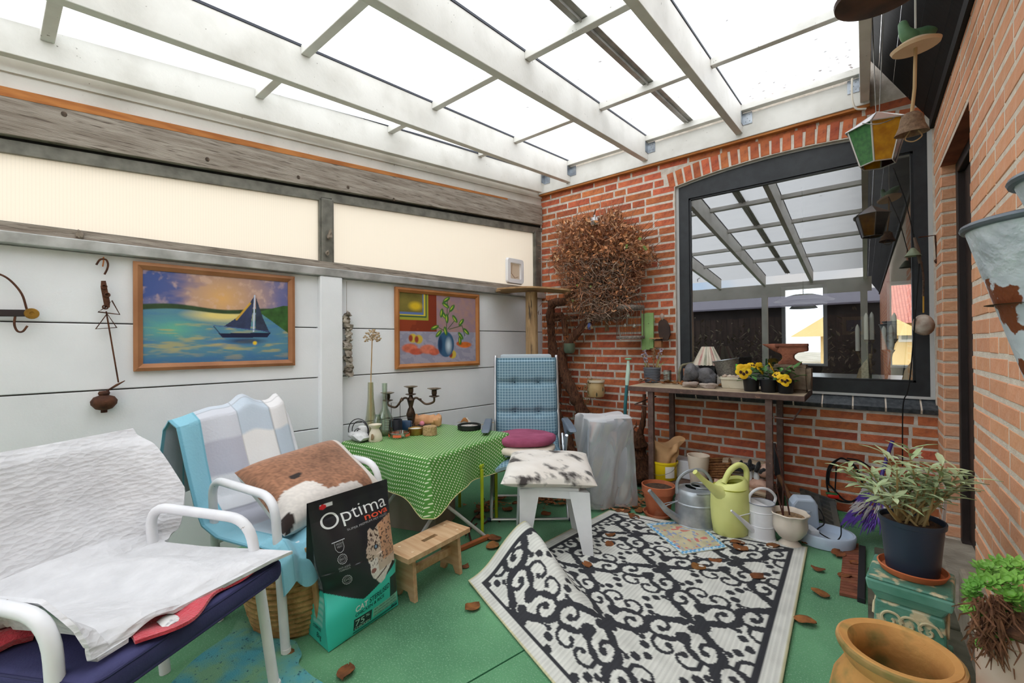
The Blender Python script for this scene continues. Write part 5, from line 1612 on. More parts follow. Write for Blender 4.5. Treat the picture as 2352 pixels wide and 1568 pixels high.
# ---- box wrapped in clear plastic sheet
bp = at_d(1392, 1150, 3.12)
Mbx = T((bp[0], bp[1], 0), CAMZ + R(8))
t = thing('wrapped_box', 'tall grey box covered with a loose clear plastic sheet', 'box', (bp[0], bp[1], 0))
MB(Mbx).rbox((0, .0, .31), (.29, .27, .58), .04, None, 3).build('box_body', mat('pale grey cabinet', (196, 202, 208), .6, (176, 182, 190), 4), t, True)
vw = VN(52)
def wrap(u, v):
 a = u * 2 * PI
 if v < .35:
  r = v / .35; z = .625 + .008 * math.sin(a * 3) * r
 else:
  q = (v - .35) / .65; r = 1 + .03 * q; z = .62 - .60 * q
 ca, sa = math.cos(a), math.sin(a)
 k = 1 / max(abs(ca), abs(sa)) ** .82
 fold = (.075 * (float(vw(u * 11 % 11, v * 4)) - .5) + .012 * math.sin(a * 7 + v * 9)) * (1 if v > .35 else r * .3)
 return ((.165 * r * k + fold) * ca, (.155 * r * k + fold) * sa, z + .012 * (float(vw(u * 8, v * 6)) - .5))
m_pe = bpy.data.materials.new('clear polythene'); m_pe.use_nodes = True; MATS['clear polythene'] = m_pe
_N = m_pe.node_tree.nodes; _K = m_pe.node_tree.links; _N.clear()
_o = _N.new('ShaderNodeOutputMaterial'); _tr = _N.new('ShaderNodeBsdfTransparent'); _df = _N.new('ShaderNodeBsdfDiffuse'); _gl = _N.new('ShaderNodeBsdfGlossy'); _a = _N.new('ShaderNodeMixShader'); _b2 = _N.new('ShaderNodeMixShader')
_df.inputs['Color'].default_value = (.93, .94, .96, 1); _gl.inputs['Roughness'].default_value = .12; _tr.inputs['Color'].default_value = (.95, .96, .97, 1)
_lw = _N.new('ShaderNodeLayerWeight'); _lw.inputs['Blend'].default_value = .45
_mr = _N.new('ShaderNodeMapRange'); _mr.inputs['To Min'].default_value = .24; _mr.inputs['To Max'].default_value = .85
_K.new(_lw.outputs['Facing'], _mr.inputs['Value']); _K.new(_mr.outputs['Result'], _a.inputs['Fac'])
_K.new(_tr.outputs[0], _a.inputs[1]); _K.new(_df.outputs[0], _a.inputs[2]); _b2.inputs['Fac'].default_value = .22; _K.new(_a.outputs[0], _b2.inputs[1]); _K.new(_gl.outputs[0], _b2.inputs[2]); _K.new(_b2.outputs[0], _o.inputs['Surface'])
MB(Mbx).grid(wrap, 120, 70).build('plastic_sheet', m_pe, t, 60)
# ---- paintings
def painting(name, label, corners, fw, paint, nx, ny, m_fr, off=.02):
 TL, TR, BL, BR = [on_l(*c, off) for c in corners]
 Lc = lambda p: ((p - L0) @ LU, p[2])
 sL = (Lc(TL)[0] + Lc(BL)[0]) / 2; sR = (Lc(TR)[0] + Lc(BR)[0]) / 2
 zT = (TL[2] + TR[2]) / 2; zB = (BL[2] + BR[2]) / 2
 base = lp((sL + sR) / 2, off, zB)
 t = thing(name, label, 'painting', tuple(base))
 o0, o1 = .002, .030
 def mitre(s0, z0, s1, z1, s2, z2, s3, z3):
  g = MB(); q = [(s0, z0), (s1, z1), (s2, z2), (s3, z3)]
  # outer edge low, ridge, inner bevel
  vs = [lp(a, o0, b) for a, b in q] + [lp(q[0][0], o1 - .006, q[0][1]), lp(q[1][0], o1 - .006, q[1][1]), lp(q[2][0], o1 - .014, q[2][1]), lp(q[3][0], o1 - .014, q[3][1])]
  m1 = [((q[0][0] * .55 + q[3][0] * .45), (q[0][1] * .55 + q[3][1] * .45)), ((q[1][0] * .55 + q[2][0] * .45), (q[1][1] * .55 + q[2][1] * .45))]
  vs += [lp(m1[0][0], o1, m1[0][1]), lp(m1[1][0], o1, m1[1][1])]
  g.add(vs, [(0, 1, 5, 4), (4, 5, 9, 8), (8, 9, 6, 7), (7, 6, 2, 3), (0, 4, 8, 7, 3), (1, 2, 6, 9, 5), (0, 3, 2, 1)])
  g.build('frame_side', m_fr, t)
 a, b, c, d = (sL, zT), (sR, zT), (sR, zB), (sL, zB)
 sg = -1 if sL > sR else 1
 ai, bi, ci, di = (sL + sg * fw, zT - fw), (sR - sg * fw, zT - fw), (sR - sg * fw, zB + fw), (sL + sg * fw, zB + fw)
 for p0, p1, p2, p3 in ((a, b, bi, ai), (b, c, ci, bi), (c, d, di, ci), (d, a, ai, di)):
  mitre(*p0, *p1, *p2, *p3)
 g = MB(); g.grid(lambda u, v: lp(ai[0] + (bi[0] - ai[0]) * u, .012, di[1] + (ai[1] - di[1]) * v), nx, ny)
 U, V = np.meshgrid(np.linspace(0, 1, nx + 1), np.linspace(0, 1, ny + 1))
 cols = paint(U, V).reshape(-1, 3)
 g.build('canvas', mat('oil paint on canvas', (128, 128, 128), .45, attr=True, bump=.12, bscale=90), t, cols=cols)
 return t
m_oak = mat('oak picture frame', (176, 122, 82), .55, (150, 98, 62), 5, stretch=(1, 1, 1), bump=.1, bscale=60)
m_oak2 = mat('honey picture frame', (188, 126, 72), .5, (164, 102, 54), 5)
P1 = VN(101); P2 = VN(102)
def lin(c):
 return np.array(srgb(c))
def blend(img, mask, c):
 m = np.clip(mask, 0, 1)[..., None]
 return img * (1 - m) + (np.array(c) if not isinstance(c, np.ndarray) else c) * m
def ell(U, V, cx, cy, rx, ry, soft=.15):
 return np.clip((1 - np.hypot((U - cx) / rx, (V - cy) / ry)) / soft, 0, 1)
def segm(U, V, x0, y0, x1, y1, w, asp=1.0):
 dx, dy = x1 - x0, (y1 - y0) * asp
 t_ = np.clip(((U - x0) * dx + (V - y0) * asp * dy) / (dx * dx + dy * dy + 1e-9), 0, 1)
 d = np.hypot(U - x0 - t_ * dx, (V - y0) * asp - t_ * dy)
 return np.clip((w - d) / (w * .5), 0, 1)
def polym(U, V, P):
 c = np.zeros(U.shape, bool); n = len(P)
 for i in range(n):
  x0, y0 = P[i]; x1, y1 = P[i - 1]
  if y0 == y1:
   continue
  c ^= ((y0 > V) != (y1 > V)) & (U < (x1 - x0) * (V - y0) / (y1 - y0) + x0)
 return c.astype(float)
def paint_sail(U, V):
 n1 = P1.fbm(U * 5, V * 9, 4); n2 = P2.fbm(U * 22, V * 14, 3); n3 = P1.fbm(U * 7 + 3, V * 26, 3)
 hor = .60 + .0 * U
 rad = np.hypot((U - .50) * 1.3, (V - .74))
 sky = lin((232, 178, 110))[None, None] * (1 - np.clip(rad * 1.7, 0, 1))[..., None] + lin((126, 122, 158))[None, None] * np.clip(rad * 1.7, 0, 1)[..., None]
 sky = blend(sky, np.clip((.30 - U) * 4 + (V - .8) * 3 + (n1 - .5) * 3, 0, 1) * .85, lin((56, 84, 150)))
 sky = blend(sky, np.clip((n2 - .55) * 5, 0, 1) * .5, lin((226, 190, 170)))
 sky = blend(sky, np.clip((U - .85) * 6 + (n1 - .5) * 2, 0, 1) * .6, lin((84, 92, 150)))
 wat = lin((54, 96, 140))[None, None] * (1 - n3)[..., None] * 1.6 + lin((120, 176, 160))[None, None] * n3[..., None] * .75
 wat = blend(wat, np.clip(1 - np.hypot((U - .50) / .30, (V - .54) / .10), 0, 1) * 1.4, lin((236, 214, 130)))
 wat = blend(wat, np.clip(1 - np.hypot((U - .18) / .25, (V - .38) / .16), 0, 1) * .8, lin((110, 190, 150)))
 wat = blend(wat, np.clip(1 - np.hypot((U - .53) / .16, (V - .22) / .08), 0, 1) * np.clip((n3 - .35) * 5, 0, 1), lin((226, 184, 84)))
 wat = blend(wat, np.clip((n3 - .55) * 6, 0, 1) * .55 * (V < .45), lin((206, 178, 104)))
 wat = blend(wat, np.clip((.14 - V) * 6, 0, 1) * .8, lin((48, 96, 150)))
 img = np.where((V > hor)[..., None], sky, wat)
 # far shore and right hand hill
 shore = np.clip(1 - np.abs(V - (.605 + .02 * np.sin(U * 9))) / (.030 + .02 * np.clip(.4 - U, 0, 1)), 0, 1)
 img = blend(img, np.clip(shore * 2.5, 0, 1), lin((52, 74, 44)) * (.7 + .6 * n2[..., None]))
 hill = ((V < .60 + .09 * np.clip((U - .76) / .2, 0, 1)) & (V > .585 - .24 * np.clip((U - .78) / .22, 0, 1)) & (U > .76)).astype(float)
 img = blend(img, hill, lin((56, 96, 44)) * (.5 + 1.1 * n2[..., None]))
 # boat
 navy = lin((24, 30, 62))
 img = blend(img, polym(U, V, [(.735, .80), (.70, .375), (.51, .415), (.60, .52), (.68, .66)]), lin((52, 62, 92)) * (.6 + .9 * n2[..., None]))
 img = blend(img, polym(U, V, [(.745, .78), (.74, .38), (.85, .345), (.80, .52)]), lin((50, 60, 80)) * (.6 + .9 * n2[..., None]))
 img = blend(img, segm(U, V, .735, .80, .725, .36, .007, .66), lin((206, 214, 232)))
 img = blend(img, segm(U, V, .60, .50, .70, .70, .010, .66) * .8, lin((226, 176, 50)))
 img = blend(img, polym(U, V, [(.47, .33), (.86, .345), (.83, .285), (.50, .280)]), navy)
 img = blend(img, segm(U, V, .44, .41, .48, .33, .004, .66), navy); img = blend(img, segm(U, V, .44, .42, .86, .36, .003, .66), lin((70, 90, 150)))
 img = blend(img, ell(U, V, .67, .24, .18, .045, .6) * .8, lin((44, 52, 84)))
 img = blend(img, ell(U, V, .735, .215, .020, .030, .5), lin((244, 204, 50)))
 return np.clip(img, 0, 1)
def paint_still(U, V):
 n1 = P1.fbm(U * 6 + 2, V * 6, 4); n2 = P2.fbm(U * 20 + 5 * V, V * 18, 3)
 img = np.ones(U.shape + (3,)) * lin((156, 128, 138)); img = blend(img, (n2 - .3) * 1.5, lin((176, 138, 124)))
 img = blend(img, (V < .46 - .0 * U) * 1.0, lin((150, 148, 166))); img = blend(img, ((V < .46) & (n2 > .5)) * .5, lin((176, 170, 184)))
 img = blend(img, ((U < .45) & (V > .46)) * 1.0, lin((146, 62, 34))); img = blend(img, ((U < .45) & (V > .46) & (n1 > .5)) * .5, lin((112, 42, 26)))
 img = blend(img, ((U < .35) & (V > .62)) * 1.0, lin((160, 160, 56))); img = blend(img, ((U < .325) & (V > .66)) * 1.0, lin((60, 92, 64)))
 img = blend(img, ((U < .31) & (V > .68)) * 1.0, lin((210, 190, 60))); img = blend(img, ((U < .29) & (V > .70)) * 1.0, lin((96, 118, 170)))
 img = blend(img, ((U < .275) & (V > .73)) * 1.0, lin((120, 108, 50)) * (.5 + n1[..., None])); img = blend(img, ell(U, V, .19, .82, .10, .08, .6), lin((222, 186, 40)))
 # drapery
 for cx, cy, rx, ry, c in ((.12, .22, .11, .075, (206, 110, 84)), (.20, .17, .10, .055, (190, 88, 66)), (.34, .20, .12, .08, (214, 122, 96)), (.42, .16, .08, .06, (196, 98, 74)), (.84, .26, .11, .055, (212, 112, 48)), (.76, .28, .05, .04, (190, 92, 40))):
  img = blend(img, ell(U, V, cx, cy, rx, ry, .3), lin(c) * (.6 + .8 * n2[..., None]))
 for cx, cy in ((.155, .36), (.225, .345), (.665, .115)):
  img = blend(img, ell(U, V, cx, cy, .055, .072, .2), lin((206, 178, 70))); img = blend(img, ell(U, V, cx - .025, cy, .030, .060, .4), lin((150, 62, 48)))
 # jar
 img = blend(img, ell(U, V, .575, .27, .115, .20, .08), lin((54, 92, 124))); img = blend(img, ell(U, V, .61, .25, .055, .15, .8), lin((196, 212, 222))); img = blend(img, ell(U, V, .50, .27, .035, .16, .6), lin((28, 52, 84)))
 # stems and leaves
 for x0, y0, x1, y1 in ((.58, .45, .60, .92), (.60, .70, .66, .86), (.60, .60, .54, .76), (.62, .50, .80, .56), (.80, .56, .84, .40), (.58, .46, .48, .52), (.60, .5, .70, .64)):
  img = blend(img, segm(U, V, x0, y0, x1, y1, .006, .8), lin((64, 84, 46)))
 for cx, cy, a in ((.585, .945, .6), (.575, .86, 2.6), (.66, .82, .9), (.70, .66, 2.2), (.79, .61, .9), (.43, .52, .4), (.48, .43, .8), (.57, .47, 1.8), (.78, .40, 2.2), (.86, .47, 2.4), (.77, .33, 1.6), (.55, .71, 2.2), (.59, .66, 1.6), (.52, .74, 1.4)):
  ca, sa = math.cos(a), math.sin(a); X = (U - cx) * ca + (V - cy) * .8 * sa; Y = -(U - cx) * sa + (V - cy) * .8 * ca
  img = blend(img, ell(X, Y, 0, 0, .062, .026, .2), lin((62, 112, 46))); img = blend(img, ell(X, Y, 0, .006, .045, .010, .6), lin((186, 206, 74)))
 return np.clip(img, 0, 1)
painting('sailboat_painting', 'painting of a dark sailing boat on a yellow sunset lake, oak frame', ((306, 600), (680, 635), (306, 853), (674, 839)), .037, paint_sail, 260, 180, m_oak)
painting('still_life_painting', 'still life painting of a blue jar with green branches and apples', ((912, 655), (1106, 680), (905, 846), (1096, 840)), .036, paint_still, 220, 180, m_oak2)
# ---- rusty things hung on the white wall
m_rust = mat('brown rusted iron', (104, 66, 46), .8, (70, 44, 34), 25, bump=.4, bscale=80, metal=.3)
def ol(x, y, off=.03):
 return on_l(x, y, off)
b0 = ol(238, 940)
t = thing('steelyard_scale', 'rusty iron steelyard scale with round weight hanging beside the sailboat painting', 'scale', tuple(ol(238, 610)))
MB().tube(spline([ol(x, y) for x, y in ((221, 608), (230, 596), (243, 596), (248, 606), (246, 618), (240, 630))], 5), .0045, 6).build('top_hook', m_rust, t, True)
MB().tube([ol(238, 590), ol(238, 600), ol(236, 612)], .003, 5).build('wall_hook', mat('orange rust', (170, 104, 58), .8), t)
g = MB(); q = [ol(232, 645), ol(243, 645), ol(253, 695), ol(252, 706), ol(240, 706), ol(231, 660)]
g.add(list(q) + [p + LN * .008 for p in q], [(0, 1, 2, 3, 4, 5), (11, 10, 9, 8, 7, 6)] + [(i, i + 6, (i + 1) % 6 + 6, (i + 1) % 6) for i in range(6)])
g.build('scale_plate', m_rust, t)
for x, y in ((239, 658), (246, 677), (242, 705)):
 MB(T(ol(x, y, .04), AL) @ Matrix.Rotation(PI / 2, 4, 'Y')).lathe([(.012, -.004), (.012, .003), (.008, .004), (.006, .001)], 12, cap=False).build('rivet_ring', m_rust, t)
for tri in (((257, 690), (275, 722), (225, 716), (242, 706)), ((246, 720), (268, 752), (220, 755))):
 MB().tube([ol(x, y, .035) for x, y in tri], .0035, 5, True).build('triangle_link', m_rust, t)
MB().bar(ol(244, 715), ol(272, 878), .010, .006).build('beam_rod', m_rust, t)
MB().tube([ol(287, 874), ol(268, 884), ol(245, 898)], [.002, .006, .004], 6).build('weight_hook', m_rust, t, True)
wz = ol(239, 922)
MB(T(wz)).lathe([(.012, -.052), (.012, -.040), (.030, -.034), (.047, -.012), (.049, .004), (.038, .022), (.018, .030), (.022, .040), (.018, .050), (0, .052)], 20).build('weight', m_rust, t, True)
t = thing('spring_balance', 'iron balance bar with brass end and open hook at left edge', 'scale', tuple(ol(0, 720)))
MB().bar(ol(-60, 718), ol(62, 719), .03, .012, tuple(LN)).build('bar', mat('black brown iron', (48, 38, 36), .6), t, bevel=.003)
MB(T(ol(73, 720, .034), AL) @ Matrix.Rotation(PI / 2, 4, 'Y')).lathe([(.022, -.004), (.024, .0), (.022, .004), (.008, .004), (.006, .001), (0, .001)], 18).build('brass_end', mat('old brass', (176, 134, 58), .4, (130, 96, 40), 20, metal=.6), t, True)
MB().tube(spline([ol(x, y) for x, y in ((62, 712), (50, 675), (25, 645), (0, 630), (-30, 625))], 5), .004, 6).build('bail', m_rust, t, True)
MB().tube(spline([ol(x, y) for x, y in ((35, 724), (33, 745), (40, 760), (52, 761), (63, 748))], 5), [.004] * 16 + [.004] * 5, 6).build('hook', m_rust, t, True)
# string of shells
t = thing('shell_string', 'vertical string of grey oyster shells hanging left of the still life', 'decoration', tuple(ol(798, 720)))
MB().tube([ol(796, 646), ol(796, 720)], .0015, 4).build('string', m_dust, t)
rs_ = random.Random(6)
m_shell = mat('grey oyster shell', (176, 166, 152), .8, (120, 108, 96), 18, rnd=.25, bump=.5, bscale=50)
for k in range(17):
 y = 722 + k * 8.6; p = ol(796 + k * .35 + rs_.uniform(-4, 4), y, .035)
 MB().blob(p, (.030 * rs_.uniform(.8, 1.2), .022, .018), k, .55, 2, 2.5, Matrix.Rotation(rs_.uniform(-.6, .6), 4, 'Y')).build('shell', m_shell, t, 50)
# cat flap in the glazing
p = ol(1180, 621, .0); a = ol(1159, 590, .0); b = ol(1199, 655, .0)
t = thing('cat_flap', 'white cat flap with clear door in the cream glazing', 'cat flap', (p[0], p[1], b[2]))
Mf = T((p[0], p[1], (a[2] + b[2]) / 2), -PI / 2 - AL + PI)
Mf = T((p[0], p[1], (a[2] + b[2]) / 2), math.atan2(LU[1], LU[0]))
W2 = abs((a - b) @ LU) / 2; H2 = (a[2] - b[2]) / 2
g = MB(Mf)
def rr(w, h, r, n=6):
 return [(sx * (w - r) + r * math.cos(q + k / n * PI / 2), sz * (h - r) + r * math.sin(q + k / n * PI / 2)) for sx, sz, q in ((1, 1, 0), (-1, 1, PI / 2), (-1, -1, PI), (1, -1, 1.5 * PI)) for k in range(n + 1)]
o_, i_ = rr(W2, H2, .03), rr(W2 * .62, H2 * .62, .012)
n = len(o_)
fd = 1 if (Mf.to_3x3() @ Vector((0, 1, 0))).dot(Vector(LN)) > 0 else -1
vs = [(x, fd * .006, z) for x, z in o_] + [(x * .92, fd * .030, z * .94) for x, z in o_] + [(x, fd * .030, z) for x, z in i_] + [(x, fd * .0, z) for x, z in i_]
fs = [(k * n + i, k * n + (i + 1) % n, (k + 1) * n + (i + 1) % n, (k + 1) * n + i) for k in range(3) for i in range(n)]
g.add(vs, fs); g.build('flap_frame', mat('white moulded plastic', (238, 238, 240), .4), t, 50)
MB(Mf).box((-W2 * .58, fd * .008 - .002, -H2 * .6), (W2 * .58, fd * .008 + .002, H2 * .6)).build('flap_door', sheet('cloudy clear plastic', (220, 206, 190), .5, .3), t)
MB(Mf).tube([(W2 * .30, fd * .012, H2 * .5), (W2 * .36, fd * .012, -H2 * .2), (0, fd * .014, -H2 * .52), (-W2 * .4, fd * .012, -H2 * .4)], .003, 5).build('flap_seal', mat('brown seal', (160, 130, 110), .7), t)
# post with a plank shelf on top, cat perch in the corner
pp = at_d(1222, 800, 3.80)
t = thing('cat_perch', 'rough round timber post carrying a thin plank shelf in the corner', 'perch', (pp[0], pp[1], 0))
m_logw = mat('debarked timber', (190, 158, 116), .8, (150, 120, 84), 5, stretch=(6, 6, .8), bump=.3, bscale=30, col3=(90, 74, 58), scale3=6, lo3=.6, hi3=.68)
ztop = at_d(1222, 668, 3.80)[2]
MB(T((pp[0], pp[1], 0))).lathe([(.056, 0), (.055, ztop * .5), (.052, ztop - .012)], 18, sq=lambda a, r, z: 1 + .03 * math.sin(a * 3 + z * 2) - .10 * math.exp(-((a - 5.2) / .09) ** 2)).build('post', m_logw, t, True)
pw = VN(71)
g = MB(T((pp[0] + .03, pp[1] - .02, ztop), CAMZ + R(-6))); g.grid(lambda u, v: ((u - .5) * .60 + .03 * math.sin(v * 9), (v - .5) * .32 * (1 - .25 * abs(u - .5)), .010 + .018 * math.sin(u * PI) - .02 * u), 20, 8, .014)
g.build('shelf_plank', mat('bare thin plank', (184, 148, 106), .8, (150, 114, 78), 5, stretch=(1, 8, 8)), t, 50)
# ---- the patterned rug
def rug_print():
 W_, H_ = 560, 380           # along the length, across
 img = np.zeros((H_, W_), bool)
 # work in metres: length 1.75, width 1.15
 LX, LY = 1.80, 1.15
 xs_ = (np.arange(W_) + .5) / W_ * LX; ys_ = (np.arange(H_) + .5) / H_ * LY
 def stroke(pts, w0, w1=None):
  w1 = w0 if w1 is None else w1
  pts = np.array(pts) * 1.5; n = len(pts); w0 *= 1.5; w1 *= 1.5
  for i in range(n - 1):
   (x0, y0), (x1, y1) = pts[i], pts[i + 1]
   w = w0 + (w1 - w0) * i / max(1, n - 2)
   ia, ib = int((min(x0, x1) - w) / LX * W_), int((max(x0, x1) + w) / LX * W_) + 2
   ja, jb = int((min(y0, y1) - w) / LY * H_), int((max(y0, y1) + w) / LY * H_) + 2
   ia, ja = max(ia, 0), max(ja, 0); ib, jb = min(ib, W_), min(jb, H_)
   if ia >= ib or ja >= jb:
    continue
   X, Y = np.meshgrid(xs_[ia:ib], ys_[ja:jb])
   dx, dy = x1 - x0, y1 - y0
   t_ = np.clip(((X - x0) * dx + (Y - y0) * dy) / (dx * dx + dy * dy + 1e-12), 0, 1)
   img[ja:jb, ia:ib] |= np.hypot(X - x0 - t_ * dx, Y - y0 - t_ * dy) < w
 def dot(x, y, r):
  stroke([(x, y), (x + 1e-4, y)], r)
 def spiral(x, y, r0, a0, turns, sg, w):
  pts = []
  n = int(26 * turns)
  for k in range(n + 1):
   f = k / n; r = r0 * (1 - f) ** .8 + .012; a = a0 + sg * turns * 2 * PI * f
   pts.append((x + r * math.cos(a), y + r * math.sin(a)))
  stroke(pts, w, w * .7); dot(pts[-1][0], pts[-1][1], w * 1.5)
 def sym(fn, cx, cy, fxs=(1, -1), fys=(1, -1)):
  for sx in fxs:
   for sy in fys:
    fn(lambda x, y: (cx + sx * x, cy + sy * y), sx, sy)
 px_, py_ = .44, .36
 for ix in range(-1, 6):
  for iy in range(-1, 5):
   cx = ix * px_ + (.22 if iy % 2 else .0) + .06; cy = iy * py_ * .5 + .20
   # ogee lattice
   def lat(m, sx, sy):
    pts = [m(*q) for q in [(.22 * f, .18 * f + .030 * math.sin(f * 2 * PI)) for f in np.linspace(0, 1, 18)]]
    stroke(pts, .0085)
   sym(lat, cx, cy)
   # floral heart
   for k in range(5):
    a = k / 5 * 2 * PI + .3
    dot(cx + .030 * math.cos(a), cy + .030 * math.sin(a), .0165)
   # leaves left and right
   for sx in (1, -1):
    for f in np.linspace(0, 1, 7):
     dot(cx + sx * (.060 + .045 * f), cy + .004 * math.sin(f * 9), .014 * math.sin(f * PI) + .004)
    for sy in (1, -1):
     spiral(cx + sx * .085, cy + sy * .062, .040, PI * .5 if sy < 0 else -PI * .5, 1.15, sx * sy, .0075)
     spiral(cx + sx * .150, cy + sy * .026, .026, 0 if sx < 0 else PI, .9, -sx * sy, .0060)
     stroke([(cx + sx * .02, cy + sy * .02), (cx + sx * .045, cy + sy * .055), (cx + sx * .05, cy + sy * .10)], .010, .004)
     dot(cx + sx * .030, cy + sy * .115, .013); dot(cx + sx * .052, cy + sy * .100, .009)
   dot(cx, cy + .135, .012); dot(cx, cy - .135, .012)
 # black border line and white margin
 X, Y = np.meshgrid(xs_, ys_)
 e = np.minimum(np.minimum(X, LX - X), np.minimum(Y, LY - Y))
 img[e < .085] = True
 img[e < .062] = False
 img[(e < .010) & (e > .006)] = True
 return img, W_, H_
RIMG, RW_, RH_ = rug_print()
cTL, cTR = np.array([-1.362, 2.700]), np.array([-.255, 2.890])
cBL, cBR = np.array([-1.487, 1.469]), np.array([-.205, .965])
r1, r2 = np.array([-1.47, 1.79]), np.array([-.62, 1.42])        # ridge of the fold
NL, NW = 300, 200
rv, rc_ = [], []
rn = VN(88)
rdir = r2 - r1; rl_ = np.linalg.norm(rdir); rdir = rdir / rl_; rnn = np.array([-rdir[1], rdir[0]])
base_w, base_b = np.array(srgb((222, 222, 214))), np.array(srgb((52, 53, 58)))
for j in range(NL + 1):            # v: near -> far (length)
 v = j / NL
 for i in range(NW + 1):        # u: left -> right
  u = i / NW
  p = (cBL * (1 - u) + cBR * u) * (1 - v) + (cTL * (1 - u) + cTR * u) * v
  d = (p - r1) @ rnn; s_ = (p - r1) @ rdir / rl_
  hgt = .185 * math.exp(-max(0, s_ + .05) ** 2 / .30) * max(0, 1 - max(0, s_ - .75) / .5)
  wd = .085 if d > 0 else .15
  z = hgt * math.exp(-(d / wd) ** 2)
  # the cloth leans over away from the camera at the crest
  sh = .06 * math.exp(-((d - .02) / .12) ** 2) * (hgt / .185)
  p = p + rnn * sh
  z += .006 * (float(rn(u * 6, v * 8)) - .2) + .006
  rv.append((p[0], p[1], max(z, .004)))
  k = RIMG[min(RH_ - 1, int(u * RH_)), min(RW_ - 1, int(v * RW_))]
  edge = min(u * 1.15, (1 - u) * 1.15, v * 1.8, (1 - v) * 1.8)
  c = base_b if k else base_w
  if edge < .007:
   c = np.array(srgb((206, 200, 160)))
  rib = .90 + .10 * math.sin(i * 2.2)
  rc_.append(c * rib * (.9 + .2 * float(rn(u * 30, v * 40))))
w = NW + 1
rf_ = [(j * w + i, j * w + i + 1, (j + 1) * w + i + 1, (j + 1) * w + i) for j in range(NL) for i in range(NW)]
g = MB(); g.add(rv, rf_)
o = g.build('patterned_rug', mat('woven plastic rug', (200, 200, 196), .8, attr=True, bump=.25, bscale=260), None, True, base=(-.85, 1.9, 0), cols=np.array(rc_))
sm = o.modifiers.new('thickness', 'SOLIDIFY'); sm.thickness = .005; sm.offset = 1
tag(o, 'black and white scrollwork rug with a raised fold on the green floor', 'rug')
# small blue-bordered mat on the rug
tm = [on_z(1480, 1203, .012), on_z(1600, 1195, .012), on_z(1672, 1258, .012), on_z(1568, 1275, .012)]
cm, NN = [], 90
mv = VN(90)
for j in range(NN + 1):
 for i in range(NN + 1):
  u, v = i / NN, j / NN
  n1, n2, n3 = float(mv(u * 9, v * 9)), float(mv(u * 22 + 9, v * 22)), float(mv(u * 14 + 30, v * 14))
  c = np.array(srgb((206, 196, 160))) * (.8 + .3 * n1)
  if n2 > .72: c = np.array(srgb((150, 160, 190)))
  if n3 > .80: c = np.array(srgb((206, 120, 110)))
  e = min(u, v, 1 - u, 1 - v)
  if e < .085:
   c = np.array(srgb((92, 164, 210)))
   if (math.sin(u * 70) * math.sin(v * 70)) > .35 or n2 > .7: c = np.array(srgb((206, 226, 236)))
  if e < .012: c = np.array(srgb((180, 180, 160)))
  cm.append(np.clip(c, 0, 1))
g = MB(); g.grid(lambda u, v: tuple((tm[0] * (1 - u) + tm[1] * u) * (1 - v) + (tm[3] * (1 - u) + tm[2] * u) * v + np.array([0, 0, .004])), NN, NN)
o = g.build('place_mat', mat('printed table mat', (200, 200, 190), .5, attr=True), None, base=tuple(sum(tm) / 4), cols=np.array(cm))
sm = o.modifiers.new('thickness', 'SOLIDIFY'); sm.thickness = .003; sm.offset = 1
tag(o, 'faded floral mat with blue patterned border lying on the rug', 'mat')
# teal woven mat in the front left
g = MB(); vm = VN(91)
q = [on_z(545, 1430), on_z(668, 1490), on_z(745, 1580), on_z(330, 1640)]
def tealm(u, v):
 a = q[0][:2] * (1 - u) + q[1][:2] * u; b = q[3][:2] * (1 - u) + q[2][:2] * u
 p = a * (1 - v) + b * v
 p = p + np.array([.02 * math.sin(v * 9), .02 * math.sin(u * 8 + v * 5)])
 return (p[0], p[1], .004 + .014 * float(vm(u * 4, v * 6)))
g.grid(tealm, 30, 50, .004)
o = g.build('teal_mat', mat('worn teal woven mat', (82, 160, 172), .9, (120, 168, 132), 9, .42, .62, bump=.5, bscale=220, col3=(46, 92, 104), scale3=70, lo3=.62, hi3=.7), None, True, base=(-1.5, .3, 0))
tag(o, 'worn teal woven mat on the floor under the near chair', 'mat')
# ================================================================== BACK WALL: vine, hung things, bench
def rough_tube(mb, pts, r, n=10, amp=.25, seed=0, sub=6):
 P = spline(pts, sub); rr_ = random.Random(seed)
 rs = []
 m = len(P)
 for i in range(m):
  f = i / (m - 1)
  rad = r[0] * (1 - f) + r[1] * f if hasattr(r, '__len__') else r
  rs.append(rad * (1 + amp * rr_.uniform(-1, 1)))
 mb.tube(P, rs, n)
 return P
YV = 3.40
ov = lambda x, y, Y=YV: on_y(x, y, Y)
m_bark = mat('shaggy vine bark', (128, 86, 62), .95, (78, 52, 40), 16, .35, .65, stretch=(5, 5, 1.2), bump=1.0, bscale=40)
m_twig = mat('dry reddish twigs', (178, 124, 92), .9, (120, 78, 58), 12, col3=(222, 186, 150), scale3=9, lo3=.55, hi3=.75)
m_dryl = mat('dry russet leaves', (206, 138, 90), .85, (150, 108, 82), 14, .35, .65, col3=(226, 190, 146), scale3=13, lo3=.56, hi3=.72)
vine = thing('climbing_vine', 'bare climbing vine with shaggy trunk and a dense ball of dry twigs', 'vine', tuple(np.array([-1.50, 3.36, 0])))
def limb(pts, r, seed, name='branch'):
 g = MB(); rough_tube(g, pts, r, 12, .22, seed); g.build(name, m_bark, vine, True)
limb([on_y(1478, 1112, 3.34), ov(1470, 1060), ov(1462, 1010), ov(1430, 1005, 3.38), ov(1395, 1010), ov(1360, 985), ov(1340, 950), ov(1318, 905), ov(1300, 865), ov(1290, 815), ov(1312, 780), ov(1340, 748), ov(1366, 715), ov(1375, 680)], (.075, .028), 1, 'trunk')
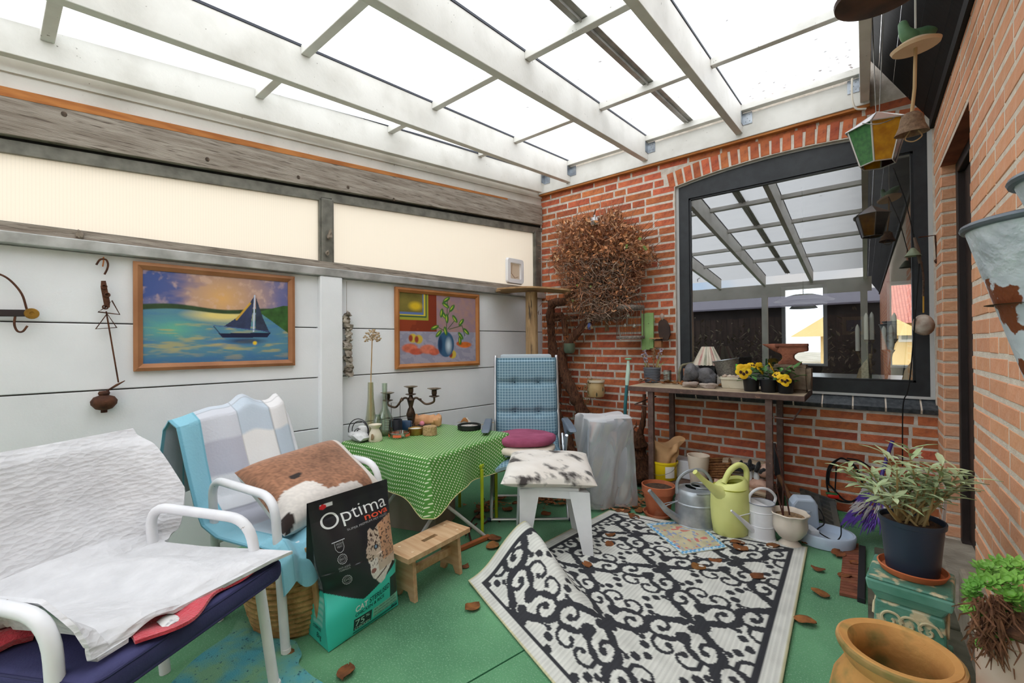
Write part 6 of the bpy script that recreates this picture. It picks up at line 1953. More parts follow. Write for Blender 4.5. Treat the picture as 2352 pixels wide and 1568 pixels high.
limb([on_y(1330, 1075, 3.38), ov(1290, 985), ov(1272, 930), ov(1278, 880), ov(1272, 820), ov(1266, 760), ov(1268, 700), ov(1300, 690), ov(1330, 650)], (.06, .03), 2, 'trunk')
limb([ov(1300, 770), ov(1292, 726), ov(1270, 722), ov(1262, 690)], (.030, .018), 3)
limb([ov(1268, 735), ov(1300, 730), ov(1325, 728)], (.022, .014), 4)
limb([ov(1400, 705), ov(1410, 650), ov(1425, 600), ov(1460, 560)], (.022, .008), 5)
limb([ov(1375, 690), ov(1380, 640), ov(1366, 580), ov(1352, 545), ov(1368, 480)], (.026, .006), 6)
limb([ov(1466, 1010), ov(1478, 960), ov(1480, 905)], (.03, .016), 7)
# peeling bark strips
g = MB(); rv_ = random.Random(12)
spots = [(1300, 870), (1285, 820), (1270, 760), (1262, 720), (1330, 930), (1345, 960), (1280, 900), (1275, 950), (1320, 765), (1350, 735), (1300, 735), (1470, 1040), (1470, 1090), (1460, 1010), (1290, 960), (1268, 850)]
for i in range(620):
 sx, sy = rv_.choice(spots); p = Vector(ov(sx + rv_.gauss(0, 12), sy + rv_.gauss(0, 22), YV - rv_.uniform(.0, .06)))
 d = Vector((rv_.gauss(0, .5), -abs(rv_.gauss(0, .35)), rv_.gauss(0, 1))).normalized() * rv_.uniform(.02, .07)
 sd = Vector((d.z, 0, -d.x)).normalized() * rv_.uniform(.002, .006)
 q = p + d + Vector((rv_.gauss(0, .008), -.008, rv_.gauss(0, .008)))
 g.add([p - sd, p + sd, p + d * .5 + sd * .8 + Vector((0, -.006, 0)), p + d * .5 - sd * .8 + Vector((0, -.006, 0)), q], [(0, 1, 2, 3), (3, 2, 4)])
o = g.build('bark_strips', m_bark, vine); o['kind'] = 'stuff'
# the ball of twigs
def in_ball(rn_):
 """random point of the bush in wall pixels: wide on top, a waist below"""
 while True:
  sh = 1.0
  x, y = rn_.uniform(1250, 1506), rn_.uniform(478, 718)
  if y < 600:
   w0, w1 = 1258 + (600 - y) * .02, 1498
   th = math.atan2(y - 575, x - 1378)
   if math.hypot((x - 1378) / 127, (y - 575) / 96) < .88 + .09 * math.sin(th * 5 + 1) + .07 * math.sin(th * 9):
    return x, y
  else:
   cx = 1378 - (y - 600) * .02; hw = 112 - (y - 600) * .42
   if abs(x - cx) < hw:
    return x, y
g1, g2 = MB(), MB()
for i in range(2300):
 x, y = in_ball(rv_); Y = 3.37 + rv_.gauss(0, .075); Y = min(Y, 3.50)
 p = Vector(ov(x, y, Y))
 ca = Vector(ov(1378, 640, 3.45)); d = (p - ca).normalized()
 d = (d + Vector((rv_.gauss(0, .8), rv_.gauss(0, .45), rv_.gauss(0, .6) + .1))).normalized()
 L = rv_.uniform(.05, .17)
 b = Vector((rv_.gauss(0, .3), rv_.gauss(0, .2), rv_.gauss(0, .3))) * L
 pts = [p - d * L * .5, p - d * L * .15 + b * .35, p + d * L * .2 + b * .4, p + d * L * .5]
 for q in pts:
  q.y = min(q.y, 3.525)
 r = rv_.uniform(.0014, .0046)
 g1.tube(pts, [r, r, r * .8, r * .4], 3, cap=False)
for i in range(2600):
 x, y = in_ball(rv_); Y = 3.33 + rv_.gauss(0, .085); Y = min(Y, 3.50)
 p = Vector(ov(x, y, Y))
 a = Vector((rv_.gauss(0, 1), rv_.gauss(0, 1), rv_.gauss(0, 1))).normalized(); b = a.cross(Vector((rv_.gauss(0, 1), rv_.gauss(0, 1), rv_.gauss(0, 1)))).normalized()
 s_ = rv_.uniform(.009, .022) * (1.35 if y < 600 else .8); n_ = a.cross(b) * s_ * .4
 g2.add([p + a * s_, p + b * s_ * .55 + n_, p - a * s_, p - b * s_ * .55 + n_], [(0, 1, 2, 3)])
o = g1.build('twigs', m_twig, vine); o['kind'] = 'stuff'
o = g2.build('dry_leaves', m_dryl, vine); o['kind'] = 'stuff'
g3 = MB()
for x, y in ((1440, 563), (1442, 568), (1480, 567), (1482, 572), (1325, 655), (1357, 658), (1410, 618), (1340, 640), (1318, 690), (1470, 548)):
 p = Vector(ov(x + rv_.uniform(-3, 3), y, 3.22)); s_ = rv_.uniform(.008, .018)
 g3.add([p + Vector((s_, 0, 0)), p + Vector((0, -.004, s_ * .8)), p - Vector((s_, .004, 0)), p - Vector((0, 0, s_ * .8))], [(0, 1, 2, 3)])
o = g3.build('green_leaves', mat('fresh green leaf', (120, 140, 70), .6), vine); o['kind'] = 'stuff'
# glass bauble in the twigs
p = ov(1366, 509, 3.27)
o = MB(T(p)).lathe([(0, -.045), (.03, -.036), (.046, .0), (.036, .03), (.012, .044), (.010, .055), (0, .056)], 20).build('glass_bauble', glassy('grey glass bauble', (.75, .78, .80), .22, .03), None, True, base=tuple(p))
tag(o, 'clear glass bauble stuck in the top of the twig ball', 'bauble')
# ---- things hung below the vine
m_twine = mat('brown twine', (170, 120, 72), .9, (140, 92, 54), 40)
YH = 3.36
oh = lambda x, y, Y=YH: on_y(x, y, Y)
# green cup
p = oh(1308, 812)
t = thing('hanging_cup', 'small grey green glazed cup hanging among the vine stems', 'pot', tuple(p))
MB(T(p)).lathe([(.020, .0), (.040, .006), (.052, .030), (.052, .092), (.049, .094), (.048, .035), (0, .012)], 24).build('cup', mat('grey green glaze', (104, 118, 98), .3, (84, 98, 80), 10), t, True)
for x in (1297, 1305, 1318):
 MB().tube([tuple(oh(x, 788)), tuple(oh(1303, 690))], .0016, 4).build('string', m_twine, t)
# beige pot
p = oh(1369, 912)
t = thing('hanging_pot', 'beige glazed jar pot with dark drops hanging on brown strings', 'pot', tuple(p))
m_beige = mat('beige glaze', (206, 180, 132), .3, (184, 152, 104), 9)
MB(T(p)).lathe([(.048, .0), (.066, .008), (.074, .040), (.073, .100), (.068, .118), (.068, .126), (.074, .130), (.074, .148), (.068, .150), (.062, .120), (0, .112)], 28).build('pot_body', m_beige, t, True)
MB(T(p)).lathe([(.0745, .131), (.0758, .140), (.0745, .149), (.066, .1505)], 28, cap=False).build('rim_band', mat('pale glaze rim', (226, 212, 188), .4), t, True)
for a, z in ((-1.2, .072), (-2.0, .030), (-.4, .050)):
 MB(T(p)).blob((.0735 * math.cos(a + 1.0), .0735 * math.sin(a + 1.0) * 1.0, z), (.008, .004, .020), 2, .1, 1).build('drop', mat('dark glaze drop', (70, 66, 48), .4), t, True)
for x in (1347, 1368, 1391):
 MB().tube([tuple(oh(x, 866)), tuple(oh(1373, 788)), tuple(oh(1373, 700))], .0016, 4).build('string', m_twine, t)
g = MB(); rr2 = random.Random(4)
for i in range(46):
 f = i / 46; q = Vector(oh(1354 - 8 * math.sin(f * 2) + rr2.uniform(-7, 7), 868 + f * 62, YH - .07 + rr2.uniform(-.02, .02)))
 a = Vector((rr2.gauss(0, 1), rr2.gauss(0, 1), rr2.gauss(0, 1))).normalized() * .012; b = a.cross(Vector((0, 1, .3))).normalized() * .006
 g.add([q + a, q + b, q - a, q - b], [(0, 1, 2, 3)])
g.tube([tuple(oh(1360, 868, YH - .05)), tuple(oh(1350, 880, YH - .07)), tuple(oh(1346, 930, YH - .07))], .002, 4)
o = g.build('trailing_plant', mat('withered trailing plant', (150, 140, 96), .9, (110, 92, 62), 30), t); o['kind'] = 'stuff'
# little bird ornament
p = oh(1354, 757)
t = thing('bird_ornament', 'little straw bird with blue breast hanging under the vine', 'ornament', tuple(p))
MB(T(p)).blob((0, 0, .03), (.022, .018, .032), 3, .1, 2).build('body', mat('blue felt', (96, 116, 176), .9), t, True)
MB(T(p)).blob((-.006, -.004, .078), (.020, .018, .020), 5, .25, 2).build('head', mat('pale straw', (206, 190, 166), .9, (150, 130, 108), 40), t, True)
for s in (-1, 1):
 MB(T(p)).prism([(s * .008, .055), (s * .045, .012), (s * .020, .004), (s * .008, .02)], .006, T((0, -.008, 0))).build('wing', mat('brown straw', (150, 126, 96), .9), t)
MB().tube([tuple(oh(1354, 735)), tuple(oh(1353, 650))], .0014, 4).build('string', m_twine, t)
# dried bundle
p = oh(1394, 762)
t = thing('dried_bundle', 'small bundle of dried straw hanging between bird and birdcage', 'ornament', tuple(p))
g = MB(T(p)); rr2 = random.Random(9)
for i in range(60):
 a = rr2.uniform(0, 6.28); r = rr2.uniform(.004, .02)
 g.tube([(0, 0, .14), (r * math.cos(a) * .6, r * math.sin(a) * .6, .08), (r * math.cos(a), r * math.sin(a), rr2.uniform(0, .03))], .0018, 3)
o = g.build('straw', mat('grey straw', (148, 122, 92), .95, (112, 90, 68), 30), t); o['kind'] = 'stuff'
MB().tube([tuple(oh(1394, 722)), tuple(oh(1386, 660))], .0014, 4).build('string', m_twine, t)
# birdcage
a, b = oh(1419, 775), oh(1478, 775); cz = (a + b) / 2; rad = np.linalg.norm(a - b) / 2
ht = oh(1448, 703)[2] - cz[2]; hd = oh(1448, 670)[2] - cz[2]
t = thing('birdcage', 'rusty wire birdcage with domed top hanging on the brick wall', 'birdcage', tuple(cz))
m_cage = mat('rusty cage wire', (112, 96, 84), .7, (84, 68, 58), 30, metal=.3)
for k in range(18):
 q = 2 * PI * k / 18; c_, s_ = math.cos(q) * rad, math.sin(q) * rad
 MB(T(cz)).tube([(c_, s_, .0), (c_, s_, ht), (c_ * .80, s_ * .80, ht + (hd - ht) * .5), (c_ * .35, s_ * .35, ht + (hd - ht) * .88), (0, 0, hd)], .0016, 4).build('bar', m_cage, t)
for z0, z1 in ((-.012, .014), (ht - .028, ht + .002)):
 MB(T(cz)).lathe([(rad * 1.01, z0), (rad * 1.035, (z0 + z1) / 2), (rad * 1.01, z1), (rad * .985, z1), (rad * .985, z0)], 36, cap=False, sq=lambda aa, r, z: 1 + .012 * math.sin(aa * 36)).build('band', mat('pierced grey band', (142, 132, 122), .6, (92, 84, 76), 90), t)
MB(T(cz)).lathe([(0, -.006), (rad, -.006), (rad, .0), (0, .0)], 30).build('base_plate', m_cage, t)
for k, (x, y) in enumerate(((1443, 725), (1436, 748), (1457, 749))):
 q = oh(x, y, YH - rad * .3)
 MB(T(q)).lathe([(0, -.012), (.013, -.008), (.016, .004), (.006, .020), (0, .022)], 14).build('bell', mat('silver bell', (206, 200, 190), .25, metal=.8), t, True)
 MB().tube([tuple(q + np.array([0, 0, .02])), (q[0], q[1], cz[2] + ht)], .0008, 3).build('thread', m_cage, t)
MB().tube([(cz[0], cz[1], cz[2] + hd), tuple(oh(1440, 640))], .0015, 4).build('hanger', m_cage, t)
# green slatted board
m_mint = mat('pale green paint', (158, 194, 124), .6, (136, 172, 104), 9, col3=(110, 130, 84), scale3=40, lo3=.66, hi3=.72)
t = thing('green_board', 'narrow pale green slatted wooden board on the brick wall', 'board', tuple(oh(1487, 803, 3.45)))
for i, (x0, x1, y0, y1) in enumerate(((1475, 1484, 720, 804), (1484, 1493, 718, 803), (1493, 1502, 718, 800))):
 a, b = oh(x0, y1, 3.47), oh(x1, y0, 3.47)
 MB().box((a[0] + .001, 3.455, a[2]), (b[0] - .001, 3.475, b[2])).build('slat', m_mint, t, bevel=.003)
for yy in (735, 785):
 a, b = oh(1476, yy + 3, 3.47), oh(1502, yy - 3, 3.47)
 MB().box((a[0], 3.475, a[2]), (b[0], 3.49, b[2])).build('batten', m_mint, t)
# wooden bird and shelf
p = oh(1524, 782, 3.44)
t = thing('wooden_bird', 'dark wooden bird plaque with pale head right of the green board', 'ornament', tuple(p))
MB(T((p[0], 3.46, p[2]))).prism([(-.02, .0), (.03, .0), (.05, .05), (.045, .11), (.02, .16), (-.015, .18), (-.045, .15), (-.05, .09), (-.04, .03)], .018).build('body', mat('dark stained wood', (70, 52, 44), .7, (50, 38, 34), 10), t, bevel=.004)
MB(T((p[0] - .012, 3.45, p[2] + .19))).blob((0, 0, 0), (.020, .018, .026), 2, .2, 2).build('head', mat('pale worn wood', (170, 150, 136), .8), t, True)
MB(T((p[0] - .055, 3.43, p[2] + .015))).box((-.045, -.03, 0), (.045, .03, .008)).build('ledge', mat('light plank', (190, 140, 96), .7), t)
p = oh(1512, 798, 3.43)
t = thing('wooden_house', 'small brown wooden block house below the bird plaque', 'ornament', tuple(p))
MB(T((p[0], 3.44, p[2]))).box((-.028, -.02, 0), (.028, .02, .055)).build('walls', mat('brown wood block', (168, 116, 76), .8, (130, 88, 58), 20), t, bevel=.003)
MB(T((p[0], 3.44, p[2]))).prism([(-.034, .055), (.034, .055), (0, .078)], .05).build('roof', mat('dark stained wood', (70, 52, 44), .7), t)
# ---- long handled dustpan and broom leaning on the wall
YBm = 3.16
ob = lambda x, y: on_y(x, y, YBm)
t = thing('dustpan_set', 'long handled green dustpan and red broom leaning behind the wrapped box', 'broom', tuple(on_y(1448, 1166, YBm)))
MB(T(ob(1443, 826))).lathe([(.020, .0), (.026, .005), (.026, .011), (.015, .014), (0, .014)], 18).build('grip_cap', mat('mint plastic', (136, 196, 160), .5), t, True)
MB().tube([ob(1443, 828), ob(1443, 850), ob(1441, 870), ob(1440, 884)], [.010, .016, .017, .013], 12).build('grip', mat('pale mint plastic', (196, 222, 206), .5), t, True)
MB().tube([ob(1440, 884), ob(1436, 930), ob(1436, 990), ob(1436, 1010)], .013, 12).build('handle', mat('teal lacquer', (52, 110, 116), .35), t, True)
MB().tube(spline([ob(1445, 897), ob(1446, 940), ob(1444, 985), ob(1448, 1040)], 5), .0035, 6).build('cord', mat('white cord', (226, 224, 216), .8), t, True)
g = MB(); q = [ob(1443, 985), ob(1449, 985), ob(1462, 1140), ob(1434, 1140)]
g.add([p for p in q] + [p + np.array([0, .02, 0]) for p in q], [(0, 3, 2, 1), (4, 5, 6, 7), (0, 1, 5, 4), (1, 2, 6, 5), (2, 3, 7, 6), (3, 0, 4, 7)])
g.build('pan_board', mat('grey green plastic', (104, 134, 112), .6, (84, 112, 94), 5), t, bevel=.004)
a, b = ob(1434, 1140), ob(1462, 1140)
MB().rbox(((a[0] + b[0]) / 2, YBm, a[2] - .008), (b[0] - a[0], .05, .024), .006).build('brush_block', mat('dark green plastic', (32, 70, 50), .5), t, True)
g = MB(); rr2 = random.Random(2)
for i in range(160):
 x = a[0] + (b[0] - a[0]) * rr2.random(); y = YBm + rr2.uniform(-.022, .022)
 g.tube([(x, y, a[2] - .015), (x + rr2.gauss(0, .005), y + rr2.gauss(0, .004) - .004, .008)], .0022, 3)
o = g.build('bristles', mat('red bristles', (190, 40, 44), .6), t); o['kind'] = 'stuff'
# ---- steel bench against the wall
BX0, BX1, BY0, BY1, BZ = -1.354, -.270, 3.00, 3.475, .835
m_bsteel = mat('brown painted steel', (106, 84, 76), .55, (84, 64, 58), 22, col3=(136, 104, 86), scale3=50, lo3=.64, hi3=.72)
m_btop = mat('weathered bench board', (196, 178, 152), .85, (168, 148, 122), 5, stretch=(1, 8, 8), bump=.2, bscale=40)
t = thing('metal_bench', 'brown steel potting bench with board top and slatted shelf by the window', 'bench', ((BX0 + BX1) / 2, 3.24, 0))
MB().box((BX0 + .004, BY0 + .004, BZ - .012), (BX1 - .004, BY1, BZ)).build('bench_top', m_btop, t)
MB().box((BX0, BY0 - .004, BZ - .034), (BX1, BY0 + .012, BZ - .002)).build('edge_rail', m_bsteel, t, bevel=.003)
for x in (BX0, BX1 - .008):
 MB().box((x, BY0, BZ - .034), (x + .008, BY1, BZ - .002)).build('end_rail', m_bsteel, t)
for x in (-1.19, -.455):
 for y in (BY0 + .015, BY1 - .03):
  MB().box((x - .019, y - .004, .0), (x + .019, y + .03, BZ - .034)).build('leg', m_bsteel, t, bevel=.002)
ZSH = .165
for y in (BY0 + .028, BY1 - .015):
 MB().box((-1.19, y - .012, ZSH - .03), (-.455, y + .012, ZSH)).build('shelf_rail', m_bsteel, t)
for k in range(9):
 y = BY0 + .055 + k * .043
 MB().box((-1.185, y - .010, ZSH - .008), (-.46, y + .010, ZSH + .004)).build('shelf_slat', mat('brown shelf slat', (120, 92, 78), .7, (94, 70, 60), 12), t)
MB().tube([(-.436, BY0 + .03, .69), (-.33, BY0 + .02, .69), (-.30, BY0 + .12, .745)], .005, 6).build('side_hook', m_bsteel, t)
MB().tube([(-1.21, BY0 + .03, .69), (-1.31, BY0 + .02, .70), (-1.24, BY0 + .25, .74)], .005, 6).build('side_hook', m_bsteel, t)
# ---- on the bench
def onb(x, y):
 r = ray(x, y); p = on_y(x, y, min(3.36, max(3.06, 3.06 + (902 - y - (x - 1441) * .02) * .016)))
 return np.array([p[0], p[1], BZ])
m_terra = mat('terracotta', (192, 112, 76), .8, (168, 90, 58), 8, bump=.15, bscale=50, col3=(206, 150, 120), scale3=5, lo3=.58, hi3=.75)
m_soil = mat('dark potting soil', (62, 48, 40), 1.0, (90, 68, 52), 50, bump=1.0, bscale=90)
# ribbed grey pot with hyacinths
p = onb(1498, 882)
t = thing('ribbed_pot', 'grey ribbed plant pot with fading hyacinths at the bench left end', 'potted plant', tuple(p))
prf = [(.0, .0), (.052, .0)]
for k in range(9):
 z = .006 + k * .0125; r = .055 + .009 * k / 8
 prf += [(r, z), (r + .0035, z + .0035), (r + .0035, z + .008), (r, z + .0115)]
prf += [(.064, .122), (.058, .122), (.056, .10), (0, .098)]
MB(T(p)).lathe(prf, 30).build('pot', mat('slate grey plastic pot', (98, 102, 110), .5), t, 25)
MB(T(p)).lathe([(.057, .101), (.03, .110), (0, .112)], 16, cap=False).build('soil', m_soil, t, True)
m_hy = mat('faded lilac florets', (170, 160, 186), .8, (150, 130, 120), 60); m_gl = mat('strap leaf green', (128, 146, 84), .6, (160, 150, 96), 20)
for k, (dx, dy, h, lean) in enumerate(((-.03, .0, .15, -.03), (.005, .02, .17, .0), (.03, -.01, .16, .05), (-.01, -.02, .12, -.05))):
 MB(T(p)).tube(spline([(dx, dy, .10), (dx + lean * .4, dy, .10 + h * .5), (dx + lean, dy, .10 + h)], 5), .005, 6).build('stem', mat('brown flower stem', (166, 132, 96), .8), t, True)
 g = MB(T(p)); rr2 = random.Random(k)
 for i in range(26):
  a = rr2.uniform(0, 6.28); f = rr2.uniform(.5, 1.05)
  g.blob((dx + lean * f + .014 * math.cos(a), dy + .014 * math.sin(a), .10 + h * f), (.006, .006, .007), i, .3, 1)
 o = g.build('flower_spike', m_hy if k != 1 else mat('withered brown florets', (136, 96, 66), .9), t, True)
for k, (dx, lean, h) in enumerate(((.04, .09, .12), (-.045, -.05, .10), (.05, .12, .07))):
 MB(T(p)).grid(lambda u, v: (dx + lean * v ** 1.3 + (u - .5) * .014 * (1 - v), -.01, .10 + h * math.sin(v * 2.2)), 3, 10, .001).build('leaf', m_gl, t, True)
# small glass box behind it
p = onb(1530, 878)
o = MB(T((p[0], p[1] + .03, p[2]))).lathe([(.03, 0), (.034, .004), (.034, .10), (.030, .10), (.030, .008), (0, .006)], 4, T((0, 0, 0), PI / 4)).build('glass_tealight', glassy('square clear glass', (.86, .9, .88), .10, .03), None, base=tuple(p))
tag(o, 'square clear glass right of the grey ribbed pot', 'glass')
# terracotta jar with a looped hose
p = onb(1568, 880)
t = thing('terracotta_jar', 'pinkish terracotta jar with an old hose looped over it at window corner', 'pot', tuple(p))
MB(T((p[0] + .01, p[1] + .14, p[2]))).lathe([(.040, 0), (.046, .05), (.050, .11), (.046, .11), (.042, .02), (0, .02)], 22).build('jar', mat('pink terracotta', (206, 152, 122), .8), t, True)
MB(T((p[0], p[1] + .10, p[2]))).tube(spline([(-.045, -.03, .004), (-.05, -.03, .06), (-.04, 0, .13), (-.005, .04, .145), (.05, .06, .16), (.10, .06, .19)], 6), .010, 8).build('hose', mat('faded olive hose', (136, 130, 104), .7, (106, 102, 82), 30), t, True)
# rocks
m_rock = mat('dark grey mineral', (112, 110, 112), .75, (66, 66, 70), 12, .3, .7, bump=1.0, bscale=40)
m_rockl = mat('pinkish grey stone', (176, 162, 150), .85, (140, 124, 114), 14, bump=.6, bscale=50)
for x, y, r, m_, lab, sd, z0 in ((1588, 872, (.062, .05, .066), m_rock, 'jagged dark grey rock on the bench, the left one', 3, .030), (1624, 880, (.070, .05, .058), m_rock, 'dark grey banded rock on the bench, the right one', 4, .020),
      (1586, 884, (.060, .035, .024), m_rockl, 'flat pinkish stone under the left dark rock', 6, 0), (1628, 889, (.058, .030, .020), m_rockl, 'flat speckled stone under the right dark rock', 7, 0)):
 Yr = 3.20 if z0 else 3.13; p = on_y(x, y, Yr)
 o = MB().blob((p[0], Yr, BZ + z0 + r[2] * .88), r, sd, .28, 3, 2.2).build('rock', m_, None, 40, base=(p[0], Yr, BZ + z0))
 tag(o, lab, 'rock', 'stones on the bench')
p = onb(1660, 878)
o = MB(T((p[0], p[1] + .02, BZ), R(12))).rbox((0, 0, .045), (.085, .07, .09), .012).build('concrete_block', mat('pale concrete block', (206, 200, 190), .9, (180, 172, 162), 20, bump=.4, bscale=60), None, True, base=tuple(p))
tag(o, 'pale square concrete block between rocks and cream planter', 'block')
# cream planter box with pebbles
p = onb(1690, 890)
t = thing('planter_box', 'small cream rectangular planter filled with pale pebbles on the bench', 'planter', tuple(p))
Mp = T((p[0] - .01, p[1] + .08, BZ), R(4))
m_crp = mat('cream planter', (222, 214, 192), .6, (206, 196, 172), 6)
MB(Mp).hexa([(-.085, -.045, 0), (.085, -.045, 0), (.085, .045, 0), (-.085, .045, 0), (-.095, -.055, .07), (.095, -.055, .07), (.095, .055, .07), (-.095, .055, .07)]).build('box', m_crp, t, bevel=.004)
for y0 in (-.062, .052):
 MB(Mp).box((-.102, y0, .062), (.102, y0 + .010, .076)).build('rim', m_crp, t)
MB(Mp).box((-.102, -.062, .062), (-.092, .062, .076)).build('rim', m_crp, t); MB(Mp).box((.092, -.062, .062), (.102, .062, .076)).build('rim', m_crp, t)
rr2 = random.Random(3)
for i in range(11):
 MB(Mp).blob((rr2.uniform(-.08, .08), rr2.uniform(-.04, .04), .078), (.022, .018, .013), i, .2, 1).build('pebble', mat('pale pebble', (214, 202, 188), .7, (190, 150, 124), 6, rnd=.15), t, True)
# fluted shell cone (barnacled limpet shade) and wire basket behind
p = onb(1622, 850)
bs = on_y(1622, 838, 3.34); w_ = np.linalg.norm(on_y(1588, 835, 3.34) - on_y(1656, 835, 3.34)) / 2; hh = on_y(1622, 796, 3.34)[2] - bs[2]
t = thing('fluted_shade', 'faded pleated lampshade with red and cream stripes behind the rocks', 'lampshade', (bs[0], 3.36, BZ))
m_plt = mat('cream pleated card', (224, 214, 196), .85, (196, 184, 166), 20, stretch=(1, 1, .3)); m_plr = mat('faded red pleat', (176, 112, 110), .85, (206, 180, 168), 14); m_plg = mat('faded green pleat', (150, 152, 132), .85, (196, 192, 176), 14)
zb = bs[2]
np_ = 26
for k in range(np_):
 a0, a1 = 2 * PI * k / np_, 2 * PI * (k + 1) / np_; am = (a0 + a1) / 2
 q = lambda a, r, z: (bs[0] + r * math.cos(a), 3.38 + r * math.sin(a) * .75, z)
 MB().add([q(a0, w_ * .96, zb - .004), q(am, w_ * 1.05, zb), q(a1, w_ * .96, zb - .004), q(a1, w_ * .36, zb + hh), q(am, w_ * .41, zb + hh), q(a0, w_ * .36, zb + hh)], [(0, 1, 4, 5), (1, 2, 3, 4)]).build('pleat', (m_plt, m_plt, m_plr, m_plt, m_plg)[k % 5], t)
MB().box((bs[0] - .05, 3.33, BZ), (bs[0] + .06, 3.43, zb + .01)).build('stand', mat('black stand', (38, 40, 42), .6), t)
bs = on_y(1684, 860, 3.36)
t = thing('mesh_basket', 'grey metal mesh waste basket standing tilted behind the rocks', 'basket', (bs[0], 3.37, BZ))
m_mesh = mat('grey metal mesh', (150, 146, 138), .5, (110, 106, 100), 120, metal=.4)
MB(T((bs[0] - .02, 3.37, BZ), 0, 0, R(-10))).lathe([(.055, 0), (.062, .06), (.085, .185), (.087, .19), (.083, .19), (.060, .06), (0, .004)], 28).build('basket_wall', m_mesh, t, True)
MB(T((bs[0] - .02, 3.37, BZ), 0, 0, R(-10))).tube([(.087 * math.cos(a), .087 * math.sin(a), .19) for a in [2 * PI * k / 30 for k in range(30)]], .004, 6, True).build('rim', m_galv, t, True)
# pansies in black six-pack
m_blkpot = mat('black thin plastic', (34, 35, 38), .4)
m_yel2 = mat('yellow pansy petal', (242, 204, 40), .6, (234, 180, 24), 40); m_eye = mat('dark pansy eye', (60, 30, 22), .7); m_pl = mat('pansy leaf', (96, 142, 74), .6, (70, 116, 58), 20, rnd=.1)
t = thing('pansy_tray', 'black nursery tray of yellow pansies on the bench edge', 'potted plant', tuple(onb(1760, 903)))
for k, (x, y) in enumerate(((1722, 896), (1762, 899), (1803, 902))):
 for row in (0, 1):
  p = onb(x, y); py = p[1] + .038 + row * .095
  MB(T((p[0] + row * -.01, py, BZ))).lathe([(.036, 0), (.039, .004), (.046, .080), (.047, .083), (.042, .083), (0, .07)], 18).build('cell', m_blkpot, t, True)
a, b = onb(1700, 896), onb(1822, 903)
MB().box((a[0] - .01, a[1] - .012, BZ + .078), (b[0] - .02, a[1] + .185, BZ + .083)).build('tray_lip', m_blkpot, t)
rr2 = random.Random(15)
def leaf_blade(g, p, d, L, w, curl=.3):
 d = Vector(d).normalized(); sd = d.cross(Vector((0, 0, 1)))
 sd = sd.normalized() if sd.length > 1e-3 else Vector((1, 0, 0))
 up = sd.cross(d).normalized(); P = Vector(p); vs = []
 for f, ww in ((0, .12), (.35, .9), (.7, .85), (1, .05)):
  c = P + d * L * f - up * curl * L * f * f
  vs += [c - sd * w * ww / 2 + up * w * .12, c - up * 0, c + sd * w * ww / 2 + up * w * .12]
 fs = []
 for i in range(3):
  fs += [(i * 3, i * 3 + 1, i * 3 + 4, i * 3 + 3), (i * 3 + 1, i * 3 + 2, i * 3 + 5, i * 3 + 4)]
 g.add(vs, fs)
for k in range(70):
 x, y = rr2.uniform(1706, 1830), 868; p = on_y(x, rr2.uniform(846, 876), 3.10 + rr2.uniform(-.06, .08))
 g = MB(); a = rr2.uniform(0, 6.28)
 leaf_blade(g, p, (math.cos(a), math.sin(a) - .5, rr2.uniform(.1, .9)), rr2.uniform(.04, .075), rr2.uniform(.022, .036)); g.build('leaf', m_pl, t, True)
def pansy(x, y, r, yaw=.0, tilt=.2, Y=3.03):
 p = on_y(x, y, Y); M_ = T(p, CAMZ * .8 + yaw, R(90) - tilt)      # z axis towards the camera
 M_ = T(p, CAMZ * .8 + yaw) @ Matrix.Rotation(R(90) - tilt, 4, 'X')
 g = MB(M_)
 for a, s_, dz in ((2.2, 1.0, -.002), (.94, 1.0, -.0015), (3.35, .85, 0), (-.2, .85, .0005), (-PI / 2, 1.0, .001)):
  n_ = 12; c = (r * .50 * math.cos(a), r * .50 * math.sin(a)); vs = [(0, 0, dz + .002)]
  vs += [(c[0] + r * .52 * s_ * math.cos(2 * PI * q / n_), c[1] + r * .48 * s_ * math.sin(2 * PI * q / n_), dz + .004 * math.sin(2 * PI * q / n_ * 2) - .003) for q in range(n_)]
  vs += [(c[0], c[1], dz + .002)]
  g.add(vs, [(n_ + 1, 1 + q, 1 + (q + 1) % n_) for q in range(n_)])
 fl = g.build('flower', m_yel2, t, True)
 e_ = MB(M_)
 for a in (-PI / 2, 3.5, -.36):
  e_.blob((r * .34 * math.cos(a), r * .34 * math.sin(a), .004), (r * .20, r * .24, .0016), 1, .1, 1)
 e_.build('eye', m_eye, fl, True)
pansy(1708, 852, .052, -.2, .1); pansy(1801, 872, .046, 0, .55); pansy(1748, 845, .044, .7, .3, 3.10); pansy(1773, 843, .036, 1.2, .4, 3.10); pansy(1728, 838, .030, .3, .9, 3.12); pansy(1783, 860, .026, -.6, .6, 3.06)
p = onb(1693, 890)
o = MB().bar(on_y(1692, 858, 3.06), on_y(1692, 836, 3.06), .012, .0015, (0, 1, 0)).build('plant_label', mat('bright green tag', (90, 200, 70), .4), None, base=tuple(on_y(1692, 858, 3.06)))
tag(o, 'bright green plant tag sticking up left of the pansies', 'tag')
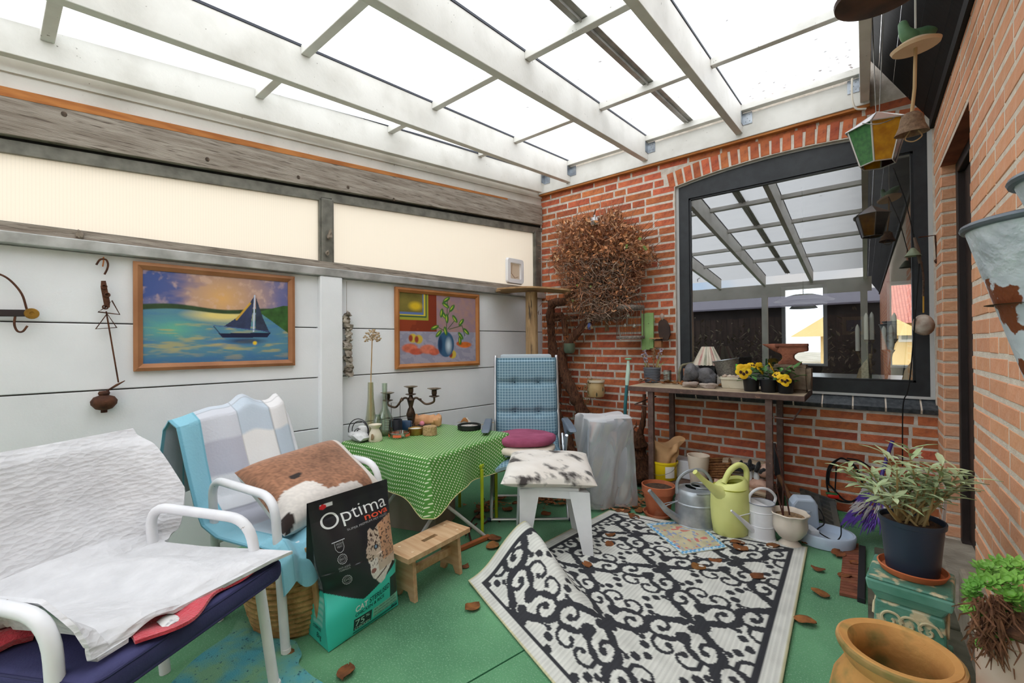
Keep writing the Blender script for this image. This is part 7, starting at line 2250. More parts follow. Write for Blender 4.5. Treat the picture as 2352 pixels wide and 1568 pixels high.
# stone block with the anvil on it
sb0, sb1 = on_y(1766, 893, 3.16), on_y(1862, 893, 3.16)
sbh = on_y(1815, 838, 3.16)[2] - BZ
o = MB().blob(((sb0[0] + sb1[0]) / 2, 3.25, BZ + sbh / 2), ((sb1[0] - sb0[0]) / 2 * .01, .01, .01), 1, 0, 1).build('tmp', None)
bpy.data.objects.remove(o)
bm = bmesh.new(); bmesh.ops.create_cube(bm, size=1); bmesh.ops.bevel(bm, geom=list(bm.edges), offset=.12, segments=2, affect='EDGES'); bmesh.ops.subdivide_edges(bm, edges=list(bm.edges), cuts=2, use_grid_fill=True)
rr2 = random.Random(6); g = MB(); bm.verts.index_update()
sw = sb1[0] - sb0[0]
g.add([((sb0[0] + sb1[0]) / 2 + v.co.x * sw + rr2.uniform(-.004, .004), 3.24 + v.co.y * .16 + rr2.uniform(-.004, .004), BZ + (v.co.z + .5) * sbh + rr2.uniform(-.003, .003) * (v.co.z > -.4)) for v in bm.verts], [[v.index for v in f.verts] for f in bm.faces]); bm.free()
o = g.build('stone_block', mat('rough grey brown stone', (146, 128, 108), .9, (104, 90, 76), 12, bump=.8, bscale=45), None, True, base=((sb0[0] + sb1[0]) / 2, 3.24, BZ))
tag(o, 'rough grey brown stone block under the anvil', 'stone')
zA = BZ + sbh; ah = on_y(1800, 789, 3.2)[2] - zA
a0 = on_y(1750, 795, 3.2); a1 = on_y(1856, 800, 3.2); aw = a1[0] - a0[0]
m_anv = mat('rusty brown anvil iron', (150, 92, 68), .8, (116, 68, 52), 16, bump=.5, bscale=60)
t = thing('anvil', 'rusty brown blacksmith anvil standing on the stone block', 'anvil', (a0[0] + aw * .55, 3.22, zA))
Ma = T((a0[0], 3.22, zA))
body = [(.36, 0), (.86, 0), (.86, .10), (.76, .20), (.70, .30), (.70, .45), (.78, .56), (1.0, .64), (1.0, .86), (.40, .90), (.34, .60), (.44, .48), (.46, .30), (.42, .20), (.36, .10)]
MB(Ma).prism([(x * aw, z * ah) for x, z in body], .062).build('body', m_anv, t, bevel=.006)
g = MB(Ma); n_ = 14
hp = [(.0, .97, .002), (.10, .92, .010), (.22, .86, .020), (.32, .80, .028), (.42, .76, .032)]
P_ = [Vector((x * aw, 0, z * ah)) for x, z, _ in hp]
g.tube(P_, [r for *_, r in hp], 14)
g.v = [(v[0], 3.22 + (v[1] - 3.22) * .62, v[2]) for v in g.v]
g.build('horn', m_anv, t, True)
MB(Ma).box((.30 * aw, -.036, .84 * ah), (1.0 * aw, .036, 1.0 * ah)).build('face_plate', m_anv, t, bevel=.005)
# dry leaves and a bare twig scattered on the bench
rr2 = random.Random(31)
for k in range(26):
 x = rr2.choice((rr2.uniform(1455, 1700), rr2.uniform(1520, 1620))); p = onb(x, rr2.uniform(877, 889)); g = MB()
 a = rr2.uniform(0, 6.28); s_ = rr2.uniform(.018, .038)
 g.grid(lambda u, v: (p[0] + math.cos(a) * (u - .5) * s_ * 2 - math.sin(a) * (v - .5) * s_ * (1 - abs(2 * u - 1) ** 2 * .9), p[1] + .03 + math.sin(a) * (u - .5) * s_ * 2 + math.cos(a) * (v - .5) * s_ * (1 - abs(2 * u - 1) ** 2 * .9), BZ + .004 + .016 * math.sin(u * 3.1 + k) ** 2 * (.3 + v)), 6, 4, .0012)
 o = g.build('bench_leaf', m_leafd, None, True, base=(p[0], p[1] + .03, BZ))
 tag(o, 'curled brown dead leaf lying on the potting bench', 'leaf', 'dead leaves on the potting bench')
p = onb(1500, 886)
o = MB().tube(spline([onb(1468, 888) + np.array([0, 0, .006]), onb(1480, 884) + np.array([0, 0, .02]), on_y(1488, 868, 3.05), onb(1505, 884) + np.array([0, 0, .015]), onb(1540, 887) + np.array([0, 0, .006])], 6), [.006] * 10 + [.004] * 10 + [.002] * 5, 7).build('bare_twig', m_twig, None, True, base=tuple(p))
tag(o, 'bare crooked twig in front of the grey ribbed pot', 'twig')
# ---- on the lower shelf
ZL = ZSH + .005
def onsh(x, y):
 return on_z(x, y, ZL)
p = np.array([-1.085, 3.12, ZL])
t = thing('yellow_bucket', 'yellow plastic bucket with white label on the lower shelf', 'bucket', tuple(p))
b0 = on_y(1497, 1098, 3.12); b1 = on_y(1556, 1098, 3.12); br = (b1[0] - b0[0]) / 2; bx = (b0[0] + b1[0]) / 2; bh = on_y(1526, 1056, 3.12)[2] - ZL
m_yb = mat('yellow plastic', (242, 212, 30), .4, (230, 196, 24), 6)
MB(T((bx, 3.12, ZL))).lathe([(br * .86, 0), (br * .90, .004), (br * .97, bh * .88), (br * 1.03, bh * .90), (br * 1.03, bh), (br * .96, bh), (br * .86, .01), (0, .008)], 30).build('bucket', m_yb, t, True)
MB(T((bx, 3.12, ZL))).grid(lambda u, v: ((br * .985) * math.cos(-1.15 + u * .75), (br * .985) * math.sin(-1.15 + u * .75), bh * (.18 + .62 * v)), 10, 2, .0008).build('label', mat('white paper label', (232, 230, 224), .7), t)
MB(T((bx, 3.12, ZL))).tube(spline([(-br, 0, bh * .85), (-br * .6, -br * .95, bh * .45), (0, -br * 1.2, bh * .35), (br * .8, -br * .8, bh * .55), (br, 0, bh * .85)], 6), .0016, 5).build('bail', mat('thin wire', (120, 116, 104), .4, metal=.7), t)
vpb = VN(61)
def pbag(u, v):
 a = u * 2 * PI; h = v
 r = br * (.72 + .42 * v ** 1.6) * (1 + .12 * math.sin(a * 3 + 1) * v + .42 * (float(vpb(u * 12 % 12, v * 4)) - .5))
 return (bx + .012 * v + r * math.cos(a), 3.12 + r * .7 * math.sin(a), ZL + bh * .5 + v * (.21 + .035 * math.sin(a * 2 + .5)))
o = MB().grid(pbag, 60, 16, .0012).build('paper_bag', mat('brown kraft paper', (204, 162, 118), .85, (184, 140, 98), 9), None, 35, base=(bx, 3.12, ZL + bh * .5))
tag(o, 'crumpled brown paper bag standing in the yellow bucket', 'bag')
# white trough, cream vase, wicker basket
p = on_y(1570, 1092, 3.22)
o = MB(T((p[0], 3.24, ZL))).hexa([(-.06, -.06, 0), (.07, -.06, 0), (.07, .06, 0), (-.06, .06, 0), (-.065, -.065, .13), (.075, -.065, .13), (.075, .065, .13), (-.065, .065, .13)]).build('white_trough', mat('white planter plastic', (222, 222, 226), .6), None, base=(p[0], 3.24, ZL), bevel=.006)
tag(o, 'white trough planter half hidden behind the cream vase', 'planter')
v0, v1 = on_y(1578, 1060, 3.08), on_y(1629, 1060, 3.08); vr = (v1[0] - v0[0]) / 2; vh = on_y(1603, 1045, 3.08)[2] - ZL; vx = (v0[0] + v1[0]) / 2
o = MB(T((vx, 3.09, ZL))).lathe([(vr * .66, 0), (vr * .70, .006), (vr * .98, vh * .96), (vr, vh), (vr * .93, vh), (vr * .64, .02), (0, .018)], 28, sq=lambda a, r, z: 1 + .006 * math.sin(z * 300)).build('cream_vase', mat('cream stoneware', (232, 216, 196), .6, (220, 202, 180), 6), None, True, base=(vx, 3.09, ZL))
tag(o, 'tall tapered cream vase on the lower shelf', 'vase')
p = on_y(1640, 1100, 3.16)
t = thing('wicker_basket', 'brown wicker basket tilted behind the cream vase', 'basket', (p[0], 3.2, ZL))
m_wick = mat('brown wicker', (150, 104, 62), .85, (110, 70, 42), 30, bump=.9, bscale=80)
for k in range(9):
 s_ = 1 + .02 * k; q = [(-.10 * s_, -.065 * s_), (.10 * s_, -.065 * s_), (.10 * s_, .065 * s_), (-.10 * s_, .065 * s_)]
 MB(T((p[0] - .01, 3.22, ZL), R(14), 0, R(-8))).tube(rnd_poly([(x, y, .012 + k * .017) for x, y in q + [q[0]]], .02, 3), .009, 6).build('weave', m_wick, t, True)
MB(T((p[0] - .01, 3.22, ZL), R(14), 0, R(-8))).box((-.09, -.06, .004), (.09, .06, .012)).build('basket_base', m_wick, t)
# logs, bricks and stones on the right of the shelf
m_log = mat('pale driftwood', (206, 184, 158), .9, (164, 138, 110), 5, stretch=(1, 8, 8), bump=.5, bscale=30)
g = MB(); rough_tube(g, [on_y(1664, 1068, 3.30), on_y(1715, 1070, 3.30), on_y(1762, 1082, 3.30)], .055, 12, .10, 3); o = g.build('driftwood_log', m_log, None, True, base=tuple(on_y(1715, 1080, 3.30)))
tag(o, 'pale weathered log lying across the lower shelf behind the glove', 'log')
m_pinkb = mat('pale pink brick', (214, 176, 156), .9, (190, 148, 128), 12, bump=.5, bscale=60)
p = on_y(1674, 1108, 3.06)
t = thing('perforated_brick', 'broken pink brick with oval holes on the lower shelf', 'brick', (p[0], 3.08, ZL))
Mbr = T((p[0], 3.08, ZL + .035), R(-10), R(-18))
g = MB(Mbr)
hx = [-.07, -.04, -.01, .02, .05]
g.box((-.09, -.03, -.03), (.09, -.012, .03)); g.box((-.09, .012, -.03), (.09, .03, .03))
for x in (-.09, -.06, -.03, .0, .03, .06):
 g.box((x, -.013, -.03), (x + .016, .013, .03))
g.box((.074, -.013, -.03), (.09, .013, .03)); g.box((-.09, -.03, -.034), (.09, .03, -.028))
g.v = [tuple(v) for v in g.v]
g.build('brick_body', m_pinkb, t)
for x, y, r, m_, lab, cat, sd in ((1720, 1090, (.025, .02, .055), m_wpl, 'white cylindrical shell piece between brick and glove', 'shell', 1), (1738, 1096, (.02, .018, .045), m_wpl, 'small white shell tip right of the cylindrical shell', 'shell', 2), (1758, 1082, (.05, .04, .045), m_pinkb, 'pink rounded stone below the black glove', 'stone', 3), (1748, 1118, (.075, .05, .045), m_pinkb, 'large pale pink stone at the right shelf end', 'stone', 4)):
 p = on_y(x, y, 3.09)
 o = MB().blob((p[0], 3.09, max(p[2], ZL + r[2] * .9)), r, sd, .22, 2, 2.0).build('shelf_stone', m_, None, 45, base=(p[0], 3.09, max(p[2] - r[2], ZL)))
 tag(o, lab, cat)
# bundle of split boards under the stones
t = thing('board_bundle', 'stack of split pale boards under the stones at the shelf end', 'boards', tuple(on_y(1735, 1148, 3.05)))
for k in range(5):
 a, b = on_y(1700 + k * 3, 1118 + k * 7, 3.05), on_y(1760 + k * 1, 1134 + k * 6, 3.05)
 MB().bar((a[0], 3.05 + .01 * (k % 2), a[2]), (b[0], 3.06, b[2]), .12, .012).build('board', m_log, t)
# glove
p = on_y(1718, 1070, 3.07)
t = thing('work_glove', 'black work glove resting palm down on the shelf stones', 'glove', tuple(p))
m_glove = mat('black knit', (30, 31, 34), .95, (20, 21, 23), 60, bump=.5, bscale=200, sheen=.3)
ogp = lambda x, y, Y=3.06: Vector(on_y(x, y, Y))
g = MB(); g.blob((p[0] + .0, 3.07, p[2] - .005), (.058, .035, .024), 5, .15, 2); g.build('palm', m_glove, t, True)
for q in (((1703, 1082), (1702, 1068), (1703, 1057)), ((1720, 1080), (1722, 1066), (1723, 1054)), ((1736, 1082), (1741, 1070), (1744, 1060)), ((1745, 1084), (1752, 1080), (1757, 1077)), ((1706, 1078), (1693, 1077), (1684, 1078))):
 MB().tube(spline([ogp(x, y, 3.065 - .01 * i) for i, (x, y) in enumerate(q)], 4), [.013, .0135, .0135, .0135, .013, .0125, .012, .010, .005], 8).build('finger', m_glove, t, True)
# grey tangle in the lower half of the ball
g1 = MB()
for i in range(1100):
 y = rv_.uniform(590, 735); x = 1380 + rv_.gauss(0, 42 - (y - 590) * .10); p = Vector(ov(x, y, min(3.5, 3.33 + rv_.gauss(0, .07))))
 d = Vector((rv_.gauss(0, 1), rv_.gauss(0, .5), rv_.gauss(0, .7))).normalized(); L = rv_.uniform(.05, .14); b = Vector((rv_.gauss(0, .3), rv_.gauss(0, .2), rv_.gauss(0, .3))) * L
 pts = [p - d * L * .5, p + b * .4, p + d * L * .5]
 for q in pts:
  q.y = min(q.y, 3.525)
 r = rv_.uniform(.0016, .0048); g1.tube(pts, [r, r * .9, r * .5], 3, cap=False)
o = g1.build('grey_twigs', mat('grey brown twigs', (150, 124, 106), .9, (92, 72, 60), 14, col3=(190, 168, 148), scale3=20, lo3=.55, hi3=.7), vine); o['kind'] = 'stuff'
g1 = MB()
for i in range(90):
 a = rv_.uniform(0, 6.28); x, y = 1378 + 112 * math.cos(a), 575 - 84 * math.sin(a)
 p = Vector(ov(x, y, 3.38)); d = Vector((math.cos(a), -.25 * rv_.random(), math.sin(a) + .1)) * rv_.uniform(.07, .17); q = Vector((rv_.gauss(0, .02), 0, rv_.gauss(0, .02)))
 if y + 0 < 700:
  g1.tube([p - d * .4, p + d * .3 + q, p + d], [.0030, .0022, .0010], 3, cap=False)
o = g1.build('stray_shoots', m_twig, vine); o['kind'] = 'stuff'
# ================================================================== FLOOR OBJECTS BY THE BENCH
def pot_at(px, width_px, top_y):
 p = on_z(*px); d = dep(p); return p, width_px / 2 * d / FPX, at_d(px[0], top_y, d)[2]
# terracotta pot with soil
p = on_z(1510, 1186); p = np.array([p[0], p[1] + .02, .008])
t = thing('terracotta_pot', 'terracotta flower pot full of soil on a saucer by the bench', 'pot', tuple(p))
MB(T(p)).lathe([(.085, 0), (.092, .003), (.100, .022), (.094, .022), (.086, .008), (0, .006)], 30).build('saucer', m_terra, t, True)
MB(T(p)).lathe([(.068, .008), (.072, .012), (.096, .150), (.104, .152), (.107, .200), (.100, .202), (.094, .155), (0, .150)], 32).build('pot_body', m_terra, t, True)
MB(T(p)).lathe([(.096, .178), (.07, .186), (.03, .182), (0, .188)], 20, cap=False).build('soil', m_soil, t, True)
# zinc watering can
p = on_z(1590, 1212); p = np.array([p[0], p[1] + .07, .006]); Mz = T(p, CAMZ)
t = thing('zinc_watering_can', 'galvanised zinc watering can with long spout on the rug', 'watering can', tuple(p))
m_zinc = mat('galvanised zinc', (186, 192, 196), .38, (150, 156, 162), 14, metal=.55)
MB(Mz).lathe([(.128, 0), (.130, .004), (.131, .012), (.124, .016), (.120, .13), (.123, .134), (.123, .142), (.118, .146), (.114, .20), (.110, .212), (.10, .222), (.06, .232)], 36, cap=False).build('can_body', m_zinc, t, 30)
g = MB(Mz); g.grid(lambda u, v: ((.03 + .08 * v) * math.cos(-1.9 + u * 4.2) - .0, (.03 + .08 * v) * math.sin(-1.9 + u * 4.2), .236 - .02 * v), 24, 3, .002); g.build('top_plate', m_zinc, t, True)
MB(Mz).tube([(.055 * math.cos(a) + .03, .06 * math.sin(a), .238) for a in [2 * PI * k / 24 for k in range(24)]], .004, 6, True).build('opening_rim', m_zinc, t, True)
MB(Mz).tube([(-.11, -.02, .03), (-.20, -.04, .10), (-.315, -.075, .235)], [.026, .019, .012], 12).build('spout', m_zinc, t, True)
for a in (.0, .03):
 MB(Mz).tube([(-.118, -.02, .15), (-.205, -.04 + a * .6, .125 + a * .3)], .003, 5).build('brace', m_zinc, t)
MB(Mz).tube(spline([(-.118, 0, .19), (-.11, 0, .27), (-.05, 0, .325), (.04, 0, .335), (.09, 0, .29), (.112, 0, .225)], 6), .010, 8).build('handle', m_zinc, t, True)
# lime green watering can
p = on_z(1672, 1234); p = np.array([p[0], p[1] + .06, .006]); Mg = T(p, CAMZ + R(6))
t = thing('green_watering_can', 'pale lime green plastic watering can with pointed spout', 'watering can', tuple(p))
m_limep = mat('pale lime plastic', (230, 233, 150), .45, (222, 225, 136), 5)
n_ = 36
ringz = [(.088, 0, 0, 1), (.098, .010, 0, 1), (.108, .08, 0, 1), (.113, .16, 0, 1), (.110, .23, 0, 1), (.104, .27, .004, 1)]
vs, fs = [], []
for r, z, ox, _ in ringz:
 for k in range(n_):
  a = 2 * PI * k / n_; vs.append((ox + r * math.cos(a), r * .86 * math.sin(a), z))
# shoulder: leans up towards the handle side with an oval mouth facing front
for (r, zc, ox, tilt) in ((.088, .305, .012, .25), (.064, .318, .020, .45), (.058, .300, .024, .45)):
 for k in range(n_):
  a = 2 * PI * k / n_; vs.append((ox + r * math.cos(a), r * .80 * math.sin(a), zc + tilt * r * math.cos(a) * .55 + tilt * .10 * r * math.sin(a)))
R_ = len(ringz) + 3
for i in range(R_ - 1):
 for k in range(n_):
  l = (k + 1) % n_; fs.append((i * n_ + k, i * n_ + l, (i + 1) * n_ + l, (i + 1) * n_ + k))
fs.append(tuple(reversed(range(n_))))
MB(Mg).add(vs, fs).build('can_body', m_limep, t, 60)
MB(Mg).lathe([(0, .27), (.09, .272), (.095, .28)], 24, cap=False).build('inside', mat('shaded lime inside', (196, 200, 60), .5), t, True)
MB(Mg).tube(spline([(-.06, -.02, .245), (-.115, -.035, .275), (-.19, -.05, .335), (-.255, -.065, .395)], 6), [.055, .050, .045, .040, .036, .032, .030, .027, .024, .022, .020, .018, .017, .016, .015, .014, .014, .014, .015], 14).build('spout', m_limep, t, True)
MB(Mg).tube(spline([(-.045, -.01, .305), (-.005, -.01, .375), (.06, 0, .405), (.105, 0, .375), (.105, 0, .30), (.10, 0, .25)], 6), .017, 10).build('handle', m_limep, t, True)
# small white watering can
p = on_z(1745, 1243); p = np.array([p[0], p[1] + .05, .006]); Mw = T(p, CAMZ)
t = thing('white_watering_can', 'small white enamel watering can with arched handle', 'watering can', tuple(p))
m_enam = mat('white enamel', (236, 236, 238), .35, (224, 224, 226), 8)
MB(Mw).lathe([(.075, 0), (.077, .004), (.072, .012), (.070, .075), (.0725, .079), (.070, .083), (.070, .155), (.0725, .159), (.070, .163), (.070, .20), (.072, .206), (.068, .206), (.066, .02), (0, .018)], 32).build('can_body', m_enam, t, 30)
MB(Mw).tube([(.0715 * math.cos(a), .0715 * math.sin(a), .206) for a in [2 * PI * k / 30 for k in range(30)]], .0025, 5, True).build('rim_line', mat('blue grey enamel rim', (110, 116, 132), .4), t, True)
MB(Mw).add([(.068 * math.cos(a), .068 * math.sin(a), .203) for a in [PI * .55 + PI * k / 10 for k in range(11)]], [tuple(range(11))]).build('half_lid', m_enam, t)
MB(Mw).tube([(-.06, -.02, .05), (-.13, -.045, .115), (-.21, -.07, .185)], [.018, .012, .006], 10).build('spout', m_enam, t, True)
MB(Mw).tube([(-.066, -.01, .145), (-.15, -.05, .146)], .003, 5).build('brace', m_enam, t)
hb_ = spline([(-.065, 0, .19), (-.062, 0, .25), (-.01, 0, .285), (.05, 0, .275), (.085, 0, .235), (.074, 0, .19)], 6)
g = MB(Mw)
for q0, q1 in zip(hb_[:-1], hb_[1:]):
 g.bar(q0, q1, .022, .006, (0, 1, .001)) if False else g.tube([q0, q1], .0065, 6)
MB(Mw).tube(hb_, .008, 8).build('handle', m_enam, t, True)
# scalloped cream planter with dead sticks
p = on_z(1812, 1258); p = np.array([p[0], p[1] + .04, .006])
t = thing('scalloped_planter', 'cream scalloped ceramic planter on a round foot with bare sticks', 'planter', tuple(p))
sq_ = lambda a, r, z: 1 + (.035 * abs(math.cos(a * 4)) if z > .05 else .0) + (.03 * math.cos(a * 8) if z > .165 else 0)
MB(T(p)).lathe([(.050, 0), (.055, .006), (.040, .022), (.034, .030), (.055, .045), (.078, .080), (.086, .115), (.082, .150), (.084, .166), (.094, .180), (.090, .184), (.076, .165), (.074, .14), (0, .135)], 48, sq=sq_).build('bowl', mat('cream glaze', (230, 218, 202), .35, (220, 206, 188), 6), t, True)
MB(T(p)).lathe([(.078, .158), (.04, .164), (0, .166)], 24, cap=False).build('soil', mat('soil with chips', (110, 84, 62), 1.0, (170, 140, 104), 60, bump=1, bscale=90), t, True)
m_stick = mat('dark red stick', (96, 56, 44), .8, (66, 40, 34), 20)
d0 = dep(p)
for q in (((1817, 1200), (1806, 1140), (1790, 1060), (1778, 1020)), ((1800, 1200), (1798, 1160), (1799, 1100), (1796, 1075)), ((1803, 1200), (1790, 1150), (1782, 1112))):
 MB().tube([at_d(x, y, d0) for x, y in q], [.0045, .004, .003, .002][:len(q)], 6).build('stick', m_stick, t, True)
# pale blue pet fountain
p = on_z(1893, 1262); p = np.array([p[0], p[1] + .10, .002]); Mp = T(p, R(12))
t = thing('pet_fountain', 'pale blue plastic pet water fountain with cable in its bowl', 'pet fountain', tuple(p))
m_pb = mat('pale blue plastic', (200, 214, 230), .4, (190, 204, 222), 6)
MB(Mp).lathe([(.120, 0), (.128, .004), (.134, .060), (.130, .068), (.118, .068), (.108, .030), (0, .026)], 36, sq=lambda a, r, z: 1 + .06 * math.cos(2 * a)).build('bowl', m_pb, t, True)
tower = [(-.105, .02), (.055, .02), (.035, .20), (.015, .235), (-.080, .235), (-.100, .20)]
MB(Mp @ T((-.075, .095, 0), R(14), R(10))).prism(tower, .07).build('tower', m_pb, t, bevel=.012)
MB(Mp @ T((-.085, .050, .155))).lathe([(.022, 0), (.024, .012), (.012, .02), (0, .02)], 12, T((0, 0, 0), 0, R(50))).build('spout', m_pb, t, True)
MB(Mp).rbox((-.07, -.01, .055), (.05, .10, .05), .012, T((0, 0, 0), R(20))).build('pump', mat('white pump', (226, 232, 238), .4), t, True)
MB(Mp).tube(spline([(-.09, .02, .09), (-.13, .04, .14), (-.09, .05, .19), (-.02, .05, .17), (.0, .03, .10), (-.04, -.02, .07), (.03, -.05, .04), (.07, .0, .05), (.08, .04, .10)], 6), .0035, 6).build('cable', m_black, t, True)
# black slatted rack leaning on the wall
r4 = [on_y(1838, 1123, 3.45), on_y(1915, 1150, 3.45)]
t = thing('black_rack', 'weathered black slatted rack leaning on the brick wall behind the fountain', 'rack', tuple(on_z(1880, 1215)))
tl, tr = on_y(1838, 1124, 3.42), on_y(1917, 1152, 3.30); bl, brr = on_y(1848, 1165, 3.30), on_y(1932, 1222, 3.16)
m_bw = mat('weathered black wood', (62, 64, 66), .8, (96, 90, 78), 9)
for k in range(7):
 f = k / 6; a = tl * (1 - f) + bl * f; b = tr * (1 - f) + brr * f
 MB().bar(a, b, .014, .022).build('slat', m_bw, t, bevel=.002)
for f in (.08, .5, .94):
 a = tl * (1 - f) + tr * f; b = bl * (1 - f) + brr * f
 MB().bar(a + np.array([0, -.012, 0]), b + np.array([0, -.012, 0]), .03, .010, (0, 1, 0)).build('stile', m_bw, t)
# coil of black cable on the wall with a red and green connector
YC = 3.49
oc = lambda x, y: on_y(x, y, YC)
t = thing('cable_coil', 'loops of black cable hanging on the wall with red and green plug', 'cable', tuple(oc(1940, 1140)))
for k, pts in enumerate((((1928, 1053), (1905, 1070), (1899, 1100), (1904, 1130), (1925, 1148), (1955, 1152), (1978, 1132), (1979, 1100), (1962, 1068), (1940, 1054)), ((1928, 1053), (1908, 1075), (1903, 1108), (1912, 1120), (1940, 1148), (1965, 1148), (1981, 1120), (1972, 1085), (1950, 1060)))):
 MB().tube(spline([oc(*q) for q in pts], 6, True), .0055, 7, True).build('loop', m_black, t, True)
MB().tube(spline([oc(1945, 1052), oc(1975, 1058), oc(2005, 1078), oc(2016, 1096)], 6), .0045, 6).build('lead', m_black, t, True)
MB().tube([oc(1921, 1064), oc(1918, 1130)], .0045, 6).build('lead', m_black, t, True)
q = oc(1914, 1136)
MB(T((q[0], YC - .03, q[2]), R(10))).rbox((0, 0, 0), (.062, .03, .026), .008).build('red_plug', mat('red plastic', (214, 44, 34), .4), t, True)
MB(T((q[0] - .008, YC - .03, q[2] + .014), R(10))).rbox((0, 0, 0), (.06, .028, .010), .004).build('green_cap', mat('green plastic', (52, 124, 72), .4), t, True)
# spade and dark tools leaning right of the bench
t = thing('garden_spade', 'black bladed spade with wooden shaft leaning beside the bench leg', 'spade', tuple(on_z(1835, 1190)))
g = MB(); q = [on_y(1775, 1018, 3.30), on_y(1781, 1018, 3.30), on_y(1792, 1085, 3.24), on_y(1786, 1100, 3.24), on_y(1778, 1088, 3.24)]
g.add(list(q) + [x + np.array([0, .012, 0]) for x in q], [(0, 1, 2, 3, 4), (9, 8, 7, 6, 5)] + [(i, i + 5, (i + 1) % 5 + 5, (i + 1) % 5) for i in range(5)]); g.build('blade', mat('black iron', (30, 30, 32), .6), t)
MB().tube([on_y(1788, 1092, 3.24), on_y(1838, 1186, 3.10)], .014, 8).build('shaft', mat('old ash shaft', (130, 92, 62), .7, (100, 68, 46), 12), t, True)
# purple and white duster standing behind the navy pot
t = thing('duster', 'purple and white fluffy duster with purple handle leaning on the wall', 'duster', tuple(on_z(2000, 1235)))
hp_ = [on_y(2050, 1012, 3.46), on_y(2040, 1040, 3.46), on_y(2020, 1110, 3.36)]
MB().tube(hp_, .010, 8).build('handle', mat('purple plastic', (74, 56, 138), .4), t, True)
rr2 = random.Random(17); gp, gw = MB(), MB()
for i in range(520):
 f = rr2.random(); a = rr2.uniform(0, 6.28)
 c = np.array(on_y(2028 - 34 * f, 1090 + 110 * f, 3.36 - .26 * f)); rad = .025 + .055 * f
 q = c + np.array([rad * math.cos(a), rad * .6 * math.sin(a), 0]); e = q + np.array([.03 * math.cos(a) - .02, -.02, -.055 * rr2.uniform(.6, 1.2)])
 e[2] = max(e[2], .006)
 (gw if (f < .35 or .55 < f < .75) else gp).tube([q, (q + e) / 2 + np.array([.004 * math.cos(a), 0, .006]), e], [.004, .0035, .001], 3)
o = gp.build('purple_fluff', mat('purple fibre', (110, 80, 170), .9), t); o['kind'] = 'stuff'
o = gw.build('white_fluff', mat('white fibre', (206, 200, 196), .9), t); o['kind'] = 'stuff'
# brick-pattern door mat and drain strip
d4 = [on_z(1938, 1248, .012), on_z(1972, 1248, .012), on_z(1974, 1372, .012), on_z(1928, 1362, .012)]
t = thing('slatted_mat', 'narrow red brown slatted mat on the floor in front of the door', 'mat', tuple(sum(d4) / 4))
m_rs = mat('red brown slat', (146, 86, 64), .8, (116, 66, 50), 16, rnd=.2)
for k in range(20):
 f0, f1 = (k + .06) / 20, (k + .94) / 20
 q = [d4[0] * (1 - f) * (1 - s_) + d4[3] * f * (1 - s_) + d4[1] * (1 - f) * s_ + d4[2] * f * s_ for f, s_ in ((f0, 0), (f0, 1), (f1, 1), (f1, 0))]
 MB().hexa([(x[0], x[1], .002) for x in q] + [(x[0], x[1], .014) for x in q]).build('slat', m_rs, t)
a, b = on_z(1981, 1262), on_z(1978, 1385)
o = MB().bar((a[0], a[1], .012), (b[0], b[1], .012), .028, .024).build('drain_edge', mat('black rubber edge', (34, 34, 36), .7), None, base=tuple(a), bevel=.003)
tag(o, 'black rubber strip along the right of the slatted mat', 'strip')
# dead leaves on the carpet and rug
rr2 = random.Random(41)
LS = [(1250, 1150), (1290, 1160), (1330, 1165), (1180, 1160), (1150, 1150), (1110, 1165), (1095, 1180), (1140, 1240), (1165, 1258), (1130, 1258), (1250, 1185), (1880, 1310), (1890, 1370), (1850, 1430), (1960, 1300), (800, 1545), (665, 1512), (1400, 1230), (1395, 1250), (1345, 1300), (1080, 1400), (1460, 1190), (1440, 1175), (1470, 1180), (1420, 1180), (1480, 1175), (1780, 1255), (1700, 1265), (1690, 1255), (1850, 1250), (1640, 1290), (1740, 1330), (1600, 1310), (1265, 1155), (1300, 1150), (1205, 1170), (1120, 1175), (1160, 1170), (1100, 1190), (1230, 1165), (1930, 1275), (1940, 1330), (1075, 1300), (1455, 1165), (1430, 1165), (1450, 1185)]
WHERE = lambda x, y: 'on the carpet near the stool and recliner' if x < 1420 and y < 1220 else ('on the carpet by the front chair' if x < 900 else ('at the foot of the vine' if y < 1200 and x < 1500 else ('on the green carpet beside the slatted mat' if x > 1840 else 'on or beside the patterned rug')))
for k, (x, y) in enumerate(LS):
 p = on_z(x + rr2.uniform(-6, 6), y + rr2.uniform(-4, 4)); a = rr2.uniform(0, 6.28); s_ = rr2.uniform(.022, .042)
 g = MB(T((p[0], p[1], .010 if x > 1080 else .004), a))
 g.grid(lambda u, v: ((u - .5) * s_ * 2, (v - .5) * s_ * 1.6 * (1 - abs(2 * u - 1) ** 3 * .9), .004 + s_ * .22 * (math.sin(u * 3 + k) ** 2) * (.3 + v) + .004 * math.sin(v * 6 + k)), 6, 5, .0012)
 o = g.build('fallen_leaf', m_leafd, None, True, base=(p[0], p[1], 0))
 tag(o, 'curled brown dead leaf ' + WHERE(x, y), 'leaf', 'dead leaves ' + WHERE(x, y))
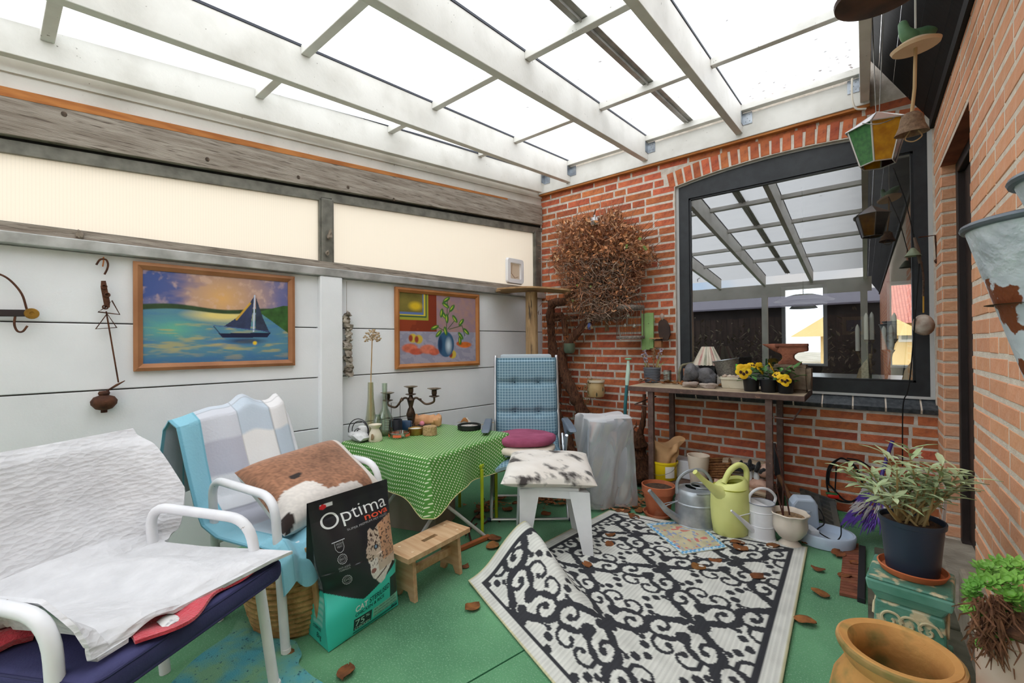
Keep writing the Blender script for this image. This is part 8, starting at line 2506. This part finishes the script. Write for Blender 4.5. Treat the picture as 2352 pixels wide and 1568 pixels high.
# loose litter at the foot of the vine, too much to count
rr2 = random.Random(77); g = MB()
for i in range(420):
 x, y = rr2.choice(((1465, 1155), (1300, 1145), (1130, 1160), (1420, 1160), (1250, 1150), (1480, 1135))); p = on_z(x + rr2.gauss(0, 22), y + abs(rr2.gauss(0, 9)) - 5); a = rr2.uniform(0, 6.28); r = rr2.uniform(.010, .026)
 c, s_ = math.cos(a) * r, math.sin(a) * r; z = rr2.uniform(.004, .022)
 g.add([(p[0] + c, p[1] + s_, z + r * .4), (p[0] - s_ * .6, p[1] + c * .6, z), (p[0] - c, p[1] - s_, z + r * .3), (p[0] + s_ * .6, p[1] - c * .6, z)], [(0, 1, 2, 3)])
o = g.build('leaf_litter', m_dryl, None, base=(-1.6, 2.9, 0)); tag(o, 'scattered litter of broken brown leaves below the vine', 'leaves'); o['kind'] = 'stuff'
# thin runners of the vine creeping over the carpet
for k, pts in enumerate((((1070, 1232), (1085, 1200), (1100, 1180), (1112, 1150)), ((1112, 1205), (1130, 1195), (1148, 1200)), ((1085, 1255), (1078, 1225), (1095, 1205)))):
 o = MB().tube(spline([on_z(*q) + np.array([0, 0, .008 + .008 * (i % 2)]) for i, q in enumerate(pts)], 5), .005, 6).build('vine_runner', m_stick, None, True, base=tuple(on_z(*pts[0])))
 tag(o, ('long thin vine runner beneath the table edge', 'short vine runner by the right lime stool leg', 'curved vine runner behind the step stool')[k], 'twig')
# ================================================================== RIGHT FOREGROUND
# green glazed pedestal
m_jade = mat('jade green glaze', (104, 158, 138), .3, (70, 124, 106), 9, .35, .7, col3=(216, 202, 164), scale3=22, lo3=.54, hi3=.62, bump=.5, bscale=30)
m_jade2 = mat('plain jade glaze', (92, 150, 130), .25, (124, 176, 158), 7)
pc = np.array([.125, 2.40]); pr_ = R(-14)
zt_ = .40
tq = [on_z(1993, 1322, zt_), on_z(2205, 1385, zt_), on_z(2185, 1310, zt_), on_z(2000, 1272, zt_)]
pc = sum(tq)[:2] / 4
e1 = tq[1] - tq[0]; pr_ = math.atan2(e1[1], e1[0]); half = np.linalg.norm(e1) / 2 / .142
Mq = T((pc[0], pc[1], 0), pr_)
t = thing('ceramic_pedestal', 'square jade green glazed ceramic pedestal carrying the navy plant pot', 'pedestal', (pc[0], pc[1], 0))
def slab(z0, h0, z1, h1, name, m_, bev=.006):
 h0 *= half; h1 *= half
 MB(Mq).hexa([(-h0, -h0, z0), (h0, -h0, z0), (h0, h0, z0), (-h0, h0, z0), (-h1, -h1, z1), (h1, -h1, z1), (h1, h1, z1), (-h1, h1, z1)]).build(name, m_, t, bevel=bev)
slab(.0, .135, .05, .135, 'base', m_jade2); slab(.05, .11, .15, .095, 'lower_body', m_jade); slab(.15, .13, .175, .13, 'waist', m_jade2)
slab(.175, .085, .225, .10, 'neck', m_jade2); slab(.225, .118, .325, .110, 'carved_band', m_jade); slab(.325, .105, .355, .125, 'moulding', m_jade2)
slab(.355, .133, .392, .142, 'top_edge', m_jade2); slab(.392, .138, .402, .136, 'top_plate', m_jade)
for k in range(4):
 for x in (-.06, 0, .06):
  MB(Mq @ T((0, 0, 0), k * PI / 2) @ T((x * half, -.117 * half, .275)) @ Matrix.Rotation(PI / 2, 4, 'X')).tube(spline([(.03 * (1 - q / 10) * math.cos(q * .9), .03 * (1 - q / 10) * math.sin(q * .9), 0) for q in range(9)], 3), .004, 5).build('scroll', mat('cream scroll relief', (216, 202, 164), .4), t, True)
# navy pot, saucer and plant
pp = np.array([pc[0] + .005, pc[1] + .01, .403])
t = thing('saucer', 'orange terracotta saucer under the navy plant pot', 'saucer', tuple(pp))
MB(T(pp)).lathe([(.074, 0), (.078, .003), (.087, .022), (.083, .024), (.076, .007), (0, .006)], 36).build('saucer_dish', mat('orange terracotta', (212, 122, 78), .6, (198, 106, 64), 8), t, True)
pp = pp + np.array([0, 0, .008])
t = thing('navy_plant_pot', 'navy plastic pot with a leggy grey green leafy shrub', 'potted plant', tuple(pp))
MB(T(pp)).lathe([(.062, 0), (.065, .004), (.078, .152), (.083, .154), (.084, .168), (.079, .168), (.075, .14), (0, .14)], 36).build('pot', mat('navy plastic pot', (52, 64, 82), .4, (46, 57, 74), 6), t, True)
MB(T(pp)).lathe([(.077, .152), (.055, .162), (.03, .155), (0, .162)], 24, cap=False).build('soil', m_soil, t, True)
m_sage = mat('grey green leaf', (196, 208, 166), .6, (164, 184, 132), 12, rnd=.15)
m_sg = mat('young stem', (176, 152, 104), .8)
rr2 = random.Random(19); D0 = dep(pp)
TIPS = [(1928, 1070), (1950, 1075), (1995, 1078), (2035, 1045), (2085, 1030), (2095, 1050), (2060, 1065), (2135, 1075), (2165, 1070), (2205, 1085), (2222, 1100), (2190, 1110), (2120, 1100), (2080, 1090), (2040, 1100), (2010, 1115), (2070, 1120), (2110, 1125), (2150, 1120), (2050, 1140), (2090, 1145), (2135, 1150), (2020, 1135), (2165, 1095), (2000, 1095), (2100, 1085)]
for k, (x, y) in enumerate(TIPS):
 e = Vector(at_d(x, y, D0 + (rr2.uniform(-.12, .14) if x < 2140 else -.10))); b = Vector(pp) + Vector((rr2.uniform(-.04, .04), rr2.uniform(-.04, .04), .155))
 mid = b * .5 + e * .5 + Vector((0, 0, -.01)); br_ = MB().tube(spline([b, mid, e], 5), [.004] * 4 + [.003] * 4 + [.002] * 3, 5).build('branch', m_sg, t, True)
 for i in range(11):
  f = 1 - (i / 11) ** 1.3 * .55; c = (b * (1 - f) ** 2 + mid * 2 * f * (1 - f) + e * f * f); a = i * 2.4 + k
  g = MB(); dd = (e - mid).normalized() * .6 + Vector((math.cos(a), math.sin(a), rr2.uniform(-.1, .5)))
  leaf_blade(g, c, dd, rr2.uniform(.042, .080), rr2.uniform(.013, .021), .35); lf = g.build('leaf', m_sage, br_, True)
  lf.parent = br_
o = MB().bar(at_d(2176, 1098, D0 + .02), at_d(2163, 1245, D0 + .05), .008, .004).build('plant_stake', mat('white plastic stake', (226, 224, 226), .5), None, base=tuple(at_d(2163, 1245, D0 + .05)))
tag(o, 'thin white plastic stake leaning against the navy pot', 'stake')
# big terracotta urn in front
uc = np.array([.045, 1.78, 0]); zr = .415
uq = on_z(2062, 1490, zr); uc = np.array([uq[0], uq[1], 0])
t = thing('terracotta_urn', 'large weathered terracotta urn with wide rim in the right foreground', 'urn', tuple(uc))
m_urn = mat('weathered yellow terracotta', (212, 160, 92), .75, (184, 126, 70), 7, .35, .7, bump=.3, bscale=30, col3=(132, 122, 70), scale3=11, lo3=.54, hi3=.70)
RU = .168
MU = T(uc) @ Matrix.Diagonal((.68, .68, 1, 1))
MB(MU).lathe([(.10, 0), (.13, .01), (.18, .08), (.205, .17), (.205, .24), (.185, .31), (.152, .352), (.146, .368), (.156, .380), (RU, .396), (RU + .004, .410), (RU - .006, .420), (.140, .416), (.128, .400), (.124, .375), (.14, .34), (.17, .25), (.12, .05), (0, .03)], 48).build('urn_body', m_urn, t, True)
MB(MU).tube([((RU - .002) * math.cos(a), (RU - .002) * math.sin(a), .408) for a in [2 * PI * k / 48 for k in range(48)]], .010, 8, True).build('rim', mat('mossy urn rim', (200, 150, 96), .8, (112, 110, 58), 9, .42, .62), t, True)
# sempervivum planter at the right frame edge
sc2 = at_d(2345, 1440, 1.30); sc2 = np.array([.262, sc2[1], 0]); zs_ = at_d(2300, 1400, 1.45)[2]
sc2 = np.array([.224, 1.30, .16])
t = thing('houseleek_planter', 'tall clay planter overflowing with bright green houseleek rosettes', 'potted plant', tuple(sc2))
MB(T((sc2[0], sc2[1], 0))).lathe([(.035, .0), (.045, .01), (.054, .555), (.060, .56), (.060, .58), (.053, .58), (.05, .55), (0, .54)], 28).build('planter', mat('pale brown clay', (176, 130, 104), .8, (206, 190, 176), 6), t, True)
MB(T(sc2)).blob((-.008, -.006, .425), (.056, .055, .025), 3, .25, 3).build('root_mass', mat('brown peat and roots', (112, 76, 56), 1, (76, 52, 40), 40, bump=1, bscale=80), t, True)
g = MB(); rr2 = random.Random(5)
for i in range(320):
 q = Vector(at_d(rr2.gauss(2285, 26), rr2.uniform(1365, 1480), .83 + rr2.uniform(-.01, .03))); d = Vector((rr2.gauss(0, .012), rr2.gauss(0, .012), -abs(rr2.gauss(.03, .015))))
 g.tube([q, q + d * .5 + Vector((rr2.gauss(0, .005), rr2.gauss(0, .005), 0)), q + d], [.0022, .0018, .0008], 3)
o = g.build('hanging_roots', mat('brown root fibres', (134, 92, 66), 1, (92, 62, 46), 60), t); o['kind'] = 'stuff'
m_semp = mat('bright houseleek green', (150, 194, 92), .5, (116, 168, 72), 12, rnd=.12)
rr2 = random.Random(23)
def rosette(c, r, nrm, seed):
 nrm = Vector(nrm).normalized(); a0, b0_ = frame3(nrm); g = MB()
 for ring_, (n_, rr_, up, L) in enumerate(((9, .30, .50, .72), (7, .16, .85, .6), (5, .05, 1.3, .45))):
  for k in range(n_):
   a = 2 * PI * (k + ring_ * .5) / n_; rad = (a0 * math.cos(a) + b0_ * math.sin(a)); d = (rad + nrm * up).normalized()
   p0 = Vector(c) + rad * r * rr_; sd = d.cross(nrm).normalized() * r * .20; th = d.cross(sd).normalized() * r * .10
   tip = p0 + d * r * L; md = p0 + d * r * L * .6
   g.add([p0 - sd * .6, p0 + sd * .6, md + sd, md - sd, tip, md + th], [(0, 1, 5), (1, 2, 5), (2, 4, 5), (4, 3, 5), (3, 0, 5)])
 g.build('rosette', m_semp, t)
for k, (x, y, dd, r) in enumerate(((2262, 1305, .06, .042), (2300, 1300, .10, .044), (2335, 1300, .08, .046), (2268, 1335, .02, .046), (2318, 1335, -.01, .048), (2345, 1330, .03, .04), (2240, 1345, .02, .034), (2237, 1375, .02, .034), (2325, 1370, -.05, .050), (2228, 1400, .01, .030), (2245, 1415, -.01, .030), (2310, 1395, -.03, .036), (2342, 1390, -.06, .044), (2300, 1455, -.06, .034), (2330, 1460, -.08, .036), (2255, 1480, -.02, .024), (2285, 1320, .05, .034), (2232, 1360, .03, .03))):
 c = at_d(x, y, .865 + dd * .5); rosette(c, r * .62, (-.35 + rr2.uniform(-.3, .3), -.35 + rr2.uniform(-.3, .3), .9), k)
# zinc wall buckets, rusted
m_zr = mat('rust spotted zinc', (214, 220, 226), .45, (190, 196, 204), 14, metal=.15, col3=(120, 62, 32), scale3=24, lo3=.54, hi3=.57, bump=.4, bscale=40)
m_zc = mat('embossed zinc', (212, 218, 224), .4, (186, 192, 200), 24, metal=.2, bump=.9, bscale=34)
def wall_bucket(xr, top_y, r0, r1, hgt, label, yc):
 """cone bucket hooked on the right wall"""
 b_ = (XR - r0 * 1.05, yc, top_y - hgt)
 t = thing('zinc_bucket', label, 'bucket', b_, 'zinc buckets on the right wall')
 Mb = T(b_)
 MB(Mb).lathe([(0, .004), (r1, 0), (r1 + (r0 - r1) * .70, hgt * .70)], 36, cap=False).build('lower_wall', m_zr, t, True)
 MB(Mb).lathe([(r1 + (r0 - r1) * .70, hgt * .70), (r1 + (r0 - r1) * .72, hgt * .712), (r0, hgt)], 36, cap=False).build('embossed_band', m_zc, t, True)
 MB(Mb).tube([(r0 * math.cos(a), r0 * math.sin(a), hgt) for a in [2 * PI * k / 36 for k in range(36)]], .006, 8, True).build('rim', mat('dark zinc rim', (106, 112, 120), .4, metal=.5), t, True)
 MB(Mb).lathe([(0, hgt * .55), (r0 * .8, hgt * .55)], 24, cap=False).build('inside', m_soil, t)
wall_bucket(0, 1.325, .10, .030, .27, 'larger rust spotted zinc bucket hanging on the right brick wall', .99)
wall_bucket(0, 1.36, .085, .05, .10, 'upper plain zinc bucket above the rust spotted one', .87)
# ================================================================== HANGING THINGS, TOP RIGHT
# stained glass lantern
hc = at_d(2015, 330, 2.05);
t = thing('glass_lantern', 'tapered stained glass lantern with green amber and blue panes', 'lantern', tuple(hc))
Ml = T(hc, R(20))
rt, rb2, z0_, z1_, za_ = .115, .068, -.10, .075, .150
cols_ = [mat('amber stained glass', (206, 150, 30), .15, (170, 112, 20), 30), mat('blue stained glass', (40, 52, 110), .15, (28, 36, 84), 30), mat('dark plum stained glass', (58, 30, 34), .15), mat('amber stained glass', (206, 150, 30), .15), mat('blue stained glass', (40, 52, 110), .15), mat('green stained glass', (60, 120, 66), .15, (44, 96, 54), 60)]
m_lead = mat('lead came', (196, 192, 186), .4, metal=.5)
for k in range(6):
 a0, a1 = 2 * PI * k / 6 - 2.12, 2 * PI * (k + 1) / 6 - 2.12
 v = lambda a, r, z: (r * math.cos(a), r * math.sin(a), z)
 MB(Ml).add([v(a0, rb2, z0_), v(a1, rb2, z0_), v(a1, rt, z1_), v(a0, rt, z1_)], [(0, 1, 2, 3)]).build('pane', cols_[k], t)
 MB(Ml).add([v(a0, rt * 1.08, z1_ - .004), v(a1, rt * 1.08, z1_ - .004), v((a0 + a1) / 2, .006, za_)], [(0, 1, 2)]).build('roof_pane', mat('pale lilac glass', (196, 198, 216), .3, (206, 176, 150), 5) if k % 2 else mat('rose frosted glass', (190, 160, 146), .4), t)
 MB(Ml).tube([v(a0, rb2, z0_), v(a0, rt, z1_)], .004, 6).build('came', m_lead, t)
 MB(Ml).tube([v(a0, rt * 1.08, z1_ - .004), (0, 0, za_)], .004, 6).build('came', m_lead, t)
 MB(Ml).tube([v(a0, rb2, z0_), v(a1, rb2, z0_)], .003, 5).build('came', m_lead, t)
 MB(Ml).tube([v(a0, rt * 1.08, z1_ - .004), v(a1, rt * 1.08, z1_ - .004)], .003, 5).build('came', m_lead, t)
m_chain = mat('thin grey chain', (150, 146, 140), .4, metal=.5)
for dx in (-.012, .03):
 MB().tube([hc + np.array([dx * .3, 0, za_]), hc + np.array([dx, 0, .62])], .0022, 5).build('chain', m_chain, t)
MB(Ml).tube(spline([(-.09, -.09, .07), (-.05, -.13, .04), (.0, -.13, .05), (.03, -.10, .075)], 6), .0022, 5).build('loose_wire', m_chain, t)
# pottery bird with twine bell
bcn = at_d(2103, 105, 1.75)
t = thing('bird_chime', 'green pottery bird on a dish with a twine wrapped bell hanging below', 'wind chime', tuple(bcn))
m_bird = mat('green pottery', (110, 150, 112), .45, (78, 116, 88), 14, col3=(190, 164, 110), scale3=8, lo3=.6, hi3=.75)
MB(T(bcn, CAMZ + R(10), 0, R(-10))).lathe([(0, -.008), (.075, -.012), (.080, 0), (.05, .018), (.0, .024)], 28, sq=lambda a, r, z: 1 + .12 * math.cos(2 * a)).build('dish', mat('unglazed clay', (214, 186, 152), .8), t, True)
Mbd = T(bcn + np.array([0, 0, .03]), CAMZ + R(6))
MB(Mbd).tube(spline([(.100, 0, .045), (.06, 0, .028), (.015, 0, .010), (-.02, 0, .006)], 5), [.003, .008, .013, .017, .021, .024, .027, .029, .030, .030, .030, .030, .029, .028, .026, .022], 12).build('tail', m_bird, t, True)
MB(Mbd).tube(spline([(-.015, 0, .0), (-.045, 0, .020), (-.058, 0, .055), (-.062, 0, .066)], 5), [.028, .028, .027, .026, .024, .022, .020, .018, .017, .016, .015, .014, .012, .010, .007, .003], 12).build('head', m_bird, t, True)
MB().tube([bcn + np.array([0, 0, .02]), bcn + np.array([.002, 0, .30])], .004, 6).build('cord', mat('white cord', (226, 224, 216), .8), t)
bl_ = at_d(2094, 300, 1.75)
MB().tube([bcn, (bcn + bl_) / 2 + np.array([.003, 0, 0]), bl_ + np.array([0, 0, .06])], .006, 8).build('cord', mat('hairy twine', (186, 156, 116), .95), t)
m_tw = mat('wound twine', (150, 124, 100), .95, (116, 92, 74), 60, bump=.8, bscale=160)
MB(T(bl_, 0, R(6))).lathe([(.0, .072), (.022, .070), (.034, .055), (.040, .02), (.052, -.008), (.056, -.012), (.048, -.010), (.036, .03), (0, .05)], 28, sq=lambda a, r, z: 1 + .02 * math.sin(z * 700)).build('bell', m_tw, t, True)
MB(T(bl_)).tube(spline([(-.005, 0, .0), (-.02, 0, -.03), (.005, 0, -.045), (.03, 0, -.03), (.02, 0, -.005)], 6), .0025, 5).build('clapper_loop', MATS['hairy twine'], t)
# iron pan-like lamp cut by the top frame edge
dk = at_d(2025, -12, 1.45)
t = thing('iron_dish', 'dark iron dish hanging under the black eave at top right', 'dish', tuple(dk))
MB(T(dk, 0, R(4))).lathe([(0, -.022), (.09, -.020), (.128, -.002), (.130, .012), (.120, .006), (.08, -.008), (0, -.012)], 40).build('dish', mat('dark rusty iron', (52, 42, 38), .6, (92, 64, 50), 8, metal=.3), t, True)
MB().tube([dk, dk + np.array([0, 0, .12])], .004, 6).build('hook_rod', m_black, t)
# driftwood mobile with bell and stone ball by the window edge
mp_ = at_d(2112, 600, 2.46)
t = thing('driftwood_mobile', 'thin driftwood mobile with a brass bell and stone ball by the window edge', 'wind chime', tuple(mp_))
dm = lambda x, y: at_d(x, y, 2.46)
MB().tube([dm(2052, 385), dm(2080, 460), dm(2100, 545)], .0025, 5).build('cord', m_black, t)
MB().tube([dm(2100, 545), dm(2108, 575), dm(2113, 605)], [.006, .011, .007], 8).build('driftwood', mat('grey driftwood', (110, 92, 80), .9), t, True)
MB(T(dm(2097, 588))).lathe([(.038, 0), (.034, .006), (.020, .030), (.010, .045), (0, .048)], 20, cap=False).build('bell', mat('verdigris brass', (136, 144, 118), .5, (108, 116, 92), 14), t, True)
MB().tube(spline([dm(2116, 600), dm(2121, 640), dm(2120, 680)], 5), .005, 6).build('bead_string', mat('dark bead string', (70, 54, 46), .9, (110, 88, 72), 60, bump=1, bscale=90), t, True)
MB().tube([dm(2121, 680), dm(2121, 718)], .004, 6).build('yellow_cord', mat('yellow cord', (196, 150, 62), .8), t)
MB().blob(dm(2121, 746), (.050, .048, .062), 9, .08, 3).build('stone_ball', mat('streaked stone', (206, 194, 180), .8, (140, 110, 92), 12, bump=.5, bscale=40), t, True)
o = MB().tube(spline([dm(2112, 600), dm(2104, 700), dm(2092, 850), dm(2084, 900), at_d(2074, 935, 2.48), at_d(2073, 1070, 2.55)], 6), .0035, 6).build('black_cable', m_black, None, True, base=tuple(dm(2073, 1000)))
tag(o, 'thin black cable hanging down over the window sill', 'cable')
t = thing('iron_bracket', 'small rusty iron bracket at the right window jamb', 'bracket', tuple(on_y(2150, 600, 3.48)))
MB().tube([on_y(2110, 545, 3.40), on_y(2148, 540, 3.46), on_y(2152, 600, 3.50)], .004, 6).build('bracket_arm', m_rust, t)
MB().blob(on_y(2151, 600, 3.49), (.012, .02, .015), 2, .2, 1).build('bracket_nut', m_rust, t, True)
# coil of pale cord on the roof bracket
o = MB().tube(spline([on_y(1957, 180, 3.42), on_y(1957, 220, 3.42), on_y(1965, 248, 3.42), on_y(1990, 250, 3.42)], 6), .006, 6).build('pale_cable', mat('pale cable', (206, 198, 184), .6), None, True, base=tuple(on_y(1957, 180, 3.42)))
tag(o, 'pale cable looping down beside the last joist hanger', 'cable')
